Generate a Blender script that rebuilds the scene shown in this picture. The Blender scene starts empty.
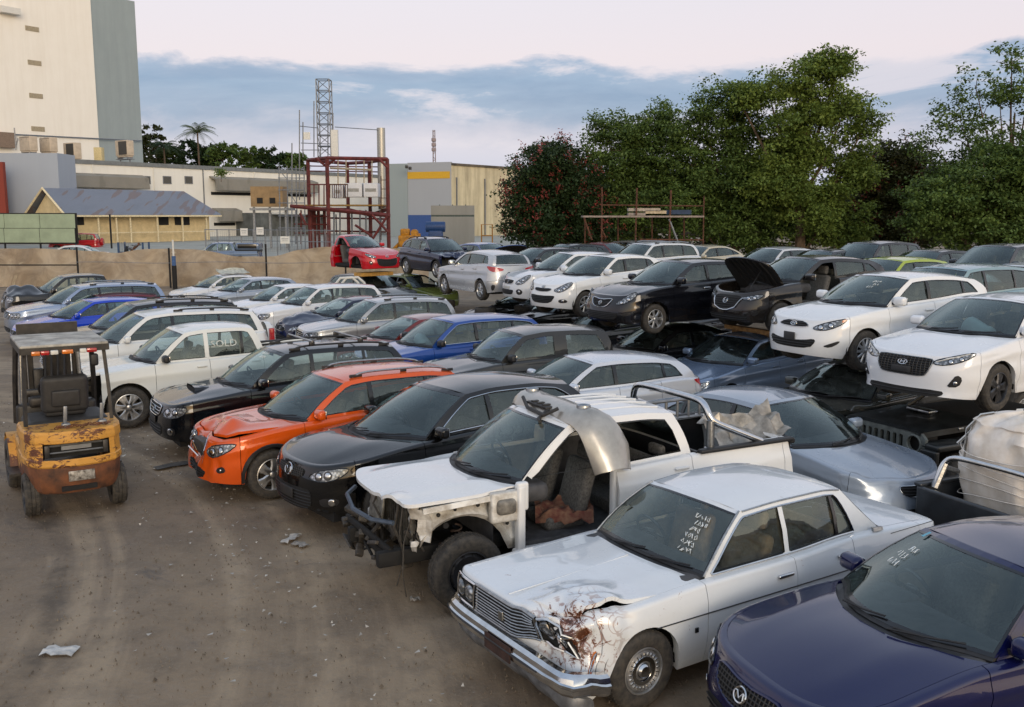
import bpy, math, random
import numpy as np
from mathutils import Vector, Matrix, Euler, noise
from mathutils.geometry import delaunay_2d_cdt
PI = math.pi
R = math.radians
SC = bpy.context.scene
COL = SC.collection
rnd = random.Random(7)

# ------------------------------------------------------------------ materials
def srgb(h):
    h = h.lstrip('#'); v = [int(h[i:i+2], 16)/255 for i in (0, 2, 4)]
    return tuple(((c+0.055)/1.055)**2.4 if c > 0.04045 else c/12.92 for c in v)

class NT:
    def __init__(s, m):
        m.use_nodes = True; s.t = m.node_tree; s.t.nodes.clear()
    def n(s, typ, **kw):
        nd = s.t.nodes.new(typ)
        for k, v in kw.items():
            if k[0] == '_': setattr(nd, k[1:], v)
            else:
                key = k.replace('_', ' ') if not k.startswith('i') or not k[1:].isdigit() else int(k[1:])
                if isinstance(v, bpy.types.NodeSocket): s.t.links.new(v, nd.inputs[key])
                else: nd.inputs[key].default_value = v
        return nd
    def l(s, a, b): s.t.links.new(a, b)
    def ramp(s, fac, stops, interp='LINEAR'):
        nd = s.t.nodes.new('ShaderNodeValToRGB'); cr = nd.color_ramp; cr.interpolation = interp
        while len(cr.elements) > 1: cr.elements.remove(cr.elements[-1])
        for i, (p, c) in enumerate(stops):
            e = cr.elements[0] if i == 0 else cr.elements.new(p)
            e.position = p; e.color = (c, c, c, 1) if isinstance(c, (int, float)) else (*c[:3], 1)
        s.l(fac, nd.inputs[0]); return nd.outputs[0]
    def noise(s, scale, detail=4, rough=.55, vec=None, dist=0):
        nd = s.t.nodes.new('ShaderNodeTexNoise'); nd.inputs['Scale'].default_value = scale
        nd.inputs['Detail'].default_value = detail; nd.inputs['Roughness'].default_value = rough; nd.inputs['Distortion'].default_value = dist
        if vec is not None: s.l(vec, nd.inputs['Vector'])
        return nd.outputs[0]
    def math(s, op, a, b=0.0):
        nd = s.t.nodes.new('ShaderNodeMath'); nd.operation = op
        for i, v in enumerate((a, b)):
            if isinstance(v, bpy.types.NodeSocket): s.l(v, nd.inputs[i])
            else: nd.inputs[i].default_value = v
        return nd.outputs[0]
    def mix(s, fac, a, b, blend='MIX'):
        nd = s.t.nodes.new('ShaderNodeMix'); nd.data_type = 'RGBA'; nd.blend_type = blend
        for sk, v in ((nd.inputs[0], fac), (nd.inputs[6], a), (nd.inputs[7], b)):
            if isinstance(v, bpy.types.NodeSocket): s.l(v, sk)
            elif isinstance(v, (int, float)): sk.default_value = v
            else: sk.default_value = (*v[:3], 1)
        return nd.outputs[2]
    def coord(s, which='Object'):
        return s.t.nodes.new('ShaderNodeTexCoord').outputs[which]
    def mapping(s, vec, scale=(1, 1, 1), loc=(0, 0, 0), rot=(0, 0, 0)):
        nd = s.t.nodes.new('ShaderNodeMapping'); s.l(vec, nd.inputs[0])
        nd.inputs['Scale'].default_value = scale; nd.inputs['Location'].default_value = loc; nd.inputs['Rotation'].default_value = rot
        return nd.outputs[0]
    def out(s, shader):
        o = s.t.nodes.new('ShaderNodeOutputMaterial'); s.l(shader, o.inputs[0])
    def bsdf(s, color, rough=.5, metal=0.0, coat=0.0, bump=None, bstr=.3, bdist=.01, spec=.5, **kw):
        p = s.t.nodes.new('ShaderNodeBsdfPrincipled')
        for k, v in (('Base Color', color), ('Roughness', rough), ('Metallic', metal), ('Coat Weight', coat), ('Specular IOR Level', spec)):
            if isinstance(v, bpy.types.NodeSocket): s.l(v, p.inputs[k])
            elif k == 'Base Color': p.inputs[k].default_value = (*v[:3], 1)
            else: p.inputs[k].default_value = v
        p.inputs['Coat Roughness'].default_value = .04
        for k, v in kw.items(): p.inputs[k.replace('_', ' ')].default_value = v
        if bump is not None:
            b = s.t.nodes.new('ShaderNodeBump'); b.inputs['Strength'].default_value = bstr; b.inputs['Distance'].default_value = bdist
            s.l(bump, b.inputs['Height']); s.l(b.outputs[0], p.inputs['Normal'])
        return p.outputs[0]

_M = {}
def mat(key, fn):
    if key not in _M:
        m = bpy.data.materials.new(key); fn(NT(m)); _M[key] = m
    return _M[key]
DUST = srgb('#8d8172')

def paint(hexc, metal=0.0, dust=.25, rough=.24, rust=False):
    """Automotive paint under clear coat; a thin film of yard dust lies on the upward faces."""
    def fn(t):
        c = srgb(hexc)
        ob = t.coord()
        n1 = t.noise(1.7, 5, .6, ob); n2 = t.noise(14, 4, .6, ob)
        geo = t.t.nodes.new('ShaderNodeNewGeometry')
        sep = t.t.nodes.new('ShaderNodeSeparateXYZ'); t.l(geo.outputs['Normal'], sep.inputs[0])
        up = t.math('MAXIMUM', sep.outputs[2], 0.0)
        low = t.t.nodes.new('ShaderNodeSeparateXYZ'); t.l(ob, low.inputs[0])
        lowm = t.ramp(low.outputs[2], [(0.15, 1.0), (0.55, 0.0)])
        f = t.math('MULTIPLY', t.ramp(n1, [(.35, .25), (.7, 1)]), t.math('ADD', t.math('MULTIPLY', up, dust), t.math('MULTIPLY', lowm, dust*1.3)))
        col = t.mix(f, c, DUST)
        col = t.mix(t.ramp(n2, [(.5, 0), (.8, .07)]), col, tuple(x*.55 for x in c))
        if rust:   # rust confined to the struck corner
            vd = t.t.nodes.new('ShaderNodeVectorMath'); vd.operation = 'DISTANCE'; t.l(ob, vd.inputs[0]); vd.inputs[1].default_value = rust
            near = t.ramp(vd.outputs['Value'], [(.10, .20), (.5, .0)])
            v = t.math('ADD', t.noise(6.5, 7, .8, ob, 1.8), near)
            r_ = t.t.nodes.new('ShaderNodeMath'); r_.operation = 'ABSOLUTE'; t.l(t.math('SUBTRACT', t.noise(4.2, 3, .5, ob, 1.0), .5), r_.inputs[0])
            vein = t.math('MULTIPLY', t.ramp(r_.outputs[0], [(.010, 1), (.034, 0)]), t.ramp(vd.outputs['Value'], [(.20, .8), (.50, 0)]))
            col = t.mix(t.math('MAXIMUM', t.ramp(v, [(.66, 0), (.70, 1)]), vein), col, srgb('#7d4420'))
            col = t.mix(t.ramp(v, [(.69, 0), (.74, .9)]), col, srgb('#3f2314'))
        rg = t.math('ADD', t.math('MULTIPLY', f, .5), rough)
        t.out(t.bsdf(col, rg, metal, .85, n2, .006, .002, spec=.2))
    return mat('paint%s%g%g%s' % (hexc, metal, dust, rust), fn)

def plain(key, hexc, rough=.5, metal=0.0, var=.15, scale=9, bstr=.15, coat=0.0, bdist=.01, hex2=None):
    def fn(t):
        c = srgb(hexc); n = t.noise(scale, 5, .6, t.coord())
        c2 = srgb(hex2) if hex2 else tuple(x*(1-2.2*var) for x in c)
        col = t.mix(t.ramp(n, [(.35, 0), (.7, 1)]), tuple(min(1, x*(1+var)) for x in c), c2)
        t.out(t.bsdf(col, rough, metal, coat, n, bstr, bdist))
    return mat(key, fn)

def glass(key='car_glass', tint=(.76, .84, .82), dust=.028, dark=1.0, refl=1.15):
    """Thin tinted automotive glass: Fresnel reflection over tinted see-through, faint film of dust."""
    def fn(t):
        fr = t.t.nodes.new('ShaderNodeFresnel'); fr.inputs[0].default_value = 1.6
        tr = t.n('ShaderNodeBsdfTransparent', Color=(*[c*dark for c in tint], 1))
        gl = t.n('ShaderNodeBsdfGlossy', Color=(.86, 1, .98, 1), Roughness=.025)
        fac = t.math('MINIMUM', t.math('ADD', t.math('MULTIPLY', fr.outputs[0], refl), .02), 1.0)
        m1 = t.t.nodes.new('ShaderNodeMixShader'); t.l(fac, m1.inputs[0]); t.l(tr.outputs[0], m1.inputs[1]); t.l(gl.outputs[0], m1.inputs[2])
        df = t.n('ShaderNodeBsdfDiffuse', Color=(*srgb('#8b9898'), 1))
        n = t.noise(3.5, 6, .7, t.coord())
        m2 = t.t.nodes.new('ShaderNodeMixShader'); t.l(t.ramp(n, [(.38, dust*.4), (.8, dust*3)]), m2.inputs[0]); t.l(m1.outputs[0], m2.inputs[1]); t.l(df.outputs[0], m2.inputs[2])
        t.out(m2.outputs[0])
    return mat(key, fn)

def K(k):   # common materials by short key
    P = {
     'black': lambda: plain('black_plastic', '#1d1d1f', .5, var=.2),
     'trim': lambda: plain('black_gloss_trim', '#0c0c0e', .22, var=.1, coat=.4),
     'rubber': lambda: plain('tyre_rubber', '#262524', .8, var=.2, scale=20, hex2='#4a453e', bstr=.3),
     'dark': lambda: plain('dark_underside', '#121212', .8, var=.3),
     'bay': lambda: plain('engine_grime', '#23211f', .6, var=.4, scale=25, bstr=.6, hex2='#4b463f'),
     'interior': lambda: plain('charcoal_trim', '#434345', .75, var=.2),
     'seat': lambda: plain('grey_seat_cloth', '#5a5855', .95, var=.25, scale=40),
     'tanseat': lambda: plain('tan_seat_vinyl', '#7d6a55', .7, var=.2, scale=12),
     'liner': lambda: plain('head_lining', '#8f8b83', .95, var=.1),
     'chrome': lambda: plain('chrome', '#c9cacb', .12, 1.0, var=.08),
     'steel': lambda: plain('brushed_steel', '#9d9fa0', .32, 1.0, var=.15, scale=30),
     'alloy': lambda: plain('alloy_rim', '#b9babb', .35, .85, var=.12, scale=14),
     'alloyd': lambda: plain('dark_alloy_rim', '#4c4d50', .4, .8, var=.2, scale=14),
     'steelrim': lambda: plain('dark_steel_rim', '#35363a', .5, .5, var=.2),
     'disc': lambda: plain('brake_disc', '#55504a', .45, .9, var=.3, scale=30),
     'glass': lambda: glass(),
     'priv': lambda: glass('privacy_glass', (.14, .15, .15), .03),
     'dirtyglass': lambda: glass('dusty_glass', (.45, .5, .47), .13),
     'clearglass': lambda: glass('clear_glass', (.85, .90, .86), .05, 1, 1.2),
     'red': lambda: plain('red_lamp', '#a3161a', .15, var=.15, coat=1),
     'amber': lambda: plain('amber_lamp', '#c46a1c', .2, var=.15, coat=1),
     'white': lambda: plain('white_plastic', '#c9c9c4', .4, var=.05),
     'plate': lambda: plain('plate_backing', '#2a2a2b', .5, var=.1),
     'galv': lambda: plain('galvanised_steel', '#83868a', .45, .6, var=.15),
     'wood': lambda: plain('raw_timber', '#8d6a3f', .8, var=.25, scale=12, bstr=.3),
     'rustybrown': lambda: plain('rusty_steel', '#5a3a2a', .8, .2, var=.35, scale=10, bstr=.4),
    }
    return P[k]()
def lamp_mat():
    def fn(t):
        w = t.t.nodes.new('ShaderNodeTexVoronoi'); w.inputs['Scale'].default_value = 26; t.l(t.coord(), w.inputs[0])
        c = t.ramp(w.outputs[0], [(.1, (.55, .57, .6)), (.6, (.10, .11, .12))])
        t.out(t.bsdf(c, .12, .55, 1.0, w.outputs[0], .25, .01))
    return mat('headlamp_reflector', fn)

# ------------------------------------------------------------------ mesh helpers
class MB:
    def __init__(s): s.v = []; s.f = []; s.m = []
    def add(s, vs, fs, mi=0):
        o = len(s.v); s.v += [tuple(p) for p in vs]; s.f += [tuple(i+o for i in f) for f in fs]; s.m += [mi]*len(fs); return s
    def grid(s, rows, mi=0, closeu=False, flip=False):
        nr, nc = len(rows), len(rows[0]); vs = [p for r in rows for p in r]; fs = []
        for i in range(nr-1):
            for j in range(nc if closeu else nc-1):
                k = (j+1) % nc
                q = (i*nc+j, i*nc+k, (i+1)*nc+k, (i+1)*nc+j)
                fs.append(q[::-1] if flip else q)
        return s.add(vs, fs, mi)
    def box(s, c, d, mi=0, rot=None, taper=1.0):
        x, y, z = d[0]/2, d[1]/2, d[2]/2
        vs = [Vector((sx*x*(taper if sz > 0 else 1), sy*y*(taper if sz > 0 else 1), sz*z)) for sz in (-1, 1) for sx, sy in ((-1, -1), (1, -1), (1, 1), (-1, 1))]
        if rot is not None:
            m = rot if isinstance(rot, Matrix) else Euler(rot).to_matrix(); vs = [m @ v for v in vs]
        vs = [(v.x+c[0], v.y+c[1], v.z+c[2]) for v in vs]
        return s.add(vs, [(3, 2, 1, 0), (4, 5, 6, 7), (0, 1, 5, 4), (1, 2, 6, 5), (2, 3, 7, 6), (3, 0, 4, 7)], mi)
    def rbox(s, c, d, r=.03, n=3, mi=0, rot=None, fn=None):
        """box with rounded edges"""
        h = [max(.0001, x/2-r) for x in d]
        m = None if rot is None else (rot if isinstance(rot, Matrix) else Euler(rot).to_matrix())
        tl = [(-1, math.tan(-.7854*(1-i/n))) for i in range(n+1)]+[(1, math.tan(.7854*i/n)) for i in range(n+1)]
        for ax in range(3):
            a1, a2 = (ax+1) % 3, (ax+2) % 3
            for sg in (-1, 1):
                rows = []
                for sa, a in tl:
                    row = []
                    for sb, b in tl:
                        L = math.sqrt(1+a*a+b*b); p = [0, 0, 0]
                        p[ax] = sg*(h[ax]+r/L); p[a1] = sa*h[a1]+r*a/L; p[a2] = sb*h[a2]+r*b/L
                        v = Vector(p)
                        if fn: v = Vector(fn(v))
                        if m is not None: v = m @ v
                        row.append((v.x+c[0], v.y+c[1], v.z+c[2]))
                    rows.append(row)
                s.grid(rows, mi, flip=(sg > 0))
        return s
    def tube(s, pts, r, n=8, mi=0, closed=False, caps=True):
        pts = [Vector(p) for p in pts]; N = len(pts)
        rr = r if isinstance(r, (list, tuple)) else [r]*N
        rows = []; up = Vector((0, 0, 1)); prev = None
        for i, p in enumerate(pts):
            if closed: d = pts[(i+1) % N]-pts[i-1]
            else: d = pts[min(i+1, N-1)]-pts[max(i-1, 0)]
            if d.length < 1e-9: d = Vector((0, 0, 1))
            d.normalize()
            if prev is None:
                a = d.cross(up)
                if a.length < .05: a = d.cross(Vector((1, 0, 0)))
            else:
                a = prev - d*prev.dot(d)
            a.normalize(); prev = a.copy(); b = d.cross(a)
            rows.append([tuple(p+(a*math.cos(2*PI*k/n)+b*math.sin(2*PI*k/n))*rr[i]) for k in range(n)])
        if closed: rows.append(rows[0])
        s.grid(rows, mi, closeu=True)
        if caps and not closed:
            s.add(rows[0], [tuple(range(n))], mi); s.add(rows[-1], [tuple(range(n))[::-1]], mi)
        return s
    def lathe(s, prof, n=24, mi=0, axis='z', c=(0, 0, 0)):
        rows = []
        for (r, h) in prof:
            row = []
            for k in range(n):
                a = 2*PI*k/n; u, w = r*math.cos(a), r*math.sin(a)
                p = (u, w, h) if axis == 'z' else ((u, h, w) if axis == 'y' else (h, u, w))
                row.append((p[0]+c[0], p[1]+c[1], p[2]+c[2]))
            rows.append(row)
        return s.grid(rows, mi, closeu=True, flip=(axis == 'y'))
    def prism(s, poly, z0, z1, mi=0, fn=None):
        n = len(poly); fn = fn or (lambda x, y, z: (x, y, z))
        vs = [fn(x, y, z0) for x, y in poly]+[fn(x, y, z1) for x, y in poly]
        fs = [tuple(range(n))[::-1], tuple(range(n, 2*n))]+[(i, (i+1) % n, (i+1) % n+n, i+n) for i in range(n)]
        return s.add(vs, fs, mi)
    def xform(s, fn):
        s.v = [tuple(fn(p)) for p in s.v]; return s
    def build(s, name, mats, parent=None, ang=38, loc=None):
        me = bpy.data.meshes.new(name); me.from_pydata(s.v, [], s.f)
        if not isinstance(mats, (list, tuple)): mats = [mats]
        for m in mats: me.materials.append(m)
        if len(mats) > 1: me.polygons.foreach_set('material_index', s.m)
        if ang:
            me.polygons.foreach_set('use_smooth', [True]*len(s.f)); me.set_sharp_from_angle(angle=R(ang))
        me.update()
        o = bpy.data.objects.new(name, me); COL.objects.link(o)
        if parent: o.parent = parent
        if loc: o.location = loc
        return o
def inst(o, parent, loc=None, rot=None):
    c = o.copy(); COL.objects.link(c); c.parent = parent
    if loc is not None: c.location = loc
    if rot is not None: c.rotation_euler = rot
    return c
def tag(o, label, cat, group=None, kind=None):
    o['label'] = label; o['category'] = cat
    if group: o['group'] = group
    if kind: o['kind'] = kind
    return o
def empty(name, loc=(0, 0, 0), rz=0, label=None, cat=None, group=None, rot=None):
    o = bpy.data.objects.new(name, None); COL.objects.link(o); o.empty_display_size = .2
    o.location = loc; o.rotation_euler = rot if rot else (0, 0, rz)
    if label: tag(o, label, cat, group)
    return o
def struct(o): o['kind'] = 'structure'; return o

def pch(pts):
    """monotone cubic through (x, y) points"""
    xs = np.array([p[0] for p in pts], float); ys = np.array([p[1] for p in pts], float); n = len(xs)
    if n == 1: return lambda x: float(ys[0])
    h = np.diff(xs); d = np.diff(ys)/h; m = np.zeros(n)
    if n > 2:
        for i in range(1, n-1):
            if d[i-1]*d[i] > 0:
                w1, w2 = 2*h[i]+h[i-1], h[i]+2*h[i-1]; m[i] = (w1+w2)/(w1/d[i-1]+w2/d[i])
    m[0] = d[0]; m[-1] = d[-1]
    X, Y, Mm, H = xs.tolist(), ys.tolist(), m.tolist(), h.tolist()
    def f(x):
        if x <= X[0]: return Y[0]
        if x >= X[-1]: return Y[-1]
        lo, hi = 0, n-1
        while hi-lo > 1:
            mid = (lo+hi)//2
            if X[mid] <= x: lo = mid
            else: hi = mid
        t = (x-X[lo])/H[lo]; t2 = t*t; t3 = t2*t
        return (2*t3-3*t2+1)*Y[lo]+(t3-2*t2+t)*H[lo]*Mm[lo]+(3*t2-2*t3)*Y[lo+1]+(t3-t2)*H[lo]*Mm[lo+1]
    return f
def lerp(a, b, t): return a+(b-a)*t
def inpoly(x, y, poly):
    c = False; j = len(poly)-1
    for i in range(len(poly)):
        xi, yi = poly[i]; xj, yj = poly[j]
        if (yi > y) != (yj > y) and x < (xj-xi)*(y-yi)/(yj-yi)+xi: c = not c
        j = i
    return c
def densify(poly, st):
    o = []
    for i in range(len(poly)):
        a, b = poly[i], poly[(i+1) % len(poly)]; n = max(1, int(math.hypot(b[0]-a[0], b[1]-a[1])/st))
        for k in range(n): o.append((lerp(a[0], b[0], k/n), lerp(a[1], b[1], k/n)))
    return o
def smooth_poly(poly, it=2):
    for _ in range(it):
        o = []
        for i in range(len(poly)):
            a, b = poly[i], poly[(i+1) % len(poly)]
            o += [(a[0]*.75+b[0]*.25, a[1]*.75+b[1]*.25), (a[0]*.25+b[0]*.75, a[1]*.25+b[1]*.75)]
        poly = o
    return poly
def cdt(outer, holes=(), st=.08, seams=()):
    """triangulate a 2-D region with holes and interior points -> verts, tris"""
    outer = densify(outer, st); vs = list(outer); es = [(i, (i+1) % len(outer)) for i in range(len(outer))]
    hs = []
    for h in holes:
        h = densify(h, st); o = len(vs); vs += h; es += [(o+i, o+(i+1) % len(h)) for i in range(len(h))]; hs.append(h)
    for h in seams:
        h = densify(h, st); o = len(vs); vs += h; es += [(o+i, o+(i+1) % len(h)) for i in range(len(h))]
    x0, x1 = min(p[0] for p in outer), max(p[0] for p in outer); y0, y1 = min(p[1] for p in outer), max(p[1] for p in outer)
    y = y0+st/2; k = 0
    while y < y1:
        x = x0+(st/2 if k % 2 else st)
        while x < x1:
            if inpoly(x, y, outer) and not any(inpoly(x, y, h) for h in hs): vs.append((x, y))
            x += st
        y += st; k += 1
    r = delaunay_2d_cdt([Vector(p) for p in vs], es, [], 0, 1e-6)
    V = [(p[0], p[1]) for p in r[0]]; F = []
    for f in r[2]:
        cx = sum(V[i][0] for i in f)/len(f); cy = sum(V[i][1] for i in f)/len(f)
        if inpoly(cx, cy, outer) and not any(inpoly(cx, cy, h) for h in hs): F.append(tuple(f))
    return V, F
_fontcache = {}
def text_mesh(txt, size, depth=0.0):
    """lettering as (verts, faces) in the xy plane, centred"""
    k = (txt, size, depth)
    if k not in _fontcache:
        cu = bpy.data.curves.new('lettering', 'FONT'); cu.body = txt; cu.size = size; cu.extrude = depth; cu.align_x = 'CENTER'; cu.align_y = 'CENTER'
        cu.resolution_u = 2
        o = bpy.data.objects.new('lettering', cu)
        me = bpy.data.meshes.new_from_object(o)
        _fontcache[k] = ([tuple(v.co) for v in me.vertices], [tuple(p.vertices) for p in me.polygons])
        bpy.data.objects.remove(o); bpy.data.curves.remove(cu); bpy.data.meshes.remove(me)
    return _fontcache[k]

# ------------------------------------------------------------------ vehicles
# local frame: x runs back from the nose, left side is -y, z up from the ground
BASE = dict(
    L=4.3, W=1.78, cf=.62, nf=2.6, cr=.45, nr=3.0, bar=.035, xf=.87, xr=3.52, Rw=.315, Ra=.37, tw=.2,
    fp=[(.15, .10), (.25, .03), (.42, 0), (.55, .02), (.68, .07), (.80, .16), (1.0, .3)],
    rp=[(.15, .10), (.30, .02), (.50, 0), (.70, .03), (.9, .07), (1.1, .12)],
    sp=[(.15, .10), (.24, .035), (.34, .03), (.48, .004), (.58, 0), (.70, .012), (.80, .018), (.90, .045), (1.0, .07), (1.2, .12)],
    sill=[(0, .24), (.5, .20), (1.3, .21), (3.0, .22), (3.9, .24), (4.3, .30)],
    tl=[(0, .70), (.3, .80), (.9, .89), (1.35, .95), (2.6, 1.0), (3.7, 1.05), (4.3, 1.04)],
    cen=.03, cenr=.02, hoodz=.03,
    xc=1.05, zc=.99, xa=1.40, xh=2.02, xhs=2.12, roof=[(2.05, 1.385), (2.6, 1.415), (3.2, 1.40), (3.8, 1.33)], crown=.055,
    yr=.57, yrr=.53, xre=3.86, xreS=3.80, xb=4.17, xbs=4.05, zb=None,
    xd=(1.36, 2.45, 3.28), splits=(2.44, 3.42), dr=(3.78, 3.62), dtop=.055, dlow=.03, dfr=.10, pw=.07, blackB=True,
    doors=2, ro=.045, style='hatch', xbump=.46, xrb=3.98, ns=10, rim='alloy', spoke=.055,
)
def spec(base=BASE, **kw):
    d = dict(base); d.update(kw); return d

class Body:
    def __init__(b, sp, defs=()):
        b.sp = sp; b.defs = list(defs); L, W = sp['L'], sp['W']; w = W/2
        cf, nf, cr, nr = sp['cf'], sp['nf'], sp['cr'], sp['nr']
        P = []
        xm = L*.5
        bar = lambda x: 1-sp['bar']*(abs(x-xm)/xm)**2.2
        for i in range(161):
            t = i/160*PI/2; P.append((cf-cf*math.cos(t)**(2/nf), w*math.sin(t)**(2/nf)))
        for i in range(1, 100): P.append((cf+(L-cf-cr)*i/100, w))
        for i in range(161):
            t = i/160*PI/2; P.append((L-cr+cr*math.sin(t)**(2/nr), w*math.cos(t)**(2/nr)))
        P = [(x, y*bar(x)) for x, y in P]
        P = np.array(P); ds = np.hypot(*np.diff(P, axis=0).T); keep = np.r_[True, ds > 1e-7]; P = P[keep]
        s = np.r_[0, np.cumsum(np.hypot(*np.diff(P, axis=0).T))]
        st = s[-1]; N = 1400; S = np.linspace(0, st, N)
        X = np.interp(S, s, P[:, 0]); Y = np.interp(S, s, P[:, 1])
        tx = np.gradient(X); ty = np.gradient(Y); k = np.ones(15)/15
        ty[:1] = 1; tx[:1] = 0
        pad = lambda a, v0, v1: np.convolve(np.r_[[v0]*7, a, [v1]*7], k, 'valid')
        tx = pad(tx, -tx[7] if False else 0, 0); ty = pad(ty, ty[3], ty[-3])
        l = np.hypot(tx, ty); nx, ny = -ty/l, tx/l
        b.S, b.X, b.Y, b.NX, b.NY, b.st = S, X, Y, nx, ny, st
        b.Xm = np.maximum.accumulate(X)+np.arange(N)*1e-9
        b.scl = 0 if sp['style'] == 'old' else sp.get('scl', 1)
        b.fd, b.rd, b.sd = pch(sp['fp']), pch(sp['rp']), pch(sp['sp'])
        b.tl, b.sill = pch(sp['tl']), pch(sp['sill'])
        b.xm = xm; b.ro = sp['ro']; b.shf = sp.get('shf', .03)
        # inner top line
        Ss = np.linspace(0, st, 500); T = np.array([b.top(q, 4) for q in Ss])
        b.Ts, b.T = Ss, T
        q = [b.nrm(x) for x in Ss]
        b.ic = next(i for i in range(500) if q[i][1] > .75); b.jc = 499-next(i for i in range(500) if q[499-i][1] > .75)
        b.s_c, b.s_r = Ss[b.ic], Ss[b.jc]
        mid = slice(b.ic, b.jc+1)
        o = np.argsort(T[mid, 0]); b.mx, b.my, b.mz = T[mid, 0][o], T[mid, 1][o], T[mid, 2][o]
        b.fy, b.fx, b.fz = T[:b.ic+1, 1], T[:b.ic+1, 0], T[:b.ic+1, 2]
        b.ry, b.rx, b.rz = T[b.jc:, 1][::-1], T[b.jc:, 0][::-1], T[b.jc:, 2][::-1]
        r = pch(sp['roof']); b.roofz = r
        b.x0r, b.x1r = sp['xhs'], sp['xreS']
    def nrm(b, s): return float(np.interp(s, b.S, b.NX)), float(np.interp(s, b.S, b.NY))
    def s_at(b, x): return float(np.interp(x, b.Xm, b.S))
    def xy(b, s): return float(np.interp(s, b.S, b.X)), float(np.interp(s, b.S, b.Y))
    def surf(b, s, z, off=0.0, side=-1):
        if s < 0: s, side = -s, -side
        x, y = b.xy(s); nx, ny = b.nrm(s); z = float(z)
        e = b.fd(z) if x < b.xm else b.rd(z)
        d = e*nx*nx+b.sd(z)*ny*ny-off
        if b.scl:
            f = z/(b.tl(x)-.04); d += ny*ny*ny*ny*b.scl*(.013*math.exp(-((f-.74)/.07)**2)-.007*math.exp(-((f-.86)/.035)**2)+.012*math.exp(-((f-.36)/.09)**2))
        return (x-nx*d, side*max(0, y-ny*d), z)
    def zt(b, s):
        x, y = b.xy(s); nx, ny = b.nrm(s)
        c = (b.sp['cen'] if x < b.xm else b.sp['cenr'])
        w = b.sp['W']/2
        return b.tl(x)+c*(1-(y/w)**2)*(1 if s < b.st*.5 else 1) * (1 if nx*nx > .02 else nx*nx*50)-b.ro
    def top(b, s, k):
        """rollover of the shoulder: k = 1..3 round the edge, 4 the inner line"""
        z = b.zt(s); x, y, _ = b.surf(s, z); nx, ny = b.nrm(s); y = abs(y)
        a = min(k, 3)*PI/6; inn = b.ro*(1-math.cos(a)); up = b.ro*math.sin(a)
        if k == 4: inn += b.shf; up += .004
        return (x-nx*inn, max(0, y-ny*inn), z+up)
    def zb(b, s):
        x, y = b.xy(s); z = b.sill(x); sp = b.sp
        if b.nrm(s)[1] > .5:
            for c in (sp['xf'], sp['xr']):
                q = sp['Ra']**2-(x-c)**2
                if q > 0: z = max(z, sp.get('za', sp['Rw'])+math.sqrt(q)*sp.get('archk', 1))
        return z
    def hw(b, x): return float(np.interp(x, b.mx, b.my))
    def tz(b, x): return float(np.interp(x, b.mx, b.mz))
    def d(b, p):
        for f in b.defs: p = f(p)
        return p
    # --- cabin
    def yr(b, x):
        sp = b.sp; t = min(1, max(0, (x-sp['xhs'])/(sp['xreS']-sp['xhs'])))
        return lerp(sp['yr'], sp['yrr'], t**1.5)+.02*math.sin(PI*t)
    def zr(b, x): return b.roofz(x)
    def side_y(b, x, z):
        xb_ = min(max(x, b.sp['xa']), b.sp['xbs']); y0 = b.hw(xb_)-.008; z0 = b.tz(xb_)
        xr = min(max(x, b.sp['xhs']), b.sp['xreS']); y1 = b.yr(xr); z1 = b.zr(xr)
        f = (z-z0)/(z1-z0); f = max(-.1, min(1.05, f))
        return lerp(y0, y1, f)+.022*4*f*(1-f)*(1 if 0 < f < 1 else 0)
    def aline(b, t):
        sp = b.sp; x0, z0 = sp['xa'], b.tz(sp['xa']); x1, z1 = sp['xhs'], b.zr(sp['xhs'])
        return lerp(x0, x1, t)-.02*math.sin(PI*t)*(x1-x0), lerp(z0, z1, t)+.028*math.sin(PI*t)
    def cline(b, t):
        sp = b.sp; x0, z0 = sp['xbs'], b.tz(sp['xbs']); x1, z1 = sp['xreS'], b.zr(sp['xreS'])
        k = sp.get('cbul', .02)
        return lerp(x0, x1, t)+k*math.sin(PI*t), lerp(z0, z1, t)+k*1.2*math.sin(PI*t)
    def cowl(b, a, dx=0.0):
        sp = b.sp; xa = sp['xa']; g = abs(a)**2.2
        x, z = lerp(sp['xc'], xa, g), lerp(sp['zc'], b.tz(xa), g)
        return (x+dx, a*b.side_y(xa, b.tz(xa)), z)
    def header(b, a):
        sp = b.sp; x1 = sp['xhs']; g = abs(a)**2.2
        return (lerp(sp['xh'], x1, g), a*b.side_y(x1, b.zr(x1)), b.zr(x1)+sp['crown']*(1-abs(a)**2.6)*.8)
    def rheader(b, a):
        sp = b.sp; x1 = sp['xreS']; g = abs(a)**2.2
        return (lerp(sp['xre'], x1, g), a*b.side_y(x1, b.zr(x1)), b.zr(x1)+sp['crown']*(1-abs(a)**2.6)*.75)
    def rbase(b, a):
        sp = b.sp; xs = sp['xbs']; g = abs(a)**2.4; z = b.tz(xs)
        zc = sp['zb'] if sp['zb'] else z+.01
        return (lerp(sp['xb'], xs, g), a*b.side_y(xs, z), lerp(zc, z, g))

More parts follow.
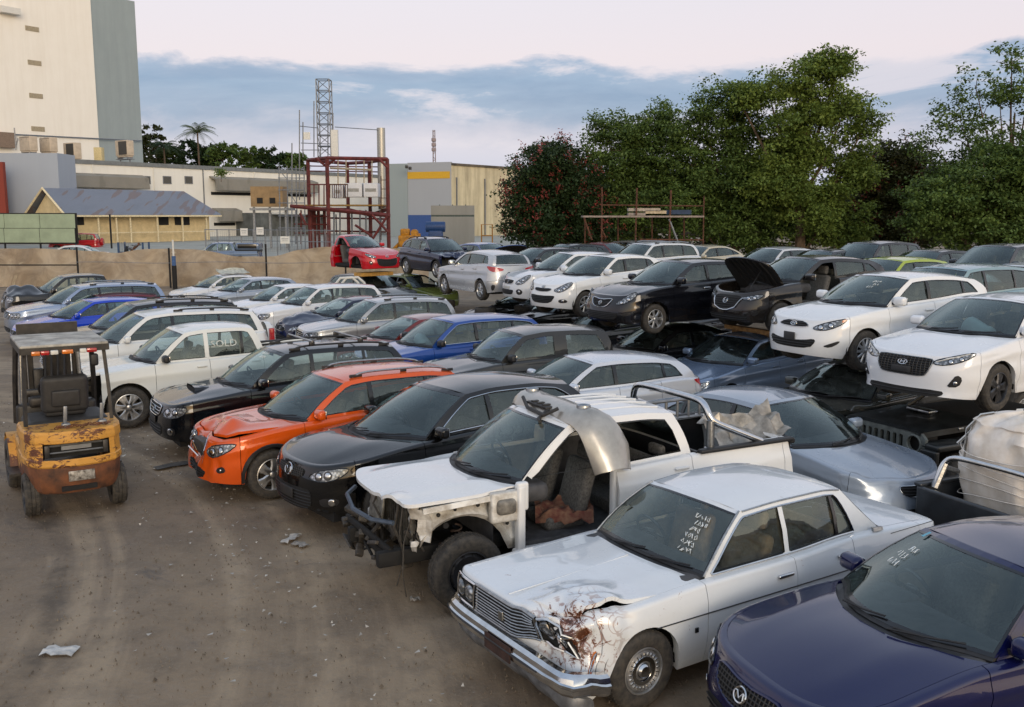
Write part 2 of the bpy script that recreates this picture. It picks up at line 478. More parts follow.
def keypts(sp):
    b = Body(sp); K_ = {}
    w = sp['W']/2
    for nm, y in (('L', -1), ('R', 1)):
        K_['fw'+nm] = (sp['xf'], y*(w-.02), sp['Rw']); K_['rw'+nm] = (sp['xr'], y*(w-.02), sp['Rw'])
        K_['wb'+nm] = b.cowl(y); K_['wt'+nm] = b.header(y); K_['rr'+nm] = b.rheader(y); K_['rb'+nm] = b.rbase(y)
        xB = sp['splits'][0]; K_['B'+nm] = (xB, y*b.side_y(xB, b.tz(xB)), b.tz(xB))
        K_['hc'+nm] = (b.T[b.ic][0], y*b.T[b.ic][1], b.T[b.ic][2]); K_['tc'+nm] = (b.T[b.jc][0], y*b.T[b.jc][1], b.T[b.jc][2])
        x, yy, z = b.surf(b.s_c, .5); K_['bc'+nm] = (x, -y*yy if y > 0 else yy, .5) if False else (x, y*abs(yy), .5)
    K_['nose'] = (b.T[0][0], 0, b.T[0][2]); K_['tail'] = (b.T[-1][0], 0, b.T[-1][2]); K_['bump'] = (0, 0, .4)
    return K_

def fill_lid(b, rear=False, na=17, nb=12, a0=-1, a1=1, b0=0, b1=1, drop=0.0):
    """bonnet or boot lid between the shoulder line and the glass base"""
    sp = b.sp; rows = []
    if not rear: Yc, Xc, ys, xs, zs = b.fy[-1], b.fx[-1], b.fy, b.fx, b.fz
    else: Yc, Xc, ys, xs, zs = b.ry[-1], b.rx[-1], b.ry, b.rx, b.rz
    g0 = (b.cowl if not rear else b.rbase)
    for i in range(nb+1):
        t = lerp(b0, b1, i/nb); row = []
        for j in range(na+1):
            a = lerp(a0, a1, j/na); A = abs(a)
            e = g0(1); c = g0(a); gap = (-.05 if not rear else .03)
            xe = lerp(Xc, e[0]+gap, t); y = A*(float(np.interp(xe, b.mx, b.my))-.004)
            xf_ = float(np.interp(A*Yc, ys, xs)); x = lerp(xf_, c[0]+gap, t)
            zf_ = float(np.interp(A*Yc, ys, zs)); ze = b.tz(xe); g = A**2.4
            zc0, zc1 = zs[0], g0(0)[2]-.012
            zc = lerp(zc0, zc1, t)+4*t*(1-t)*(sp['hoodz'] if not rear else .012)
            z = zc*(1-g)+ze*g
            z00 = zc0*(1-g)+zs[-1]*g
            z += (zf_-z00)*(1-t)**3
            if not rear and sp.get('crease', 1):
                z += .010*math.exp(-((A-.62)/.13)**2)*min(1, t*4)*sp.get('crease', 1)
            row.append((x, math.copysign(y, a), z-drop))
        rows.append(row)
    return rows

def panel(mb, b, s0, s1, v0=0, v1=1, side=-1, gap=(1, 1), roll=True, vgap=(0, 0), extra=(), mi=0):
    sp = b.sp; st = [s0, s1]
    n = max(2, int((s1-s0)/(.045 if sp.get('fine') else .09))); st += [lerp(s0, s1, i/n) for i in range(n+1)]
    for c in (sp['xf'], sp['xr']):
        for k in range(0, 17):
            x = c-sp['Ra']*math.cos(PI*k/16)*.9999; q = b.s_at(x)
            if s0 < q < s1 and b.nrm(q)[1] > .5: st.append(q)
    st = sorted(set(round(q, 4) for q in st)); o = []
    for q in st:
        if not o or q-o[-1] > .012 or q == st[-1]: o.append(q)
    if len(o) > 1 and o[-1]-o[-2] < .012 and len(o) > 2: o.pop(-2)
    st = o; st[0] = s0; st[-1] = s1
    fr = [0, .05, .12, .2, .3, .4, .5, .6, .68, .74, .79, .83, .87, .92, .96, 1]
    fr = [f for f in fr if v0-1e-6 <= f <= v1+1e-6]
    if fr[0] > v0+1e-6: fr.insert(0, v0)
    if fr[-1] < v1-1e-6: fr.append(v1)
    G = .004
    def col(s, inn=0.0, ds=0.0):
        s = s+ds; zb, zt = b.zb(s), b.zt(s); out = []
        if v0 == 0:
            p = b.surf(s, zb+.004, -.07-inn, side); out.append((p[0], p[1], p[2]+.02))
            out.append(b.surf(s, zb, -.012-inn, side))
        elif vgap[0]: out.append(b.surf(s, lerp(zb, zt, v0)+G, -.03-inn, side))
        for i, f in enumerate(fr):
            z = lerp(zb, zt, f)+(G if (i == 0 and vgap[0]) else 0)-(G if (i == len(fr)-1 and vgap[1]) else 0)
            out.append(b.surf(s, z, -inn, side))
        if v1 == 1 and roll:
            for k in (1, 2, 3, 4):
                x, y, z = b.top(s, k); nx, ny = b.nrm(s)
                out.append((x-nx*inn, side*max(0, y-ny*inn), z-(inn*.5)))
            x, y, z = b.top(s, 4); nx, ny = b.nrm(s); out.append((x-nx*.012, side*max(0, y-ny*.012), z-.03))
        elif vgap[1]: out.append(b.surf(s, lerp(zb, zt, v1)-G, -.03-inn, side))
        return out
    rows = []
    for i, s in enumerate(st):
        if i == 0 and gap[0]: rows.append(col(s, .03, G)); rows.append(col(s, 0, G)); continue
        if i == len(st)-1 and gap[1]: rows.append(col(s, 0, -G)); rows.append(col(s, .03, -G)); continue
        rows.append(col(s))
    mb.grid([[b.d(p) for p in r] for r in rows], mi, flip=(side < 0))
    return mb

def patch(b, poly, off=.004, side=-1, st=.05, thick=True, rear=False, mb=None, mi=0, sm=1, hole=None, mirror=False, flat=None):
    """a thin piece that follows the body skin; poly in (arc length from the centre line, z)"""
    mb = mb or MB()
    poly = smooth_poly(poly, sm) if sm else poly
    V, F = cdt(poly, [hole] if hole else [], st)
    def mp(s, z, o):
        q = (b.st-abs(s))*(1 if s >= 0 else -1) if rear else s
        if rear and s < 0: p = b.surf(b.st+s, z, o, -side)
        elif rear: p = b.surf(b.st-s, z, o, side)
        else: p = b.surf(s, z, o, side)
        return b.d(p)
    vs = [mp(x, z, off) for x, z in V]; n = len(vs)
    fl = (side < 0) != rear
    F2 = [f if not fl else f[::-1] for f in F]
    # orient by triangle area sign
    def area(f): return sum(V[f[i]][0]*V[f[(i+1) % len(f)]][1]-V[f[(i+1) % len(f)]][0]*V[f[i]][1] for i in range(len(f)))
    F2 = [(f if (area(f) > 0) != fl else f[::-1]) for f in F]
    mb.add(vs, F2, mi)
    if thick:
        loop = densify(poly, st); m = len(loop)
        a = [mp(x, z, off) for x, z in loop]; c = [mp(x, z, -.02) for x, z in loop]
        mb.add(a+c, [(i, (i+1) % m, (i+1) % m+m, i+m) for i in range(m)], mi)
    return mb
def sidepatch(b, poly, off=.004, side=-1, st=.08, mb=None, mi=0, sm=0, thick=True):
    """same on the flank; poly in (x, z)"""
    return patch(b, [(b.s_at(x), z) for x, z in poly], off, side, st, thick, False, mb, mi, sm)
def disc_on(b, s, z, r, off, side=-1, rear=False, dome=.0, n=14, mb=None, mi=0, rin=0.0):
    mb = mb or MB(); q = b.st-s if rear else s
    c = Vector(b.surf(q, z, off, side)); e = .02
    tu = (Vector(b.surf(q+e, z, off, side))-Vector(b.surf(q-e if q > e else q, z, off, side))).normalized()
    tv = (Vector(b.surf(q, z+e, off, side))-Vector(b.surf(q, z-e, off, side))).normalized()
    nn = tu.cross(tv).normalized(); nx, ny = b.nrm(q)
    if nn.dot(Vector((nx, side*ny, 0))) < 0: nn = -nn
    rows = []
    for k in range(5 if dome else 2):
        t = k/(4 if dome else 1); rr = r*math.cos(t*PI/2*.98) if dome else (r if k == 0 else max(rin, .0005)); h = dome*math.sin(t*PI/2)
        rows.append([b.d(tuple(c+tu*rr*math.cos(2*PI*i/n)+tv*rr*math.sin(2*PI*i/n)+nn*h)) for i in range(n)])
    mb.grid(rows, mi, closeu=True)
    rim = [b.d(tuple(c+tu*r*math.cos(2*PI*i/n)+tv*r*math.sin(2*PI*i/n)-nn*.02)) for i in range(n)]
    mb.grid([rim, rows[0]], mi, closeu=True)
    return mb
def frame_on(b, s, z, off, side=-1, rear=False):
    q = b.st-s if rear else s; e = .02
    c = Vector(b.surf(q, z, off, side))
    tu = (Vector(b.surf(q+e, z, off, side))-Vector(b.surf(abs(q-e), z, off, side if q-e >= 0 else -side))).normalized()
    tv = (Vector(b.surf(q, z+e, off, side))-Vector(b.surf(q, z-e, off, side))).normalized()
    nn = tu.cross(tv).normalized(); nx, ny = b.nrm(q)
    if nn.dot(Vector((nx, side*ny, 0))) < 0: nn = -nn; 
    return c, tu, tv, nn
def badge(b, kind, s=0.0, z=.7, size=.06, off=.012, rear=False, parent=None, m=None):
    c, tu, tv, nn = frame_on(b, s, z, off, -1, rear)
    if not rear: tu = tu if tu.y > 0 else -tu      # seen from the front, +y (the car's right) is on the left
    u = -tu if not rear else tu
    if rear: u = u if u.y < 0 else -u; u = -u if False else u
    P = lambda x, y, h=0: tuple(b.d(tuple(c+u*x*size+tv*y*size+nn*h)))
    mb = MB(); r = .004+size*.07
    ring = lambda a, e: [P(a*math.cos(2*PI*i/20), e*math.sin(2*PI*i/20)) for i in range(20)]
    if kind == 'wing':
        mb.tube(ring(1, .82), r, 5, closed=True)
        mb.tube([P(-.93, .25), P(-.5, .3), P(0, -.35), P(.5, .3), P(.93, .25)], r*.9, 5)
        mb.tube([P(-.5, .3), P(-.66, -.42)], r*.8, 5); mb.tube([P(.5, .3), P(.66, -.42)], r*.8, 5)
    elif kind == 'aitch':
        mb.tube(ring(1.15, .62), r, 5, closed=True)
        mb.tube([P(-.6, -.42), P(-.3, .42)], r, 5); mb.tube([P(.35, -.42), P(.65, .42)], r, 5); mb.tube([P(-.45, -.05), P(.48, .05)], r, 5)
    elif kind == 'oval':
        mb.tube(ring(1.2, .6), r, 5, closed=True)
        for x, y in ((-.6, .15), (-.1, .2), (.3, .0), (.6, .25), (.1, -.25)): mb.box(P(x, y), (.008, .008, .008))
    elif kind == 'ess':
        mb.tube([P(.75, .55), P(0, .95), P(-.75, .5), P(.75, -.5), P(0, -.95), P(-.75, -.55)], r*1.4, 5)
    elif kind == 'bar':
        mb.tube(ring(.9, .9), r, 5, closed=True); mb.tube([P(-1.2, 0), P(1.2, 0)], r*1.6, 5)
    elif kind == 'dia':
        for k in range(3):
            a = PI/2+k*2*PI/3; d1 = (math.cos(a), math.sin(a)); d2 = (-d1[1], d1[0])
            q = [(0, 0), (d1[0]*.5+d2[0]*.28, d1[1]*.5+d2[1]*.28), (d1[0], d1[1]), (d1[0]*.5-d2[0]*.28, d1[1]*.5-d2[1]*.28)]
            mb.add([P(*p, .004) for p in q], [(0, 1, 2, 3)])
    elif kind == 'tee':
        mb.tube(ring(1.1, .75), r, 5, closed=True); mb.tube(ring(.4, .72), r*.8, 5, closed=True)
        mb.tube([P(.8*math.cos(t), .35+.22*math.sin(t)) for t in [i*2*PI/12 for i in range(12)]], r*.8, 5, closed=True)
    return mb.build('badge', m or K('chrome'), parent, ang=50)
def writing(b, txt, s, z, size, off=.008, side=-1, rear=False, parent=None, m=None, name='lettering', tilt=0):
    c, tu, tv, nn = frame_on(b, s, z, off, side, rear)
    u = tv.cross(nn).normalized()
    V, F = text_mesh(txt, size)
    ct, sn = math.cos(tilt), math.sin(tilt)
    mb = MB(); mb.add([tuple(c+u*(x*ct-y*sn)+tv*(x*sn+y*ct)) for x, y, _ in V], F); return mb.build(name, m or K('white'), parent, ang=0)

# ---- wheels ------------------------------------------------------
_wh = {}
def wheel(Rw, tw, style, ns, parent, loc, side, steer=0.0, flat=False):
    """wheel > tyre, rim, brake_disc; outer face looks to local -y for the left side"""
    k = (round(Rw, 3), round(tw, 3), style, ns)
    w = bpy.data.objects.new('wheel', None); w.empty_display_size = .1; COL.objects.link(w)
    w.parent = parent; w.location = loc; w.rotation_euler = (0, 0, (PI if side > 0 else 0)+steer)
    if k in _wh:
        for m in _wh[k]: c = bpy.data.objects.new(m.name.split('.')[0], m); COL.objects.link(c); c.parent = w
        return w
    rr = Rw*(.66 if style not in ('old', 'steelrim') else .6); h = tw/2; ob = []
    mb = MB(); sh = Rw-.012
    mb.lathe([(rr*.97, -h*.75), (rr, -h*.92), (rr*1.08, -h), (lerp(rr, Rw, .55), -h*1.04), (lerp(rr, Rw, .8), -h*1.0), (sh, -h*.86), (Rw, -h*.66), (Rw, -h*.30), (Rw-.010, -h*.28), (Rw-.010, -h*.22), (Rw, -h*.20), (Rw+.001, 0),
              (Rw, h*.20), (Rw-.010, h*.22), (Rw-.010, h*.28), (Rw, h*.30), (Rw, h*.66), (sh, h*.86), (lerp(rr, Rw, .8), h), (lerp(rr, Rw, .4), h), (rr, h*.8)], 40, axis='y')
    for i in range(60):
        a = 2*PI*i/60
        for sg in (-1, 1): mb.box((Rw*math.cos(a), sg*h*.5, Rw*math.sin(a)), (.007, h*.42, .016), rot=(0, -a, 0))
    ob.append(mb.build('tyre', K('rubber'), w, ang=45))
    mb = MB(); m = {'alloy': 'alloy', 'alloyd': 'alloyd', 'steelrim': 'steelrim', 'old': 'alloy', 'two': 'alloy'}[style]
    mb.lathe([(rr*1.0, -h*.86), (rr*1.0, -h*.95), (rr*.955, -h*.98), (rr*.93, -h*.85), (rr*.90, -h*.4), (rr*.88, h*.6), (rr*.95, h*.8)], 36, axis='y')
    y0 = -h*.70
    if style in ('alloy', 'alloyd', 'two'):
        for i in range(ns):
            a = 2*PI*i/ns; u = Vector((math.cos(a), 0, math.sin(a))); v = Vector((-math.sin(a), 0, math.cos(a)))
            w0, w1 = rr*.16*5.5/max(ns, 5)+.012, rr*.16*5/max(ns, 5)+.008
            for tw_ in ((-1, 1) if ns <= 6 and style != 'two' else (0,)):
                sp_ = rr*.10*tw_
                q = []
                for (r_, wd, yy, o_) in ((rr*.16, w0, y0-.012, 0), (rr*.55, w1*.9, y0-.010, sp_*.7), (rr*.94, w1*1.15, y0-.002, sp_*1.6)):
                    cpt = u*r_+v*o_
                    q.append([tuple(cpt-v*wd+Vector((0, yy+.012, 0))), tuple(cpt-v*wd*.6+Vector((0, yy-.004, 0))), tuple(cpt+v*wd*.6+Vector((0, yy-.004, 0))), tuple(cpt+v*wd+Vector((0, yy+.012, 0)))])
                mb.grid(q, flip=False)
        mb.lathe([(.001, y0-.026), (rr*.12, y0-.024), (rr*.2, y0-.014), (rr*.22, y0+.02)], 20, axis='y')
    elif style == 'steelrim':
        mb.lathe([(.001, y0+.02), (rr*.18, y0+.015), (rr*.3, y0+.035), (rr*.55, y0+.02), (rr*.75, y0-.005), (rr*.93, y0+.03)], 32, axis='y')
        for i in range(10):
            a = 2*PI*i/10; mb.box((rr*.78*math.cos(a), y0-.001, rr*.78*math.sin(a)), (.03, .012, .03), rot=(0, -a, 0))
    else:   # pressed rim with a round hub cap
        mb.lathe([(.001, y0-.018), (rr*.30, y0-.016), (rr*.36, y0-.004), (rr*.62, y0-.014), (rr*.70, y0-.022), (rr*.86, y0-.012), (rr*.94, y0+.02)], 40, axis='y')
    ob.append(mb.build('rim', K(m), w, ang=35))
    if style == 'old':
        mb = MB(); mb.lathe([(.001, y0-.040), (rr*.22, y0-.038), (rr*.30, y0-.024), (rr*.32, y0-.014)], 28, axis='y')
        mb.lathe([(rr*.40, y0-.012), (rr*.43, y0-.022), (rr*.60, y0-.022), (rr*.63, y0-.012)], 36, axis='y')
        for i in range(24):
            a = 2*PI*i/24; mb.box((rr*.72*math.cos(a), y0-.024, rr*.72*math.sin(a)), (.03, .008, .007), rot=(0, -a, 0))
        ob.append(mb.build('hub_cap', K('chrome'), w, ang=35))
    mb = MB(); mb.lathe([(rr*.25, 0), (rr*.72, 0), (rr*.72, .02), (.01, .03)], 28, axis='y'); mb.lathe([(rr*.1, -h*.6), (rr*.2, -h*.5), (rr*.22, 0)], 14, axis='y')
    ob.append(mb.build('brake_disc', K('disc'), w, ang=35))
    _wh[k] = [o.data for o in ob]
    return w

_shared = {}
def share(key, name, fn, parent, loc=(0, 0, 0), rot=(0, 0, 0), scale=(1, 1, 1)):
    """one mesh per kind, linked again wherever the same part occurs"""
    if key not in _shared:
        o = fn(); _shared[key] = o.data; bpy.data.objects.remove(o)
    o = bpy.data.objects.new(name, _shared[key]); COL.objects.link(o); o.parent = parent; o.location = loc; o.rotation_euler = rot; o.scale = scale
    return o
def _seat(m):
    def f():
        mb = MB()
        mb.rbox((0, 0, .09), (.50, .50, .16), .06, 2); mb.rbox((.27, 0, .40), (.14, .48, .62), .06, 2, rot=(0, R(16), 0)); mb.rbox((.385, 0, .80), (.10, .26, .18), .045, 2, rot=(0, R(12), 0))
        return mb.build('seat', m)
    return f
def _bench(m):
    def f():
        mb = MB(); mb.rbox((0, 0, .09), (.48, 1.25, .16), .05, 2); mb.rbox((.27, 0, .36), (.14, 1.24, .55), .05, 2, rot=(0, R(18), 0))
        for y in (-.4, .4): mb.rbox((.39, y, .70), (.09, .25, .13), .04, 2)
        return mb.build('rear_bench', m)
    return f
def _steer():
    mb = MB(); mb.tube([(0, .19*math.cos(t), .19*math.sin(t)) for t in [i*2*PI/28 for i in range(28)]], .015, 7, closed=True)
    mb.rbox((-.01, 0, 0), (.05, .13, .10), .02, 2)
    for a in (0, PI, -PI/2): mb.tube([(0, 0, 0), (0, .18*math.cos(a), .18*math.sin(a))], .013, 5)
    mb.tube([(0, 0, 0), (-.35, 0, -.03)], .025, 8)
    return mb.build('steering_wheel', K('trim'))
def _mirror(m):
    def f():
        mb = MB()
        def sh(v):
            k = 1-.35*max(0, -v.x/.1); return (v.x, v.y, v.z*k)
        mb.rbox((0, 0, 0), (.12, .21, .145), .045, 3, 0, fn=sh)
        mb.rbox((.058, 0, 0), (.012, .18, .115), .005, 1, 1)
        mb.box((-.01, .12, -.045), (.06, .10, .035), 2)
        return mb.build('wing_mirror', [m, K('chrome'), K('black')])
    return f

def make_car(name, sp, P, label=None, cat='car', group=None, omit=(), open_hood=0, defs=(), detail=2, face=None, tailp=None,
             loc=(0, 0, 0), rz=0, rot=None, glassk='glass', sideglass=None, seatm='seat', mirror=None, wheels=(1, 1, 1, 1), rails=None, roofm=None, steer=0, lower=None, extras=None, interior=True, mirrorp=None, hood_defs=None):
    sp = dict(sp); b = Body(sp, defs); w = sp['W']/2
    root = empty(name, loc, rz, label, cat, group, rot)
    RM = roofm or P; MP = mirrorp or P
    has = lambda k: k not in omit
    s_b, s_rb = b.s_at(sp['xbump']), b.s_at(sp['xrb']); xd = sp['xd']; sd = [b.s_at(x) for x in xd]
    obj = {}
    ute = sp['style'] == 'ute'; sedan = sp['style'] in ('sedan', 'old')
    # bumpers: skin round both sides in one mesh
    if has('front_bumper'):
        mb = MB()
        for side in (-1, 1): panel(mb, b, 0, s_b, side=side, gap=(0, 1))
        obj['front_bumper'] = mb.build('front_bumper', P, root)
    mb = MB()
    vt = sp.get('tgv', .52)
    for side in (-1, 1):
        panel(mb, b, s_rb, b.st, 0, vt if not ute else 1, side=side, gap=(1, 0), vgap=(0, 1))
    obj['rear_bumper'] = mb.build('rear_bumper', P, root)
    if not ute:
        mb = MB(); s_tg = b.st-min(.62, sp['W']*.36)
        for side in (-1, 1): panel(mb, b, s_tg, b.st, vt, 1, side=side, gap=(1, 0), vgap=(1, 0))
        obj['tailgate'] = mb.build('boot_lid' if sedan else 'tailgate', P, root)
    for side, nm in ((-1, 'L'), (1, 'R')):
        if has('fender'+nm):
            mb = MB(); panel(mb, b, s_b, sd[0], side=side); obj['fender'+nm] = mb.build('fender', P, root)
        for i in range(len(sd)-1):
            if has('door%s%d' % (nm, i+1)):
                mb = MB(); panel(mb, b, sd[i], sd[i+1], side=side); obj['door%s%d' % (nm, i+1)] = mb.build('door', P, root)
        mb = MB(); panel(mb, b, sd[-1], s_rb, side=side); 
        if not ute: panel(mb, b, s_rb, b.st-min(.62, sp['W']*.36), vt, 1, side=side, vgap=(1, 0), gap=(0, 0))
        obj['quarter'+nm] = mb.build('rear_quarter', P, root)
    # bonnet
    if has('bonnet'):
        mb = MB(); rows = fill_lid(b, na=46, nb=34) if sp.get('fine') else fill_lid(b)
        def bd(p):
            for f_ in (hood_defs or ()): p = f_(p)
            return b.d(p)
        if open_hood:
            ex, _, ez = b.cowl(0); ex -= .05
            co, si = math.cos(open_hood), math.sin(open_hood)
            def op(p):
                x, z = p[0]-ex, p[2]-ez; return (ex+x*co-z*-si*1.0 if False else ex+x*co+z*si, p[1], ez-x*si+z*co)
            r1 = [[op(p) for p in r] for r in rows]; r2 = [[op((p[0], p[1]*.97, p[2]-.03)) for p in r] for r in rows]
            mb.grid(r1, 0); mb.grid(r2, 1, flip=True)
            for e1, e2 in ((r1[0], r2[0]), ([r[0] for r in r1], [r[0] for r in r2]), ([r[-1] for r in r1], [r[-1] for r in r2]), (r1[-1], r2[-1])): mb.grid([e1, e2], 0)
            for i in range(-3, 4): 
                k = 8+i*2; mb.tube([tuple(Vector(r2[q][k])+Vector((0, 0, 0))) for q in (1, 6, 11)], .022, 6, 1)
            obj['bonnet'] = mb.build('bonnet', [P, K('dark')], root)
            pr = MB(); pr.tube([(ex-.75, -.55, ez-.1), r2[5][4]], .006, 5); pr.build('bonnet_prop', K('black'), root)
        else:
            G = [[bd(p) for p in r] for r in rows]; mb.grid(G, flip=True)
            low = [[(p[0], p[1], p[2]-.035) for p in e] for e in (G[0], [r[0] for r in G], [r[-1] for r in G], G[-1])]
            for e, l in zip((G[0], [r[0] for r in G], [r[-1] for r in G], G[-1]), low): mb.grid([e, l])
            obj['bonnet'] = mb.build('bonnet', P, root, ang=40)
    if open_hood or not has('bonnet') or sp.get('showbay'):
        mb = MB(); yw = w-.16; x0 = .30; x1 = sp['xc']+.15; zt = b.fz[0]-.09
        mb.box(((x0+x1)/2, 0, .42), (x1-x0, yw*2, .2)); mb.rbox((x0+.38, .05, zt-.14), (.42, .62, .26), .05, 2, 0); mb.rbox((x0+.36, .05, zt-.03), (.34, .44, .07), .03, 2, 1)
        for i in range(4): mb.tube([(x0+.2, -.12+.11*i, zt-.02), (x0+.30, -.12+.11*i, zt+.03), (x0+.55, -.12+.11*i, zt-.02)], .026, 7, 1)
        mb.rbox((x0+.35, -.5, zt-.05), (.28, .20, .18), .02, 2, 0); mb.rbox((x0+.55, .52, zt-.03), (.22, .22, .14), .05, 2, 1)
        mb.tube([(x0+.1, -.4, zt-.02), (x0+.15, .1, zt+.01), (x0+.3, .5, zt)], .03, 7, 0); mb.box((x0-.02, 0, zt-.03), (.08, yw*1.7, .07), 0); mb.box((x0+.02, 0, zt-.28), (.05, yw*1.2, .36), 1)
        for y in (-yw+.05, yw-.05): mb.lathe([(.0, zt+.05), (.09, zt+.04), (.11, zt-.1)], 12, 0, c=(x0+.55, y-.06*math.copysign(1, y), 0)); mb.box((x0+.4, y, zt-.12), (.8, .12, .16), 0)
        mb.build('engine', [K('bay'), K('steel')], root)
    # boot deck / tray
    if not ute:
        mb = MB(); rows = fill_lid(b, True, nb=6); G = [[b.d(p) for p in r] for r in rows]; mb.grid(G)
        mb.build('boot_top' if sedan else 'tail_ledge', P, root, ang=40)
    else:
        xt0, xt1 = sp['xbs']+.06, sp['L']-.06; mb = MB()
        f = lambda x: b.hw(min(x, b.mx[-1]))-.03
        zt = b.tz(sp['L']-.5)
        mb.box(((xt0+xt1)/2, 0, .62), (xt1-xt0, w*2-.24, .04))
        for side in (-1, 1): mb.box(((xt0+xt1)/2, side*(w-.135), (zt+.62)/2-.005), (xt1-xt0, .03, zt-.62)); mb.rbox(((xt0+xt1)/2, side*(w-.10), zt-.006), (xt1-xt0, .09, .05), .02, 2)
        mb.box((xt0, 0, (zt+.62)/2-.01), (.04, w*2-.26, zt-.62)); mb.rbox((xt1-.0, 0, zt-.03), (.06, w*1.86, .07), .02, 2)
        for i in range(11): mb.box(((xt0+xt1)/2, -.65+.13*i, .646), (xt1-xt0-.1, .05, .015))
        mb.build('tray', K('black'), root)
    # cabin: side frames with the panes, screens, roof
    cab = sp['xreS'] > 0
    na = 16
    z1 = lambda x, z: (x, z)
    for side, nm in ((-1, 'L'), (1, 'R')):
        out = [(x, b.tz(x)-.012) for x in np.linspace(sp['xa'], sp['xbs'], 12)]
        out += [b.cline(t) for t in np.linspace(0, 1, 7)[1:]]
        out += [(x, b.zr(x)) for x in np.linspace(sp['xreS'], sp['xhs'], 12)[1:]]
        out += [b.aline(t) for t in np.linspace(1, 0, 9)[1:-1]]
        ax = [b.aline(t) for t in np.linspace(0, 1, 20)]
        az = lambda x: float(np.interp(x, [p[0] for p in ax], [p[1] for p in ax])) if x < sp['xhs'] else 9
        dr = sp['dr']; zbx = b.tz(dr[0])
        def top_(x):
            z = min(b.zr(max(x, sp['xhs']))-sp['dtop'], az(x-sp['dfr'])-.012)
            if x > dr[1]:
                t = (dr[0]-x)/max(.01, dr[0]-dr[1]); z = min(z, zbx+sp['dlow']+(b.zr(dr[1])-sp['dtop']-zbx-sp['dlow'])*max(0, t)**.7)
            return z
        low_ = lambda x: b.tz(x)+sp['dlow']+sp.get('dlr', 0)*max(0, (x-3.3))
        xs0 = sp['xa']+sp['dfr']+.03; xs1 = dr[0]
        dl = [(x, low_(x)) for x in np.linspace(xs0, xs1, 14)]+[(x, max(top_(x), low_(x)+.012)) for x in np.linspace(xs1, xs0, 24)]
        cuts = [xs0]+list(sp['splits'])+[xs1]; panes = []
        for i in range(len(cuts)-1):
            a_, c_ = cuts[i]+(sp['pw']/2 if i else .008), cuts[i+1]-(sp['pw']/2 if i < len(cuts)-2 else .012)
            if i >= 1 and i == len(cuts)-2 and len(cuts) > 3: a_ -= sp['pw']*.25
            if c_-a_ < .06: panes.append(None); continue
            pl = [(x, low_(x)+.014) for x in np.linspace(a_, c_, 8)]+[(x, max(top_(x)-.014, low_(x)+.02)) for x in np.linspace(c_, a_, 12)]
            panes.append(pl)
        pp = [p for p in panes if p]
        V, F = cdt(out, pp, .13, [dl])
        mb = MB(); ms = []
        mi_f = []
        for f in F:
            cx = sum(V[i][0] for i in f)/len(f); cz = sum(V[i][1] for i in f)/len(f)
            blk = inpoly(cx, cz, dl) and (sp['blackB'] or not any(abs(cx-q) < sp['pw']/2 for q in sp['splits'][:1]))
            mi_f.append(1 if blk else 0)
        vs = [b.d((x, side*b.side_y(x, z), z)) for x, z in V]
        if 'door%s1' % nm in omit:
            kp = [i for i, f in enumerate(F) if not (lambda cx, cz: cx < sp['splits'][0]-.02 and cz < low_(cx)+.016)(sum(V[i][0] for i in f)/len(f), sum(V[i][1] for i in f)/len(f))]
            F = [F[i] for i in kp]; mi_f = [mi_f[i] for i in kp]
        def ar(f, V=V): return sum(V[f[i]][0]*V[f[(i+1) % len(f)]][1]-V[f[(i+1) % len(f)]][0]*V[f[i]][1] for i in range(len(f)))
        for f, m_ in zip(F, mi_f): mb.f.append(tuple(f) if (ar(f) > 0) == (side < 0) else tuple(f)[::-1]); mb.m.append(m_)
        mb.v = vs
        for pl in pp:      # reveals
            q = densify(pl, .13); n_ = len(q)
            mb.add([b.d((x, side*b.side_y(x, z), z)) for x, z in q]+[b.d((x, side*(b.side_y(x, z)-.018), z)) for x, z in q], [(i, (i+1) % n_, (i+1) % n_+n_, i+n_) for i in range(n_)], 1)
        if sp.get('chromeline'):
            q = dl; mb.tube([b.d((x, side*(b.side_y(x, z)+.006), z)) for x, z in [p for p in smooth_poly(q, 1)]], .009, 5, 2, closed=True)
        obj['frame'+nm] = mb.build('window_frame', [P, K('trim'), K('chrome')], root, ang=30)
        for i, pl in enumerate(panes):
            if not pl: continue
            di = min(i+1, len(sd)-1); dk = 'door%s%d' % (nm, di)
            if 'pane%s%d' % (nm, i+1) in omit or (i < len(sd)-1 and dk in omit): continue
            V2, F2 = cdt(pl, (), .3)
            mb = MB(); mb.add([b.d((x, side*(b.side_y(x, z)-.014), z)) for x, z in V2], [f if (ar(f, V2) > 0) == (side < 0) else f[::-1] for f in F2])
            par = obj.get(dk) if i < len(sd)-1 else obj['quarter'+nm]
            gk = (sideglass or glassk) if not (sp.get('privrear') and i >= 1) else 'priv'
            mb.build('window_glass', K(gk), par or root, ang=30)
    # screens
    def screen(f0, f1, bul, nm, gm, front):
        sgn = -1 if front else 1
        H0, H1 = f0(0), f1(0)
        def pt(a, t):
            p, q = Vector(f0(a)), Vector(f1(a)); v = p.lerp(q, t); s_ = bul*4*t*(1-t)
            v += Vector((sgn*s_*.8, 0, s_*.6)); 
            if front:   # follow the pillar line
                x, z = b.aline(t); g = abs(a)**6; v.x = lerp(v.x, x, g*.9); v.z = lerp(v.z, z, g*.9)
                if g > .5: v.y = math.copysign(b.side_y(x, z), a)*1.0
            else:
                x, z = b.cline(t); g = abs(a)**6; v.x = lerp(v.x, x, g*.9); v.z = lerp(v.z, z, g*.9)
                if g > .5: v.y = math.copysign(b.side_y(x, z), a)
            return b.d(tuple(v))
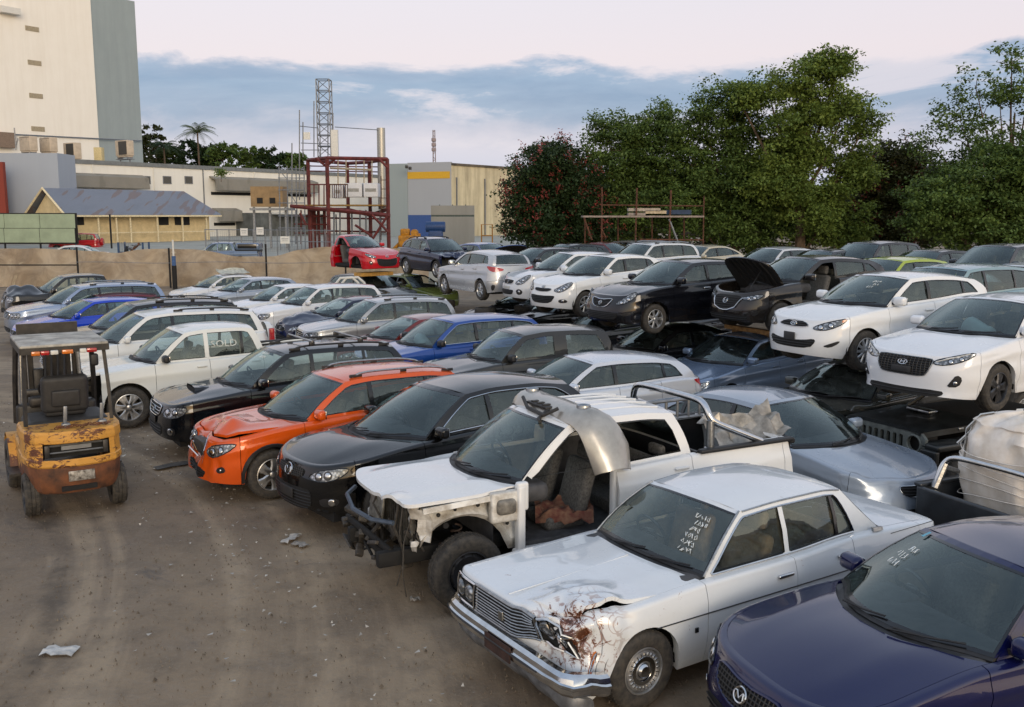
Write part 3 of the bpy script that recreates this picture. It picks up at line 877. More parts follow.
        A = [-1, -.93, -.8, -.6, -.4, -.2, 0, .2, .4, .6, .8, .93, 1]; T = [0, .035, .2, .4, .6, .8, .94, 1]
        if not front: A = [-1, -.86, -.8, -.6, -.4, -.2, 0, .2, .4, .6, .8, .86, 1]; T = [0, .06, .2, .4, .6, .8, .9, 1]
        g = MB(); fr = MB()
        for i in range(len(T)-1):
            for j in range(len(A)-1):
                q = [pt(A[j], T[i]), pt(A[j+1], T[i]), pt(A[j+1], T[i+1]), pt(A[j], T[i+1])]
                edge = j in (0, len(A)-2); 
                if edge or i in (0, len(T)-2):
                    fr.add(q, [(3, 2, 1, 0) if front else (0, 1, 2, 3)], 0 if (edge or not front or i != 0) and not (i == 0 and front) else 1)
                else: g.add(q, [(3, 2, 1, 0) if front else (0, 1, 2, 3)], 1 if (i == len(T)-3 or i == 1 and False) and False else 0)
        fo = fr.build('screen_surround', [P, K('black')], root, ang=60)
        if nm in omit: return
        # weld the pane so it shades as one sheet
        rows = [[pt(a_, t_) for a_ in A[1:-1]] for t_ in T[1:-1]]
        g = MB(); g.grid(rows, 0, flip=front)
        w_ = .018
        o = g.build(nm, [gm], root, ang=80)
        fb = MB()
        e = lambda p, q_, k: tuple(Vector(p).lerp(Vector(q_), k)+Vector((sgn*.002, 0, .002)))
        top, t2 = rows[-1], rows[-2]; fb.grid([[e(top[i], t2[i], 0) for i in range(len(top))], [e(top[i], t2[i], .22) for i in range(len(top))]], flip=not front)
        bo, b2 = rows[0], rows[1]; fb.grid([[e(bo[i], b2[i], .0) for i in range(len(bo))], [e(bo[i], b2[i], .25) for i in range(len(bo))]], flip=front)
        for j, j2 in ((0, 1), (-1, -2)):
            fb.grid([[e(r[j], r[j2], 0) for r in rows], [e(r[j], r[j2], .12) for r in rows]])
        fb.build('screen_border', K('trim'), o, ang=60)
        return o
    ws = screen(b.cowl, b.header, .045, 'windscreen', K(glassk), True)
    rw = screen(b.rbase, b.rheader, .03 if not ute else .0, 'rear_window', K('priv' if sp.get('privrear') else glassk), False)
    # cowl strip and wipers
    mb = MB(); mb.grid([[b.d(b.cowl(a, -.075)[:2]+(b.cowl(a)[2]-.03,)) for a in np.linspace(-.97, .97, 13)], [b.d(tuple(Vector(b.cowl(a))+Vector((.02, 0, -.004)))) for a in np.linspace(-.97, .97, 13)]], flip=True)
    mb.build('cowl_panel', K('black'), root)
    if detail >= 1:
        mb = MB()
        def wp(a, t):
            p, q = Vector(b.cowl(a)), Vector(b.header(a)); return p.lerp(q, t)+Vector((-.03-.03*t, 0, .022+.02*t))
        for a0, a1, t1 in ((.45, -.12, .09), (-.25, -.82, .09)): 
            mb.tube([b.d(tuple(wp(a0, .0)-Vector((0, 0, .0)))), b.d(tuple(wp(lerp(a0, a1, .5), t1*.55))), ], .009, 5)
            mb.tube([b.d(tuple(wp(lerp(a0, a1, .05), .03))), b.d(tuple(wp(lerp(a0, a1, .5), .045))), b.d(tuple(wp(a1, t1)))], .008, 5)
        mb.build('wiper', K('black'), root)
    # roof
    mb = MB(); rows = []; rows2 = []
    for t in np.linspace(0, 1, 11):
        row = []
        for j in range(na+1):
            a = -1+2*j/na; h0, h1 = b.header(a), b.rheader(a)
            x = lerp(h0[0], h1[0], t); xs = lerp(sp['xhs'], sp['xreS'], t); z = b.zr(x if abs(a) < .99 else xs)
            c = lerp(.8, .75, t)+.2*math.sin(PI*t)
            y = a*b.yr(xs)
            if t in (0, 1): y = (h0 if t == 0 else h1)[1]
            z = b.zr(xs)*abs(a)**2.2+b.zr(x)*(1-abs(a)**2.2)+sp['crown']*(1-abs(a)**2.6)*c
            if t == 0: z = h0[2]
            if t == 1: z = h1[2]
            row.append(b.d((x, y, z)))
        rows.append(row); rows2.append([(p[0], p[1]*.97, p[2]-.035) for p in row])
    if has('roof'):
        mb.grid(rows, flip=True); mb.grid(rows2, 1)
        obj['roof'] = mb.build('roof', [RM, K('liner')], root, ang=60)
    if sp.get('sunroof'):
        mb = MB(); x0, x1, yy = sp['sunroof']; q = []
        rr_ = lambda x, y: (x, y, lin(x, y)+.006)
        def lin(x, y):
            xs = min(max(x, sp['xhs']), sp['xreS']); a = min(1, abs(y)/b.yr(xs)); return b.zr(x)+sp['crown']*(1-a**2.6)*.9
        mb.grid([[rr_(lerp(x0, x1, i/6), lerp(-yy, yy, j/8)) for j in range(9)] for i in range(7)], flip=True)
        mb.build('sunroof', K('trim'), obj['roof'])
    # interior
    if interior:
        mb = MB(); xa, xz = sp['xa']-.05, sp['xbs']-.02 if not ute else sp['xbs']-.05
        zf = .38 if not ute else .6
        mb.box(((xa+xz)/2, 0, zf-.06), (xz-xa, w*2-.3, .05), 0)
        for side in (-1, 1):
            if 'door%s1' % ('L' if side < 0 else 'R') in omit: continue
            mb.grid([[(x, side*(b.hw(x)-.07), zz) for x in np.linspace(xa, xz, 10)] for zz in (zf-.08, .75, .02)][:2]+[[(x, side*(b.hw(x)-.055), b.tz(x)-.01) for x in np.linspace(xa, xz, 10)]], 0)
        mb.grid([[(xa-.28, y, zf) for y in (-w+.15, w-.15)], [(xa-.28, y, sp['zc']-.1) for y in (-w+.15, w-.15)]])
        mb.build('floor_pan', K('interior'), root)
        mb = MB(); zd = sp['zc']; mb.rbox((xa+.10, 0, zd-.13), (.55, w*2-.24, .2), .08, 2); mb.rbox((xa+.25, w*.45, zd-.06), (.22, .36, .12), .04, 2); mb.box((xa+.35, 0, zd-.4), (.3, .22, .5))
        mb.build('dashboard', K('interior'), root)
        sx = sp['splits'][0]-.62; zs = max(.36, b.tz(2.5)-.66)
        for y in (-.36, .36): share('seat'+seatm, 'seat', _seat(K(seatm)), root, (sx+.2, y, zs))
        if (sp['dr'][0]-sp['splits'][0] > .7): share('bench'+seatm, 'rear_bench', _bench(K(seatm)), root, (sx+1.12, 0, zs), scale=(1, (w-.2)/.7, 1))
        share('steer', 'steering_wheel', _steer, root, (xa+.42, w*.42, zd-.02), (0, R(-22), 0))
        if not ute and not sedan:
            pass
        mb = MB(); p = b.header(0); mb.rbox((p[0]+.03, 0, p[2]-.10), (.03, .22, .06), .012, 2); mb.build('rear_view_mirror', K('trim'), root)
    # underside and arches
    ub0 = 1.1 if sp.get('noubf') else .25; xr_ = min(sp['xr'], sp['L']); mb = MB(); mb.box(((sp['L']-.25+ub0)/2, 0, .27), (sp['L']-.25-ub0, w*2-.42, .12)); mb.box(((sp['xf']+xr_)/2, 0, .33), (xr_-sp['xf']-2*sp['Ra'], w*2-.16, .10))
    for c in (sp['xf'], sp['xr']):
        if c > sp['L']: continue
        za = sp.get('za', sp['Rw'])
        for side in (-1, 1):
            if 'fenderL' in omit and c == sp['xf'] and side < 0: continue
            rows = [[(c-(sp['Ra']+.03)*math.cos(t), side*y, za+(sp['Ra']+.03)*math.sin(t)*1.0) for t in [PI*k/12-.15 for k in range(13)]+[PI+.15]] for y in (w-.055, w-.36)]
            mb.grid(rows); 
            q = rows[1]; mb.add(q, [tuple(range(len(q)))])
        mb.tube([(c, -w+.2, sp['Rw']), (c, w-.2, sp['Rw'])], .045, 8)
    mb.build('underbody', K('dark'), root)
    # wheels
    i = 0
    for x in (sp['xf'], sp['xr']):
        for side in (-1, 1):
            if wheels[i]: wheel(sp['Rw'], sp['tw'], sp['rim'], sp['ns'], root, (x, side*(w-sp['tw']/2-.025), sp['Rw']), side, steer if x == sp['xf'] else 0)
            i += 1
    # plastic cladding
    if sp.get('clad'):
        ck, ch = sp['clad']
        for side in (-1, 1):
            for c in (sp['xf'], sp['xr']):
                if c == sp['xf'] and 'fender'+('L' if side < 0 else 'R') in omit: continue
                rows = []; mb = MB()
                for t in [PI*k/18 for k in range(-1, 20)]:
                    row = []
                    for dr_ in (0, .004, .045, .055):
                        x = c-(sp['Ra']+dr_-.006)*math.cos(t); z = max(.2, sp.get('za', sp['Rw'])+(sp['Ra']+dr_-.006)*math.sin(t)); s_ = b.s_at(x)
                        row.append(b.d(b.surf(s_, z, (.016 if 0 < dr_ < .05 else .0)-.0, side)))
                    rows.append(row)
                mb.grid(rows); mb.build('arch_moulding', K(ck), root, ang=50)
            0 and sidepatch(b, [(sp['xf']+sp['Ra'], .22), (sp['xr']-sp['Ra'], .22), (sp['xr']-sp['Ra'], ch), (sp['xf']+sp['Ra'], ch)], .012, side, .15, mb)
    # doors furniture
    if detail >= 1:
        for side, nm in ((-1, 'L'), (1, 'R')):
            for i in range(len(sd)-1):
                dk = 'door%s%d' % (nm, i+1)
                if dk not in obj: continue
                x = xd[i+1]-.16; z = b.tz(x)-sp.get('hz', .115); mb = MB()
                px, py, pz = b.surf(b.s_at(x), z, .018, side)
                px, py, pz = b.d((px, py, pz)); mb.rbox((px, py, pz), (.19, .035, .035), .015, 2)
                mb.build('handle', K(sp['hk']) if sp.get('hk') else P, obj[dk])
            if has('mirror'+nm):
                xm_ = sp['xa']+.16+sp.get('mdx', 0); zm = b.tz(xm_)+.085+sp.get('mdz', 0); ym = b.side_y(xm_, zm)+.13
                mm = mirror or MP
                share('mir'+mm.name, 'wing_mirror', _mirror(mm), obj.get('door%s1' % nm) or root, (xm_, side*ym, zm), (0, 0, PI if side > 0 else 0), (1 if side < 0 else -1, 1, 1))
        if sp.get('belt'):
            for side in (-1, 1):
                mb = MB(); z = sp['belt']; mb.tube([b.d(b.surf(b.s_at(x), z+(x-2)*sp.get('beltslope', .0), .004, side)) for x in np.linspace(sp['xf']+.1, sp['L']-.35, 30)], .006, 5); mb.build('side_moulding', K('black'), root)
    if rails:
        for side in (-1, 1):
            mb = MB(); x0, x1 = rails[1], rails[2]
            P_ = lambda x, h: b.d((x, side*(b.yr(min(max(x, sp['xhs']), sp['xreS']))-.09), b.zr(x)+sp['crown']*.45+h))
            mb.tube([P_(x0, .0), P_(x0+.12, .035)]+[P_(x, .04) for x in np.linspace(x0+.25, x1-.25, 8)]+[P_(x1-.12, .035), P_(x1, .0)], .018, 7, 0)
            for x in (x0+.06, (x0+x1)/2, x1-.06): mb.rbox(P_(x, .012), (.2 if x != (x0+x1)/2 else .10, .035, .045), .012, 2, 1)
            mb.build('roof_rail', [K(rails[0]), K('black')], root)
    if face: FACES[face](b, root, P, omit)
    if tailp: TAILS[tailp](b, root, P, omit)
    if extras: extras(b, root, obj, P)
    return root, b, obj

# ------------------------------------------------------------------ noses and tails
def sym(h):  # half outline (s >= 0), top centre first -> closed outline
    return [(s, z) for s, z in h]+[(-s, z) for s, z in h[::-1] if s > 1e-6]
def head(b, root, poly, bowls=(), omit=(), amber=None, sm=1, drl=None, side=(-1, 1)):
    for sd in side:
        if 'headlight'+('L' if sd < 0 else 'R') in omit: continue
        o = patch(b, poly, .004, sd, .04, sm=sm).build('headlight', lamp_mat(), root, ang=50)
        pz = smooth_poly(poly, sm) if sm else poly
        mb = MB(); mb.tube([b.d(b.surf(s, z, .005, sd)) for s, z in densify(pz, .03)], .007, 5, closed=True); mb.build('bezel', K('trim'), o)
        for (s, z, r) in bowls:
            mb = MB(); disc_on(b, s, z, r*1.25, .007, sd, mb=mb, mi=0); disc_on(b, s, z, r*.9, .008, sd, dome=r*.22, mb=mb, mi=1)
            mb.build('lens', [K('trim'), K('chrome')], o, ang=50)
        if amber: patch(b, amber, .009, sd, .03).build('indicator', K('amber'), o)
        if drl: 
            mb = MB(); mb.tube([b.d(b.surf(s, z, .012, sd)) for s, z in drl], .007, 5); mb.build('light_strip', K('white'), o)
def grille(b, root, half, bars=5, frame=None, fr=.010, name='grille', off=.004, sm=1, vert=False, barm='black', base='dark'):
    poly = sym(half); pz = smooth_poly(poly, sm) if sm else poly
    o = patch(b, poly, off, -1, .06, sm=sm).build(name, K(base), root, ang=50)
    zs = [z for s, z in pz]; z0, z1 = min(zs), max(zs); mb = MB()
    for i in range(1, bars+1):
        z = lerp(z0, z1, i/(bars+1)); xs = []
        for k in range(len(pz)):
            a, c = pz[k], pz[(k+1) % len(pz)]
            if (a[1] > z) != (c[1] > z): xs.append(a[0]+(c[0]-a[0])*(z-a[1])/(c[1]-a[1]))
        if len(xs) >= 2:
            s0, s1 = min(xs)+.004, max(xs)-.004; mb.tube([b.d(b.surf(s, z, off+.008, -1)) for s in np.linspace(s0, s1, 14)], .0065, 5, 0)
    if vert:
        sm_ = max(s for s, z in pz)
        for i in range(-vert, vert+1):
            s = sm_*i/(vert+.7); zz = []
            for k in range(len(pz)):
                a, c = pz[k], pz[(k+1) % len(pz)]
                if (a[0] > s) != (c[0] > s): zz.append(a[1]+(c[1]-a[1])*(s-a[0])/(c[0]-a[0]))
            if len(zz) >= 2: mb.tube([b.d(b.surf(s, z, off+.010, -1)) for z in np.linspace(min(zz), max(zz), 4)], .005, 4, 0)
    if mb.f: mb.build('grille_bars', K(barm), o)
    if frame:
        mb = MB(); mb.tube([b.d(b.surf(s, z, off+.006, -1)) for s, z in densify(pz, .04)], fr, 6, closed=True); mb.build('grille_surround', frame if not isinstance(frame, str) else K(frame), o)
    return o
def intake(b, root, half, bars=3, name='bumper_intake', sm=1): return grille(b, root, half, bars, None, name=name, sm=sm)
def fog(b, root, poly, c, r, side=(-1, 1), omit=()):
    for sd in side:
        o = patch(b, poly, .004, sd, .05, sm=1).build('fog_lamp', K('black'), root, ang=50)
        if c: disc_on(b, c[0], c[1], r, .008, sd, dome=.01).build('lens', K('chrome'), o, ang=50)
def plate(b, root, s=0, z=.42, w=.37, h=.11, txt=None, rear=False, m='plate', off=.02):
    c, tu, tv, nn = frame_on(b, s, z, off, -1, rear)
    mb = MB(); mb.rbox(tuple(b.d(tuple(c))), (.012, w, h), .005, 1); mb.build('number_plate', K(m), root)
def F_generic(b, root, P, omit):
    z = b.T[0][2]; 
    head(b, root, [(.44, z-.16), (.62, z-.17), (.84, z-.11), (.98, z+.0), (.80, z-.015), (.55, z-.075)], [(.58, z-.12, .04), (.74, z-.09, .04)], omit)
    grille(b, root, [(0, z-.07), (.30, z-.075), (.36, z-.10), (.32, z-.19), (0, z-.20)], 3, 'chrome', .006)
    intake(b, root, [(0, .42), (.45, .42), (.50, .36), (.42, .28), (0, .27)], 2)
    fog(b, root, [(.58, .42), (.74, .44), (.78, .34), (.60, .32)], (.67, .38), .035)
    badge(b, 'oval', 0, z-.13, .05, parent=root)
def F_bigsuv(b, root, P, omit):
    z = b.T[0][2]
    head(b, root, [(.46, z-.22), (.72, z-.23), (.92, z-.18), (.96, z-.04), (.74, z-.03), (.46, z-.05)], [(.6, z-.13, .06), (.78, z-.13, .045)], omit)
    grille(b, root, [(0, z-.04), (.40, z-.04), (.42, z-.08), (.38, z-.24), (0, z-.24)], 4, 'chrome', .008, barm='chrome')
    intake(b, root, [(0, .52), (.45, .52), (.48, .46), (.42, .38), (0, .37)], 2)
    fog(b, root, [(.62, .52), (.80, .54), (.82, .42), (.64, .41)], (.72, .47), .04)
    badge(b, 'oval', 0, z-.14, .06, parent=root)
def F_i30(b, root, P, omit):
    head(b, root, [(.43, .665), (.60, .66), (.86, .735), (1.02, .825), (.94, .835), (.62, .765), (.45, .715)], [(.66, .715, .03), (.80, .75, .028)], omit, drl=[(.47, .70), (.70, .77), (.92, .825)])
    grille(b, root, [(0, .735), (.40, .735), (.44, .70), (.36, .52), (.28, .49), (0, .49)], 7, 'steel', .008, vert=7)
    intake(b, root, [(0, .31), (.56, .32), (.60, .27), (.5, .225), (0, .22)], 1, 'lower_lip')
    fog(b, root, [(.62, .37), (.78, .38), (.82, .50), (.74, .55), (.67, .45)], (.73, .43), .028)
    badge(b, 'aitch', 0, .655, .06, parent=root); plate(b, root, z=.56, w=.3, h=.09)
def F_accent(b, root, P, omit):
    head(b, root, [(.40, .665), (.52, .64), (.70, .66), (.92, .755), (1.0, .84), (.78, .80), (.52, .73)], [(.55, .69, .038), (.72, .725, .036)], omit, amber=[(.90, .77), (.97, .80), (.98, .83), (.90, .81)])
    grille(b, root, [(0, .765), (.22, .755), (.34, .70), (.26, .675), (0, .665)], 2, 'chrome', .006)
    intake(b, root, [(0, .46), (.30, .48), (.46, .51), (.50, .47), (.40, .355), (0, .34)], 3)
    fog(b, root, [(.60, .40), (.72, .38), (.86, .46), (.86, .50), (.72, .45)], None, .03)
    badge(b, 'aitch', 0, .715, .055, parent=root); plate(b, root, z=.52, w=.24, h=.12)
def F_i20(b, root, P, omit):
    head(b, root, [(.38, .66), (.55, .61), (.72, .66), (.90, .78), (.96, .87), (.80, .85), (.55, .745)], [(.56, .67, .04), (.70, .72, .036)], omit)
    grille(b, root, [(0, .70), (.28, .71), (.34, .68), (.26, .635), (0, .62)], 2, 'chrome', .007)
    intake(b, root, [(0, .52), (.44, .54), (.46, .50), (.34, .35), (0, .33)], 4)
    fog(b, root, [(.56, .44), (.70, .46), (.80, .42), (.78, .37), (.58, .36)], (.68, .41), .035)
    badge(b, 'aitch', 0, .74, .055, parent=root)
def F_swift(b, root, P, omit):
    head(b, root, [(.42, .66), (.52, .60), (.72, .63), (.92, .78), (1.0, .90), (.84, .87), (.58, .76)], [(.56, .68, .045), (.72, .74, .042)], omit)
    grille(b, root, [(0, .74), (.30, .73), (.36, .70), (.30, .62), (0, .60)], 5, P)
    intake(b, root, [(0, .46), (.36, .46), (.40, .42), (.32, .32), (0, .31)], 4)
    fog(b, root, [(.50, .46), (.64, .50), (.74, .42), (.68, .33), (.54, .33)], (.62, .41), .04)
    badge(b, 'ess', 0, .67, .05, parent=root); plate(b, root, z=.52, w=.36, h=.08, m='white')
def F_tiida(b, root, P, omit):
    head(b, root, [(.46, .63), (.60, .62), (.78, .68), (.96, .80), (1.0, .90), (.84, .86), (.56, .70)], [(.62, .67, .035), (.78, .745, .04)], omit)
    grille(b, root, [(0, .70), (.30, .735), (.37, .72), (.22, .56), (0, .55)], 5, 'chrome', .014)
    intake(b, root, [(0, .46), (.50, .46), (.56, .40), (.46, .30), (0, .28)], 4)
    fog(b, root, [(.62, .44), (.84, .48), (.86, .42), (.66, .38)], None, .03)
    badge(b, 'bar', 0, .64, .05, parent=root)
def F_mazda2(b, root, P, omit):
    head(b, root, [(.44, .665), (.60, .65), (.78, .68), (.92, .76), (.86, .79), (.62, .745), (.46, .715)], [(.58, .70, .038), (.72, .715, .03)], omit)
    grille(b, root, [(0, .74), (.36, .74), (.42, .69), (.30, .50), (.12, .44), (0, .43)], 6, None)
    mb = MB(); mb.tube([b.d(b.surf(s, z, .014)) for s, z in [(-.60, .70), (-.44, .69), (-.38, .62), (-.30, .51), (-.12, .45), (0, .44), (.12, .45), (.30, .51), (.38, .62), (.44, .69), (.60, .70)]], .014, 6); mb.build('chrome_wing', K('chrome'), root)
    intake(b, root, [(0, .36), (.56, .36), (.60, .30), (.50, .24), (0, .23)], 2)
    fog(b, root, [(.66, .42), (.80, .46), (.82, .40), (.70, .34)], None, .03)
    badge(b, 'wing', 0, .63, .065, parent=root)
def F_mazda3(b, root, P, omit):
    head(b, root, [(.46, .66), (.60, .62), (.80, .66), (.98, .78), (.90, .80), (.62, .73)], [(.60, .67, .035), (.74, .70, .035)], omit)
    grille(b, root, [(0, .55), (.42, .60), (.48, .58), (.42, .38), (.30, .32), (0, .31)], 4, 'black', .012)
    fog(b, root, [(.62, .50), (.78, .52), (.76, .40), (.66, .36)], (.70, .45), .035)
    badge(b, 'wing', 0, .68, .06, parent=root)
def F_cx7(b, root, P, omit):
    head(b, root, [(.44, .72), (.66, .70), (.86, .75), (1.02, .86), (.94, .885), (.66, .85), (.48, .79)], [(.60, .765, .045), (.73, .785, .045)], omit)
    grille(b, root, [(0, .82), (.30, .83), (.36, .79), (.30, .72), (0, .70)], 4, None, vert=7)
    intake(b, root, [(0, .58), (.42, .60), (.50, .55), (.50, .40), (.40, .33), (0, .31)], 6)
    fog(b, root, [(.62, .50), (.86, .52), (.88, .44), (.70, .39), (.62, .42)], (.78, .46), .045)
    badge(b, 'wing', 0, .775, .085, parent=root, off=.02); plate(b, root, z=.5, w=.34, h=.12)
def F_navy(b, root, P, omit):
    head(b, root, [(.46, .60), (.62, .575), (.82, .63), (.96, .74), (.86, .77), (.60, .71)], [(.60, .65, .045), (.74, .67, .042)], omit)
    grille(b, root, [(0, .675), (.32, .70), (.40, .67), (.30, .55), (.14, .50), (0, .495)], 5, P, .012, vert=9)
    intake(b, root, [(0, .43), (.40, .44), (.52, .38), (.44, .27), (0, .24)], 3)
    fog(b, root, [(.62, .42), (.80, .44), (.80, .34), (.66, .30)], (.71, .38), .04)
    badge(b, 'wing', 0, .61, .065, parent=root, off=.022)
def F_xv(b, root, P, omit):
    head(b, root, [(.44, .70), (.54, .64), (.74, .66), (.96, .78), (1.0, .84), (.70, .80), (.50, .755)], [(.58, .71, .045), (.75, .735, .04)], omit)
    grille(b, root, [(0, .76), (.30, .77), (.38, .72), (.30, .61), (0, .60)], 2, 'chrome', .008)
    intake(b, root, [(0, .46), (.40, .46), (.44, .40), (.36, .31), (0, .30)], 3)
    fog(b, root, [(.64, .50), (.80, .53), (.84, .45), (.70, .43)], (.74, .475), .022)
    badge(b, 'oval', 0, .69, .05, parent=root)
def F_forester(b, root, P, omit):
    head(b, root, [(.44, .71), (.66, .68), (.90, .72), (1.02, .86), (.84, .87), (.54, .845)], [(.60, .775, .055), (.78, .785, .045)], omit)
    grille(b, root, [(0, .85), (.32, .855), (.37, .82), (.30, .68), (0, .665)], 3, 'chrome', .010, barm='chrome')
    intake(b, root, [(0, .56), (.40, .56), (.44, .48), (.36, .36), (0, .35)], 3)
    fog(b, root, [(.58, .52), (.76, .54), (.78, .42), (.62, .40)], (.68, .47), .055)
    badge(b, 'oval', 0, .76, .055, parent=root); plate(b, root, z=.6, w=.36, h=.11)
def F_none(b, root, P, omit): pass
FACES = dict(generic=F_generic, bigsuv=F_bigsuv, i30=F_i30, accent=F_accent, i20=F_i20, swift=F_swift, tiida=F_tiida, mazda2=F_mazda2, mazda3=F_mazda3, cx7=F_cx7, navy=F_navy, xv=F_xv, forester=F_forester, none=F_none)
def tlamp(b, root, poly, omit=(), sm=1):
    for sd in (-1, 1):
        o = patch(b, poly, .005, sd, .05, rear=True, sm=sm).build('tail_light', K('red'), root, ang=50)
def T_hatch(b, root, P, omit):
    z = b.T[-1][2]; e = sum(1 for _ in ())
    tlamp(b, root, [(.50, z-.18), (.78, z-.17), (1.02, z-.03), (.98, z-.0), (.74, z-.02), (.52, z-.05)])
    plate(b, root, z=z-.32, rear=True, m='white')
def T_corolla(b, root, P, omit):
    z = b.T[-1][2]
    tlamp(b, root, [(.36, z-.16), (.62, z-.20), (.80, z-.20), (1.06, z-.06), (1.04, z-.03), (.80, z-.04), (.40, z-.10)])
    plate(b, root, z=z-.27, rear=True, m='plate')
    for sd in (-1, 1): patch(b, [(.66, .50), (.80, .50), (.80, .34), (.72, .32)], .005, sd, .05, rear=True, sm=1).build('fog_lamp', K('black'), root)
def T_old(b, root, P, omit): tlamp(b, root, [(.45, .62), (.80, .62), (.84, .78), (.45, .78)])
TAILS = dict(hatch=T_hatch, corolla=T_corolla, old=T_old)

# ------------------------------------------------------------------ body types
HATCH = spec()
I30 = spec(L=4.34, W=1.795, xf=.905, xr=3.555, Rw=.325, Ra=.375, rim='alloyd', ns=5, fp=[(.15, .10), (.22, .0), (.30, .02), (.42, .01), (.55, 0), (.68, .03), (.76, .09), (.86, .2)], tl=[(0, .745), (.4, .83), (.9, .90), (1.35, .955), (2.6, 1.0), (3.7, 1.06), (4.3, 1.05)], roof=[(2.05, 1.39), (2.6, 1.42), (3.2, 1.405), (3.8, 1.33)])
ACCENT = spec(L=4.12, W=1.70, xf=.82, xr=3.39, Rw=.315, Ra=.365, cf=.66, ns=10, tl=[(0, .76), (.3, .83), (.9, .92), (1.3, .96), (2.5, 1.03), (3.4, 1.09), (4.1, 1.07)], xd=(1.30, 2.36, 3.12), xc=.98, xa=1.34, xh=1.93, xhs=2.03, xreS=3.62, xre=3.68, xbs=3.86, xb=3.98, xrb=3.80, splits=(2.34, 3.22), dr=(3.56, 3.40), roof=[(2.0, 1.39), (2.5, 1.415), (3.0, 1.40), (3.6, 1.33)], hoodz=.035)
I20 = spec(ACCENT, L=3.95, W=1.70, xf=.77, xr=3.29, xd=(1.26, 2.28, 3.02), xrb=3.66, xreS=3.45, xre=3.52, xbs=3.68, xb=3.82, splits=(2.26, 3.1), dr=(3.40, 3.22), tl=[(0, .77), (.3, .85), (.8, .93), (1.3, .98), (2.5, 1.04), (3.3, 1.09), (3.95, 1.07)], roof=[(2.0, 1.42), (2.5, 1.445), (3.0, 1.43), (3.45, 1.37)], ns=7)
SWIFT = spec(I20, L=3.85, xf=.78, xr=3.21, W=1.695, xrb=3.6, xb=3.74, tl=[(0, .78), (.3, .86), (.8, .94), (1.3, .99), (2.5, 1.05), (3.3, 1.10), (3.85, 1.08)], roof=[(1.9, 1.44), (2.4, 1.455), (3.0, 1.43), (3.4, 1.38)], xc=.95, xa=1.24, xh=1.80, xhs=1.92, blackB=True)
TIIDA = spec(L=4.30, W=1.76, xf=.86, xr=3.56, Rw=.31, Ra=.37, ns=7, rim='alloy', tl=[(0, .77), (.3, .84), (.9, .95), (1.3, .99), (2.5, 1.04), (3.6, 1.09), (4.3, 1.07)], roof=[(2.0, 1.43), (2.6, 1.465), (3.2, 1.45), (3.8, 1.39)], hoodz=.05, hk='chrome')
MAZDA2 = spec(ACCENT, L=4.06, W=1.695, xf=.79, xr=3.36, Rw=.305, rim='steelrim', tl=[(0, .76), (.3, .86), (.9, .95), (1.3, .99), (2.5, 1.05), (3.4, 1.12), (4.05, 1.10)], roof=[(2.0, 1.42), (2.5, 1.44), (3.0, 1.42), (3.6, 1.34)])
MAZDA3 = spec(L=4.46, W=1.755, xf=.91, xr=3.55, Rw=.32, Ra=.37, tl=[(0, .70), (.3, .82), (.9, .93), (1.35, .98), (2.6, 1.03), (3.7, 1.09), (4.4, 1.07)], xb=4.28, xrb=4.08, xreS=3.85, xre=3.95, xbs=4.10, dr=(3.80, 3.6))
COROLLA = spec(L=4.28, W=1.76, xf=.95, xr=3.55, Rw=.31, tgv=.45, cbul=.035, tl=[(0, .72), (.3, .82), (.9, .92), (1.35, .97), (2.6, 1.02), (3.7, 1.08), (4.2, 1.06)], roof=[(2.05, 1.40), (2.6, 1.44), (3.2, 1.425), (3.85, 1.36)], xreS=3.84, xre=3.95, xb=4.16, xbs=4.02, ns=7)
NAVY = spec(L=4.60, W=1.78, cf=.70, xf=.93, xr=3.60, tl=[(0, .70), (.3, .77), (.9, .89), (1.35, .95), (2.6, .99), (3.8, 1.03), (4.6, 1.0)], style='sedan', xb=4.05, xbs=3.95, xre=3.35, xreS=3.30, dr=(3.75, 3.25), cen=.06, hoodz=.045, zb=1.03, roof=[(2.05, 1.385), (2.6, 1.415), (3.0, 1.40), (3.3, 1.36)], xc=1.10, xa=1.48, splits=(2.5, 3.4))
SEDAN = spec(L=4.60, W=1.76, style='sedan', xf=.92, xr=3.58, xre=3.30, xreS=3.25, xb=3.98, xbs=3.86, zb=1.06, dr=(3.66, 3.22), splits=(2.46, 3.36), tl=[(0, .71), (.3, .80), (.9, .90), (1.35, .96), (2.6, 1.01), (3.8, 1.06), (4.6, 1.02)], roof=[(2.05, 1.39), (2.6, 1.42), (3.0, 1.405), (3.3, 1.35)], cen=.04, rim='alloy')
SUV = spec(L=4.55, W=1.82, cf=.55, nf=2.9, xf=.90, xr=3.55, Rw=.36, Ra=.42, sill=[(0, .34), (.5, .30), (1.3, .30), (3.0, .31), (4.0, .33), (4.5, .38)],
    fp=[(.2, .12), (.32, .03), (.5, 0), (.65, .015), (.8, .05), (.92, .12), (1.1, .25)], rp=[(.2, .1), (.4, .0), (.6, 0), (.8, .03), (1.0, .06), (1.2, .12)], sp=[(.2, .08), (.3, .03), (.5, .005), (.7, 0), (.85, .012), (.95, .02), (1.05, .05), (1.3, .1)],
    tl=[(0, .88), (.3, .96), (.9, 1.04), (1.35, 1.09), (2.6, 1.13), (3.7, 1.18), (4.5, 1.17)], xc=1.05, zc=1.12, xa=1.38, xh=1.95, xhs=2.05, roof=[(2.0, 1.60), (2.6, 1.64), (3.4, 1.63), (4.1, 1.56)], xre=4.15, xreS=4.08, xb=4.42, xbs=4.30, dr=(4.15, 4.0), splits=(2.50, 3.48), xd=(1.38, 2.50, 3.42), yr=.60, yrr=.57, xrb=4.12, xbump=.44, tgv=.42, ns=5)
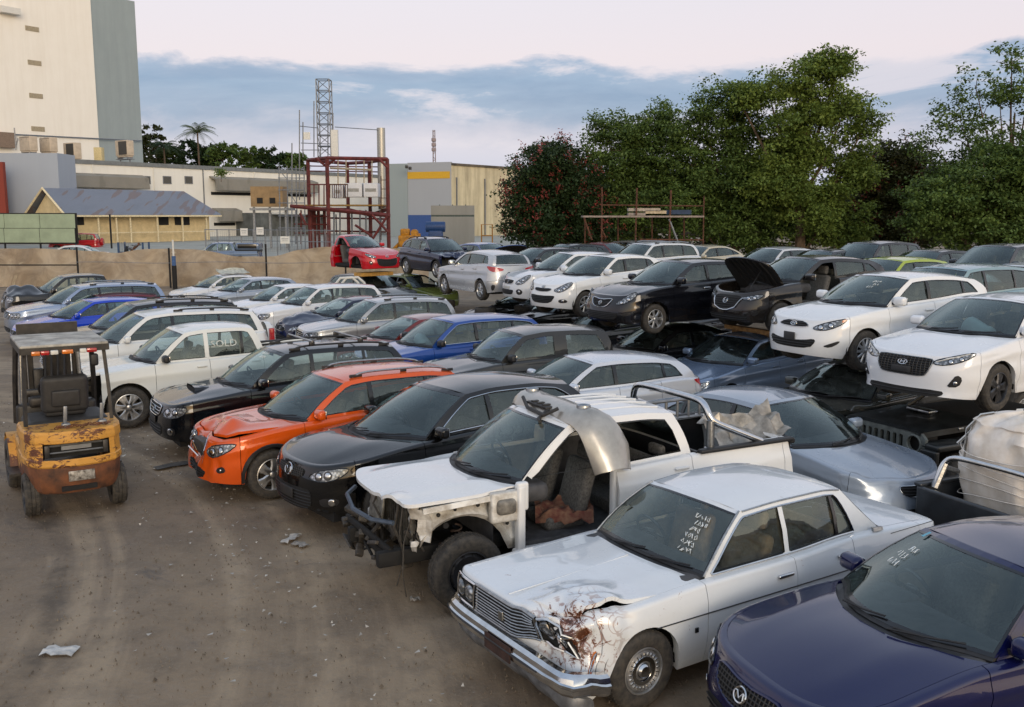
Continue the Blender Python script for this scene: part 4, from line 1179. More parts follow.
FOREST = spec(SUV, L=4.56, W=1.78, xf=.92, xr=3.53, Rw=.34, Ra=.40, tl=[(0, .86), (.3, .93), (.9, 1.0), (1.35, 1.05), (2.6, 1.10), (3.7, 1.14), (4.5, 1.13)], zc=1.09, roof=[(2.0, 1.56), (2.6, 1.61), (3.4, 1.60), (4.1, 1.54)], xc=1.12, xa=1.42, xh=1.98, xhs=2.08, hoodz=.03)
CX7 = spec(SUV, L=4.68, W=1.87, cf=.80, nf=2.5, xf=.95, xr=3.70, Rw=.37, Ra=.42, xc=1.02, xa=1.55, xh=2.18, xhs=2.32, tl=[(0, .83), (.4, .93), (.9, 1.0), (1.5, 1.05), (2.7, 1.10), (3.9, 1.17), (4.6, 1.15)], zc=1.08, roof=[(2.3, 1.53), (2.8, 1.575), (3.4, 1.56), (4.15, 1.46)], xd=(1.46, 2.65, 3.6), splits=(2.62, 3.6), xre=4.25, xreS=4.15, xb=4.55, xbs=4.40, dr=(4.2, 3.9), crown=.07, hoodz=.06, cen=.05, chromeline=True, xbump=.48, xrb=4.22, rim='alloy')
XV = spec(SUV, L=4.45, W=1.78, cf=.66, nf=2.6, xf=.88, xr=3.515, Rw=.345, Ra=.395, xc=1.10, xa=1.42, xh=2.02, xhs=2.12, zc=1.03, tl=[(0, .77), (.3, .87), (.9, .97), (1.35, 1.01), (2.6, 1.06), (3.7, 1.13), (4.4, 1.12)], roof=[(2.1, 1.49), (2.6, 1.53), (3.4, 1.52), (4.0, 1.44)], xre=4.02, xreS=3.95, xb=4.30, xbs=4.18, dr=(4.02, 3.75), sill=[(0, .30), (.5, .26), (1.3, .27), (3.0, .28), (4.4, .34)], clad=('black', .36), hoodz=.04, xd=(1.36, 2.46, 3.34), splits=(2.46, 3.42), xrb=4.02, fp=[(.15, .10), (.3, .02), (.45, 0), (.55, .02), (.68, .05), (.80, .13), (1.0, .25)])
VITARA = spec(SUV, L=4.06, W=1.81, xf=.82, xr=3.26, Rw=.36, Ra=.41, xc=1.05, xa=1.32, xh=1.78, xhs=1.88, zc=1.14, doors=1, xd=(1.30, 2.62), splits=(2.60,), dr=(3.62, 3.45), pw=.28, blackB=False, xre=3.72, xreS=3.66, xb=3.90, xbs=3.80, xrb=3.70, roof=[(1.9, 1.60), (2.4, 1.655), (3.0, 1.65), (3.66, 1.60)], tl=[(0, .93), (.3, .99), (.9, 1.07), (1.3, 1.12), (2.6, 1.16), (4.0, 1.16)], dtop=.07)
UTE = spec(SUV, L=5.15, W=1.80, cf=.50, nf=3.0, style='ute', xf=.92, xr=3.92, Rw=.38, Ra=.44, xc=1.22, xa=1.45, xh=1.98, xhs=2.06, zc=1.16, sill=[(0, .42), (.5, .38), (1.4, .40), (4.2, .42), (5.15, .5)], za=.40, tl=[(0, .98), (.3, 1.03), (.9, 1.09), (1.4, 1.13), (2.6, 1.15), (3.4, 1.17), (5.1, 1.20)],
    roof=[(2.0, 1.66), (2.5, 1.71), (3.0, 1.71), (3.45, 1.66)], xre=3.40, xreS=3.38, xb=3.58, xbs=3.56, dr=(3.42, 3.25), splits=(2.42, 3.12), xd=(1.42, 2.44, 3.50), xrb=5.05, xbump=.46, cr=.12, nr=5, dtop=.065, blackB=False, pw=.08, cbul=.01, yr=.62, yrr=.62, ns=6, hoodz=.03, fp=[(.2, .12), (.4, .02), (.6, 0), (.75, .02), (.9, .06), (1.05, .14)], sp=[(.2, .08), (.4, .02), (.6, .0), (.85, .0), (1.0, .02), (1.1, .05), (1.3, .1)])
BT50 = spec(UTE, W=1.85, L=5.25, xf=.90, xr=4.12, za=.42, Rw=.385, roof=[(2.15, 1.69), (2.6, 1.745), (3.1, 1.74), (3.6, 1.69)], xc=1.25, xa=1.55, xh=2.10, xhs=2.20, xre=3.58, xreS=3.56, xb=3.76, xbs=3.74, dr=(3.60, 3.45), splits=(2.62,), xd=(1.52, 2.66, 3.68), tl=[(0, 1.0), (.3, 1.06), (.9, 1.12), (1.4, 1.17), (2.6, 1.20), (3.6, 1.24), (5.2, 1.28)], pw=.16, zc=1.2, hoodz=.05, shf=.05)
CROWN = spec(L=4.69, W=1.69, style='old', cf=.16, nf=4.5, cr=.2, nr=4.5, bar=.02, xf=.80, xr=3.49, Rw=.325, Ra=.365, tw=.18,
    fp=[(.2, .14), (.35, .08), (.45, .04), (.6, .0), (.72, 0), (.84, .03), (1.0, .1)], rp=[(.2, .12), (.4, .04), (.6, 0), (.8, .0), (.95, .05)], sp=[(.15, .10), (.24, .05), (.36, .018), (.5, .0), (.66, .0), (.74, .004), (.82, .022), (.90, .05), (1.1, .12)],
    sill=[(0, .34), (.5, .26), (1.2, .22), (3.0, .22), (3.9, .26), (4.69, .36)], tl=[(0, .835), (.3, .85), (.9, .875), (1.5, .90), (2.6, .905), (3.3, .93), (4.0, .91), (4.69, .87)], cen=.0, hoodz=.012, shf=.05,
    xc=1.40, zc=.945, xa=1.52, xh=2.02, xhs=2.08, roof=[(2.05, 1.345), (2.6, 1.375), (3.1, 1.37), (3.45, 1.325)], crown=.05, yr=.56, yrr=.55, xre=3.42, xreS=3.42, xb=3.90, xbs=3.84, zb=.94, xd=(1.46, 2.54, 3.34), splits=(2.54, 3.24), dr=(3.46, 3.30), dtop=.045, dlow=.015, dfr=.055, pw=.055, blackB=False, xbump=.30, xrb=4.35, rim='old', crease=.5, ro=.035, chromeline=True, belt=.665, hk='chrome', cbul=-.015)
PRADO = spec(SUV, L=4.85, W=1.87, xr=3.75, roof=[(2.1, 1.72), (2.7, 1.77), (3.6, 1.76), (4.4, 1.70)], xreS=4.40, xre=4.47, xb=4.72, xbs=4.62, dr=(4.45, 4.32), splits=(2.60, 3.62), xd=(1.42, 2.60, 3.58), tl=[(0, .98), (.3, 1.05), (.9, 1.13), (1.4, 1.18), (2.6, 1.22), (3.7, 1.26), (4.8, 1.25)], zc=1.21, xc=1.12, xa=1.45, xh=2.0, xhs=2.1, xrb=4.4, fp=[(.2, .12), (.35, .03), (.55, 0), (.75, .015), (.9, .04), (1.02, .12), (1.2, .25)], sp=[(.2, .08), (.3, .03), (.5, .005), (.75, 0), (.95, .012), (1.05, .02), (1.15, .05), (1.4, .1)])

# ------------------------------------------------------------------ camera, light, sky
CAMH = 3.9; FPX = 950.0; PITCH = .1447
def at(px, py, Y):
    """world point seen in direction (px, py) at distance Y along the ground"""
    z = Y*math.tan(math.atan((353.5-py)/FPX)-PITCH); d = Y*math.cos(PITCH)-z*math.sin(PITCH)
    return Vector(((px-512)/FPX*d, Y, z+CAMH))
def setup():
    cam = bpy.data.cameras.new('camera'); co = bpy.data.objects.new('camera', cam); COL.objects.link(co); SC.camera = co
    cam.sensor_width = 36; cam.lens = 36*FPX/1024; cam.clip_end = 3000; cam.clip_start = .05
    co.location = (0, 0, CAMH); co.rotation_euler = (PI/2-PITCH, 0, 0)
    sun = bpy.data.lights.new('sun', 'SUN'); sun.energy = 1.0; sun.angle = R(22); sun.color = (1.0, .86, .70)
    so = bpy.data.objects.new('sun', sun); COL.objects.link(so)
    # low evening light from behind the camera, a little to the left
    d = Vector((math.sin(R(160))*math.cos(R(16)), math.cos(R(160))*math.cos(R(16)), math.sin(R(16))))
    so.rotation_euler = d.to_track_quat('Z', 'Y').to_euler(); so.location = (0, -10, 30)
    w = bpy.data.worlds.new('World'); SC.world = w; w.use_nodes = True
    class WT(NT):
        def __init__(s, w): s.t = w.node_tree; s.t.nodes.clear()
    t = WT(w); g = t.coord('Generated'); sep = t.t.nodes.new('ShaderNodeSeparateXYZ'); t.l(g, sep.inputs[0])
    z = sep.outputs[2]; y = sep.outputs[1]; x = sep.outputs[0]
    nish = t.t.nodes.new('ShaderNodeTexSky'); nish.sky_type = 'NISHITA'; nish.sun_disc = False; nish.sun_elevation = R(4); nish.sun_rotation = R(160); nish.dust_density = 2.5
    grad = t.ramp(z, [(0.0, srgb('#bcc8df')), (.05, srgb('#c6c9dc')), (.09, srgb('#d4ccda')), (.155, srgb('#dfd2d9')), (.25, srgb('#dcd6df')), (.5, srgb('#c9d2e2')), (1, srgb('#a9bbd6'))])
    # sunset side behind the camera
    back = t.ramp(t.math('ADD', t.math('MULTIPLY', y, -.92), t.math('MULTIPLY', x, .32)), [(.1, 0.0), (.9, 1.0)])
    warm = t.ramp(z, [(0.0, (1.0, .72, .42)), (.10, (1.0, .86, .62)), (.26, (.86, .84, .78)), (.6, (.60, .68, .82))])
    base = t.mix(back, grad, t.mix(1.0, warm, t.ramp(z, [(0, (1, 1, 1)), (1, (1, 1, 1))]), 'MULTIPLY'))
    gl = t.math('ADD', 1.0, t.math('MULTIPLY', back, t.ramp(z, [(0, 1.0), (.2, .7), (.45, 0)])))
    # cloud deck low over the horizon
    zz = t.math('ADD', t.math('MAXIMUM', z, 0.0), .07)
    cx, cy = t.math('DIVIDE', x, zz), t.math('DIVIDE', y, zz)
    cv = t.t.nodes.new('ShaderNodeCombineXYZ'); t.l(cx, cv.inputs[0]); t.l(cy, cv.inputs[1])
    n1 = t.noise(.55, 7, .58, t.mapping(cv.outputs[0], (.55, 1.0, 1), (2.3, 1.1, 0)), .5)
    ang = t.t.nodes.new('ShaderNodeCombineXYZ'); t.l(x, ang.inputs[0]); t.l(t.math('MULTIPLY', z, 2.6), ang.inputs[1])
    n2 = t.noise(3.6, 7, .60, t.mapping(ang.outputs[0], (1, 1, 1), (.2, .35, 0)), .3)
    n3 = t.noise(4.4, 9, .62, t.mapping(ang.outputs[0], (.8, 1.5, 1), (4.2, 2.35, 0)), .4)
    band = t.ramp(t.math('ADD', z, t.math('MULTIPLY', t.math('SUBTRACT', n2, .5), .12)), [(.060, 0), (.085, .45), (.100, .9), (.128, 1.0), (.143, .9), (.152, 0)])
    soft = t.math('MULTIPLY', band, t.ramp(n3, [(.41, .30), (.485, 1)]))
    ccol = t.mix(t.ramp(n3, [(.35, 0), (.62, 1)]), srgb('#97abc8'), srgb('#7b92b6'))
    front = t.ramp(y, [(.2, 0), (.6, 1)])
    col = t.mix(t.math('MULTIPLY', soft, front), base, ccol)
    wisp = t.math('MULTIPLY', t.ramp(n3, [(.56, 0), (.72, .5)]), t.ramp(z, [(.02, 0), (.04, 1), (.07, 1), (.1, 0)]))
    col = t.mix(wisp, col, srgb('#e3dbe2'))
    high = t.math('MULTIPLY', t.ramp(n1, [(.45, 0), (.75, .5)]), t.ramp(z, [(.16, 0), (.4, 1)]))
    col = t.mix(high, col, srgb('#b9c2d2'))
    bg1 = t.n('ShaderNodeBackground', Color=col, Strength=t.math('MULTIPLY', gl, .96)); bg2 = t.n('ShaderNodeBackground', Color=nish.outputs[0], Strength=.05)
    ad = t.t.nodes.new('ShaderNodeAddShader'); t.l(bg1.outputs[0], ad.inputs[0]); t.l(bg2.outputs[0], ad.inputs[1])
    o = t.t.nodes.new('ShaderNodeOutputWorld'); t.l(ad.outputs[0], o.inputs[0])
    vs = SC.view_settings; vs.view_transform = 'Standard'; vs.look = 'None'; vs.exposure = .12; vs.gamma = 1
    SC.cycles.max_bounces = 8; SC.cycles.transparent_max_bounces = 16; SC.cycles.use_denoising = True
    SC.cycles.diffuse_bounces = 3; SC.cycles.glossy_bounces = 4; SC.cycles.sample_clamp_indirect = 6
setup()

def build_ground():
    def fn(t):
        ob = t.coord(); n1 = t.noise(.22, 6, .6, ob); n2 = t.noise(2.2, 7, .65, ob); n3 = t.noise(28, 5, .6, ob)
        # wheel tracks swing in arcs round a turning point off to the left
        d_ = t.t.nodes.new('ShaderNodeVectorMath'); d_.operation = 'DISTANCE'; t.l(ob, d_.inputs[0]); d_.inputs[1].default_value = (-17, 5, 0)
        cb = t.t.nodes.new('ShaderNodeCombineXYZ'); t.l(d_.outputs['Value'], cb.inputs[0]); t.l(t.math('MULTIPLY', t.noise(.25, 2, .5, ob), 1.6), cb.inputs[1])
        tr = t.noise(1.5, 5, .6, cb.outputs[0], .15)
        c = t.mix(t.ramp(n1, [(.35, 0), (.65, 1)]), srgb('#8c7a63'), srgb('#6d5f50'))
        c = t.mix(t.ramp(tr, [(.48, 0), (.58, .7)]), c, srgb('#9c8a72'))
        c = t.mix(t.ramp(n2, [(.46, .0), (.70, .55)]), c, srgb('#5a5045'))
        c = t.mix(t.ramp(n3, [(.50, 0), (.78, .6)]), c, srgb('#857a6b'))
        st = t.noise(.9, 5, .7, t.mapping(ob, loc=(5, 3, 0)), 1.0)
        c = t.mix(t.ramp(st, [(.60, 0), (.70, .6)]), c, srgb('#3a342e'))
        v = t.t.nodes.new('ShaderNodeTexVoronoi'); v.inputs['Scale'].default_value = 24; t.l(ob, v.inputs[0])
        arc = t.t.nodes.new('ShaderNodeMath'); arc.operation = 'ABSOLUTE'; t.l(t.math('SUBTRACT', d_.outputs['Value'], t.math('ADD', 12.6, t.math('MULTIPLY', t.noise(.4, 2, .5, ob), .8))), arc.inputs[0])
        c = t.mix(t.math('MULTIPLY', t.ramp(arc.outputs[0], [(.05, .7), (.16, 0)]), t.ramp(n2, [(.35, .2), (.6, 1)])), c, srgb('#4e453b'))
        peb = t.ramp(v.outputs[0], [(.06, 1), (.16, 0)])
        c = t.mix(t.math('MULTIPLY', peb, t.ramp(n2, [(.45, 0), (.6, .6)])), c, srgb('#9c9182'))
        h = t.math('ADD', t.math('ADD', t.math('MULTIPLY', n2, .6), t.math('MULTIPLY', tr, .9)), t.math('ADD', t.math('MULTIPLY', n3, .35), t.math('MULTIPLY', peb, .2)))
        t.out(t.bsdf(c, t.ramp(st, [(.5, .95), (.72, .55)]), bump=h, bstr=.7, bdist=.03))
    m = mat('yard_dirt', fn)
    mb = MB(); xs = [-700, -120, -60]+list(np.linspace(-40, 40, 90))+[60, 120, 700]; ys = [-60, -20, -5]+list(np.linspace(0, 60, 90))+[90, 150, 300, 1500]
    rows = []
    for y in ys:
        row = []
        for x in xs:
            h = 0
            if abs(x) < 45 and 2 < y < 62: h = (noise.noise(Vector((x*.35, y*.35, 0)))*.025+noise.noise(Vector((x*1.7, y*1.7, 3)))*.008-.02)
            row.append((x, y, h))
        rows.append(row)
    mb.grid(rows, flip=True); o = mb.build('ground', m, ang=60); struct(o)
    o['label'] = 'rutted grey brown dirt of the wrecking yard floor'
build_ground()

# ------------------------------------------------------------------ beyond the yard
D33 = Vector((math.sin(R(34)), math.cos(R(34)), 0)); N33 = Vector((D33.y, -D33.x, 0))   # run of the white walls, and the side they show
def wallmat(key, c, streak='#8d887b', amt=.35, bands=False, rough=.85):
    def fn(t):
        ob = t.coord(); n = t.noise(.35, 6, .65, ob); s = t.noise(1.2, 6, .7, t.mapping(ob, (1, 1, .08)))
        col = t.mix(t.math('MULTIPLY', t.ramp(s, [(.42, 0), (.8, 1)]), amt), srgb(c), srgb(streak))
        col = t.mix(t.ramp(n, [(.4, 0), (.75, amt*.5)]), col, srgb(streak))
        t.out(t.bsdf(col, rough, bump=s, bstr=.1, bdist=.02))
    return mat(key, fn)
def corr(key, c, c2, axis=0, sc=14.0, rough=.5, metal=.3):
    """corrugated sheet: ribs as bump, rust and fading in patches"""
    def fn(t):
        ob = t.coord(); w = t.t.nodes.new('ShaderNodeTexWave'); w.inputs['Scale'].default_value = sc; w.bands_direction = 'XYZ'[axis]; t.l(ob, w.inputs[0])
        n = t.noise(.5, 6, .7, t.mapping(ob, (1, .35, 1) if axis == 0 else (1, 1, 1))); n2 = t.noise(1.1, 2, .4, t.mapping(ob, (1.6, .25, .3)))
        col = t.mix(t.ramp(n2, [(.56, 0), (.60, .6)]), srgb(c), srgb(c2)); col = t.mix(t.ramp(n, [(.45, 0), (.75, .5)]), col, tuple(x*.7 for x in srgb(c)))
        t.out(t.bsdf(col, rough, metal, bump=w.outputs[1], bstr=.5, bdist=.03))
    return mat(key, fn)
def wall_box(mb, A, u, n, s0, s1, z0, z1, d0, d1, mi=0):
    """box on a wall: s along u, d outward along n"""
    P = lambda s, d, z: tuple(A+u*s+n*d+Vector((0, 0, z)))
    vs = [P(s, d, z) for z in (z0, z1) for s, d in ((s0, d0), (s1, d0), (s1, d1), (s0, d1))]
    mb.add(vs, [(3, 2, 1, 0), (4, 5, 6, 7), (0, 1, 5, 4), (1, 2, 6, 5), (2, 3, 7, 6), (3, 0, 4, 7)], mi)
def onwall(A, u, px, py):
    """(distance along, height) where a sight line meets a vertical wall"""
    k = (px-512)/FPX; 
    # lateral offset is measured against view depth, close to Y for far walls
    s = (k*A.y*1.0-A.x)/(u.x-k*u.y)
    for _ in range(4):
        Y = A.y+u.y*s; z = at(px, py, Y); s += (z.x-(A.x+u.x*s))/(u.x-k*u.y)
    return s, at(px, py, A.y+u.y*s).z
def build_back():
    # raised concrete apron beyond the fence
    mb = MB(); mb.grid([[(x, y, z) for x in (-140, -40, 2)] for y, z in ((57, .0), (58, .95), (90, 1.0), (230, 1.15))], flip=True)
    mb.add([(-140, 57, -1), (2, 57, -1), (2, 230, -1), (-140, 230, -1)], [])
    o = mb.build('pavement', plain('pale_concrete', '#9a9a90', .9, var=.12, scale=.6), ang=0); struct(o)
    # long white factory wall
    A = at(24, 212, 108); A.z = 0; u, n = D33, N33
    root = empty('factory_building', A, 0, 'long white factory wall with grey corrugated awnings and a flat grey parapet', 'building')
    Z = Vector((0, 0, 0)); L = 95; H = onwall(A, u, 150, 163)[1]
    mb = MB(); wall_box(mb, Z, u, n, 0, L, .9, H-.5, -30, 0); mb.build('wall', wallmat('white_render', '#dedcd4', '#a8a294', .18), root, ang=0)
    mb = MB(); wall_box(mb, Z, u, n, -.3, L, H-.5, H, -30.2, .15); mb.build('parapet', plain('grey_flashing', '#777b7c', .6, .3, var=.1, scale=2), root, ang=0)
    for x in (30, 63, 93, 154, 203, 254):
        s, _ = onwall(A, u, x, 180); mb = MB(); wall_box(mb, Z, u, n, s-.06, s+.06, 1, H-.5, 0, .12); mb.build('downpipe', K('galv') if x == 203 else wallmat('white_render', '#d6d3c8'), root, ang=0)
    am = corr('awning_sheet', '#8e8a80', '#7a766c', 2, 9, .7, .2)
    for (x0, x1, y0, y1, lbl) in ((33, 142, 171, 187, 0), (209, 312, 176, 191, 0), (212, 236, 208, 222, 0)):
        s0, zt = onwall(A, u, x0, y0); s1, _ = onwall(A, u, x1, y0+2); zb = onwall(A, u, x0, y1)[1]
        P = lambda s, d, z: tuple(u*s+n*d+Vector((0, 0, z)))
        mb = MB(); q = [(0.02, zt), (1.3, zt-.35), (1.5, zb+.1), (1.42, zb+.05), (1.2, zt-.5), (.02, zt-.2)]
        mb.add([P(s0, d, z) for d, z in q]+[P(s1, d, z) for d, z in q], [tuple(range(6)), tuple(range(6, 12))[::-1]]+[(i, i+6, (i+1) % 6+6, (i+1) % 6) for i in range(6)])
        a = mb.build('awning', am, root, ang=0)
        mb = MB(); wall_box(mb, Z, u, n, s0+.2, s1-.3, zb-.5, zb-.1, .0, .06); mb.build('louvre_window', K('dark'), root, ang=0)
    for x in (146, 167, 188.5):
        s, z = onwall(A, u, x, 180); mb = MB(); wall_box(mb, Z, u, n, s-.62, s+.62, z-.5, z+.5, .0, .08); f = mb.build('window', K('galv'), root, ang=0)
        mb = MB(); wall_box(mb, Z, u, n, s-.52, s+.52, z-.4, z+.4, .06, .10)
        mb.build('pane', plain('dusty_pane', '#4e4c46', .4), f, ang=0)
    # loading dock under the second awning
    s0, _ = onwall(A, u, 235, 200); s1, _ = onwall(A, u, 300, 200)
    mb = MB(); wall_box(mb, Z, u, n, s0, s1, 1.0, 4.2, 0, 5); mb.build('loading_dock', plain('dock_grey', '#5d605e', .8, var=.2, scale=1), root, ang=0)
    mb = MB(); wall_box(mb, Z, u, n, s0+2, s1, 4.0, 4.25, 4.9, 8); mb.build('dock_canopy', K('white'), root, ang=0)
    mb = MB()
    for k in range(5): mb = MB(); wall_box(mb, Z, u, n, s0+2+k*3.2, s0+2.15+k*3.2, 1.0, 4.1, 7.6, 7.75); mb.build('canopy_post', K('galv'), root, ang=0)
    # tall silo block behind: cream left part, grey right part, same plane
    B = at(143.5, 165, 148); B.z = 0
    r2 = empty('tower_block', B, 0, 'tall windowless block, half cream and half grey, above the white factory', 'building')
    sc_, _ = onwall(B, u, 93, 60); sl, _ = onwall(B, u, -140, 60); ht = onwall(B, u, 137.5, 2)[1]
    mb = MB(); wall_box(mb, Z, u, n, sc_, 0, 1, ht, -26, .0); mb.build('grey_wall', wallmat('grey_render', '#8c989c', '#717c80', .35), r2, ang=0)
    mb = MB(); wall_box(mb, Z, u, n, sl, sc_-.003, 1, ht+8, -26, .25); mb.build('cream_wall', wallmat('cream_render', '#e3e0d8', '#bcb3a2', .22), r2, ang=0)
    for (x, y) in ((31, 29), (33.5, 63), (35, 96), (37, 129), (-30, 40), (-27, 90)):
        s, z = onwall(B, u, x, y); mb = MB(); wall_box(mb, Z, u, n, s-.95, s+.95, z-.32, z+.32, .25, .32)
        for k in range(4): wall_box(mb, Z, u, n, s-.9, s+.9, z-.26+k*.15, z-.20+k*.15, .32, .36)
        mb.build('vent', plain('vent_beige', '#a39a86', .8), r2, ang=0)
    s0, z0 = onwall(B, u, -60, 131); s1, z1 = onwall(B, u, 140, 141); mb = MB(); mb.tube([tuple(u*s0+n*.5+Vector((0, 0, z0))), tuple(u*s1+n*.5+Vector((0, 0, z1)))], .09, 5); mb.build('pipe', K('galv'), r2)
    s, z = onwall(B, u, 3, 7); mb = MB(); wall_box(mb, Z, u, n, s-1, s+1.6, z-.9, z-.1, .25, 1.4, 0); mb.build('wall_unit', K('white'), r2, ang=0)
    s, z = onwall(B, u, -2, 140); mb = MB(); wall_box(mb, Z, u, n, s-4, s+1.8, z-1, z+1, .25, 1.2, 0); mb.build('brown_duct', plain('brown_duct', '#7b6a5c', .7), r2, ang=0)
    # rooftop air conditioners on the white building
    def ac(px, py, w, h, Y, side, lab, col='#b8aa97'):
        p = at(px, py, Y); r = empty('air_conditioner', (p.x, p.y, p.z), R(-34)+PI/2*0, lab, 'air conditioner', 'air conditioners on the factory roof')
        mb = MB(); mb.rbox((0, 0, h/2), (w, 1.0, h), .06, 2); mb.box((0, 0, -.08), (w*.9, .8, .16)); mb.build('casing', plain('unit'+col[1:], col, .6, var=.08, scale=2), r)
        mb = MB()
        if side: mb.box((w*.12, -.52, h/2), (w*.66, .06, h*.86)); mb.build('coil_grille', plain('coil', '#3c3a38', .6), r)
        else:
            for k in (-.25, .25): mb.lathe([(.01, -.53), (.05, -.53)], 8, axis='y', c=(k*w, 0, h*.8))
            mb.box((0, -.505, h*.92), (w*.9, .02, .05)); mb.build('panel_trim', plain('coil', '#3c3a38', .6), r)
        mb = MB(); mb.box((0, 0, -.45), (w*1.1, .9, .08)); 
        for sx in (-1, 1): mb.box((sx*w*.4, 0, -.27), (.12, .8, .4)); mb.box((sx*w*.4, 0, -.75), (.12, .12, .6))
        mb.build('stand', K('galv'), r, ang=0)
    ac(29, 151, 2.3, 1.7, 117, 0, 'beige boxy air conditioner at the left end of the factory roof')
    ac(49, 152, 2.3, 1.7, 118.5, 0, 'beige boxy air conditioner second from the left on the factory roof')
    ac(73, 159, 2.3, 1.95, 120, 1, 'air conditioner with dark coil face on the cream part of the roof line')
    ac(125, 156, 2.6, 2.0, 128, 1, 'air conditioner with dark coil face standing before the grey tower wall')
    p = at(99.5, 161, 124); o = MB().rbox((0, 0, .75), (1.0, .9, 1.9), .05, 2).build('electrical_cabinet', plain('cabinet_yellow', '#c9b98a', .6), loc=p); tag(o, 'pale yellow upright cabinet on the factory roof by the tower corner', 'cabinet')
    mb = MB(); P0 = at(16, 150, 116)
    mb.tube([(0, 0, 0), (0, 0, 2.6)], .07, 6); mb.tube([(0, 0, .4), (.3, 0, 1.2), (.3, 0, 1.4)], .08, 6)
    o = mb.build('vent_pipe', K('galv'), loc=P0); tag(o, 'thin grey vent pipe left of the roof air conditioners', 'pipe')
    # blue grey wall stub and the red panel at the far left
    p = at(2, 212, 100); mb = MB(); zt = at(2, 153, 100).z
    Q = Vector((p.x-14, p.y, 0)); mb.box((6.9+14*.0, 2, zt/2+.2), (14+2.9, 4, zt-.4)); o = mb.build('annex_wall', wallmat('bluegrey_render', '#9aa2ad', '#858c96', .2), ang=0, loc=(p.x-12.4+3.2, p.y, 0)); tag(o, 'plain blue grey rendered wall left of the little shed', 'wall')
    p = at(7.5, 212, 97); zt = at(0, 162, 97).z; mb = MB(); mb.box((-8, 0, zt/2+.3), (16, .5, zt-.6)); o = mb.build('boundary_wall', wallmat('terracotta_render', '#7d3528', '#6b2e22', .2), ang=0, loc=(p.x, p.y, 0)); tag(o, 'terracotta red wall cut by the left edge of the view', 'wall')
    # yellow cream shed with a rusty grey roof
    C = at(66, 213, 95); C.z = 0
    r3 = empty('shed', C, 0, 'low cream timber shed with rust streaked grey roof and thin verandah posts', 'shed')
    w = 6.4; LL = 18.6; ez = 3.95; rz = 6.6; m = -n; P = lambda s, d, z: tuple(u*s+m*d+Vector((0, 0, z)))
    mb = MB(); o_ = .35
    for (d0, d1, za, zb_) in ((-.5, w/2, ez, rz), (w+.5, w/2, ez, rz)):
        a = [P(-o_, d0, za), P(LL, d0, za), P(LL-2.2, d1, zb_), P(-o_, d1, zb_)]; b_ = [(x, y, z-.09) for x, y, z in a]
        mb.add(a+b_, [(0, 1, 2, 3), (7, 6, 5, 4), (0, 4, 5, 1), (1, 5, 6, 2), (3, 2, 6, 7), (0, 3, 7, 4)])
    mb.add([P(LL, -.5, ez), P(LL, w+.5, ez), P(LL-2.2, w/2, rz)], [(0, 1, 2)])
    mb.build('roof', corr('shed_roof', '#7f8590', '#7d6354', 0, 9, .55, .3), r3, ang=0)
    mb = MB(); wall_box(mb, Z, u, m, .2, LL-.6, 1, ez-.1, 1.0, w-.2); mb.add([P(.2, .3, ez-.1), P(.2, w-.2, ez-.1), P(.2, w/2, rz-.25)], [(0, 1, 2)]); wall_box(mb, Z, u, m, .19, .21, 1, ez-.1, .3, 1.0)
    mb.build('wall', plain('cream_weatherboard', '#c9b68c', .8, var=.08, scale=2), r3, ang=0)
    mb = MB(); 
    for a, b_ in ((P(-.42, -.55, ez-.08), P(-.42, w/2, rz-.02)), (P(-.42, w+.55, ez-.08), P(-.42, w/2, rz-.02))): mb.tube([a, b_], .13, 4)
    wall_box(mb, Z, u, m, -.3, LL, ez-.22, ez-.06, -.52, -.44); mb.build('barge_board', plain('cream_trim', '#d6c8a4', .7), r3, ang=0)
    for k, x in enumerate((75, 98, 116, 130, 157, 182, 206)):
        s, _ = onwall(C, u, x, 225); mb = MB(); wall_box(mb, Z, u, m, s-.07, s+.07, 1, ez-.15, -.15, 0); mb.build('verandah_post', plain('cream_trim', '#d6c8a4', .7), r3, ang=0)
    mb = MB(); wall_box(mb, Z, u, m, .3, LL-.8, 2.05, 2.13, -.12, -.04); mb.build('verandah_rail', plain('cream_trim', '#d6c8a4', .7), r3, ang=0)
    for x0, x1 in ((76, 84.5), (159, 169), (175, 181.5), (183, 190)):
        s0, zt = onwall(C+m*.9, u, x0, 216.5); s1, zb_ = onwall(C+m*.9, u, x1, 225); mb = MB(); wall_box(mb, Z, u, m, s0, s1, zb_, zt, .93, 1.02); mb.build('window', K('dark'), r3, ang=0)
    # sage green screen panels on a fence
    r4 = empty('screen_fence', at(0, 243, 84)*1, 0, 'sage green screen panels hung in two rows on a dark frame by the shed', 'fence'); base = r4.location.copy()
    for i in range(-1, 2):
        for j in range(2):
            a = at(5+i*35.5-.0, 229+j*14.5-1, 84)-base; b_ = at(5+(i+1)*35.5-1.5, 214+j*14.5, 84)-base; mb = MB()
            mb.box(((a.x+b_.x)/2, 0, (a.z+b_.z)/2), (b_.x-a.x, .05, b_.z-a.z)); mb.build('screen_panel', plain('sage_sheet', '#8d9a82', .8, var=.08, scale=.8), r4, ang=0)
    mb = MB(); a = at(-40, 244, 84)-base; b_ = at(76, 213, 84)-base; mb.box(((a.x+b_.x)/2, .12, (a.z+b_.z)/2), (b_.x-a.x, .08, b_.z-a.z))
    for i in range(-1, 4): q = at(4.5+i*35.5, 240, 84)-base; mb.box((q.x, .05, -.2), (.12, .12, 5.4))
    mb.build('fence_frame', K('dark'), r4, ang=0)
    # red steel frame tower
    T = at(306, 245, 78); T.z = 1.0
    r5 = empty('steel_tower', T, 0, 'open red steel process tower with white tanks on its deck and a lattice mast', 'tower')
    rm = plain('red_oxide_steel', '#5f2520', .7, var=.25, scale=3)
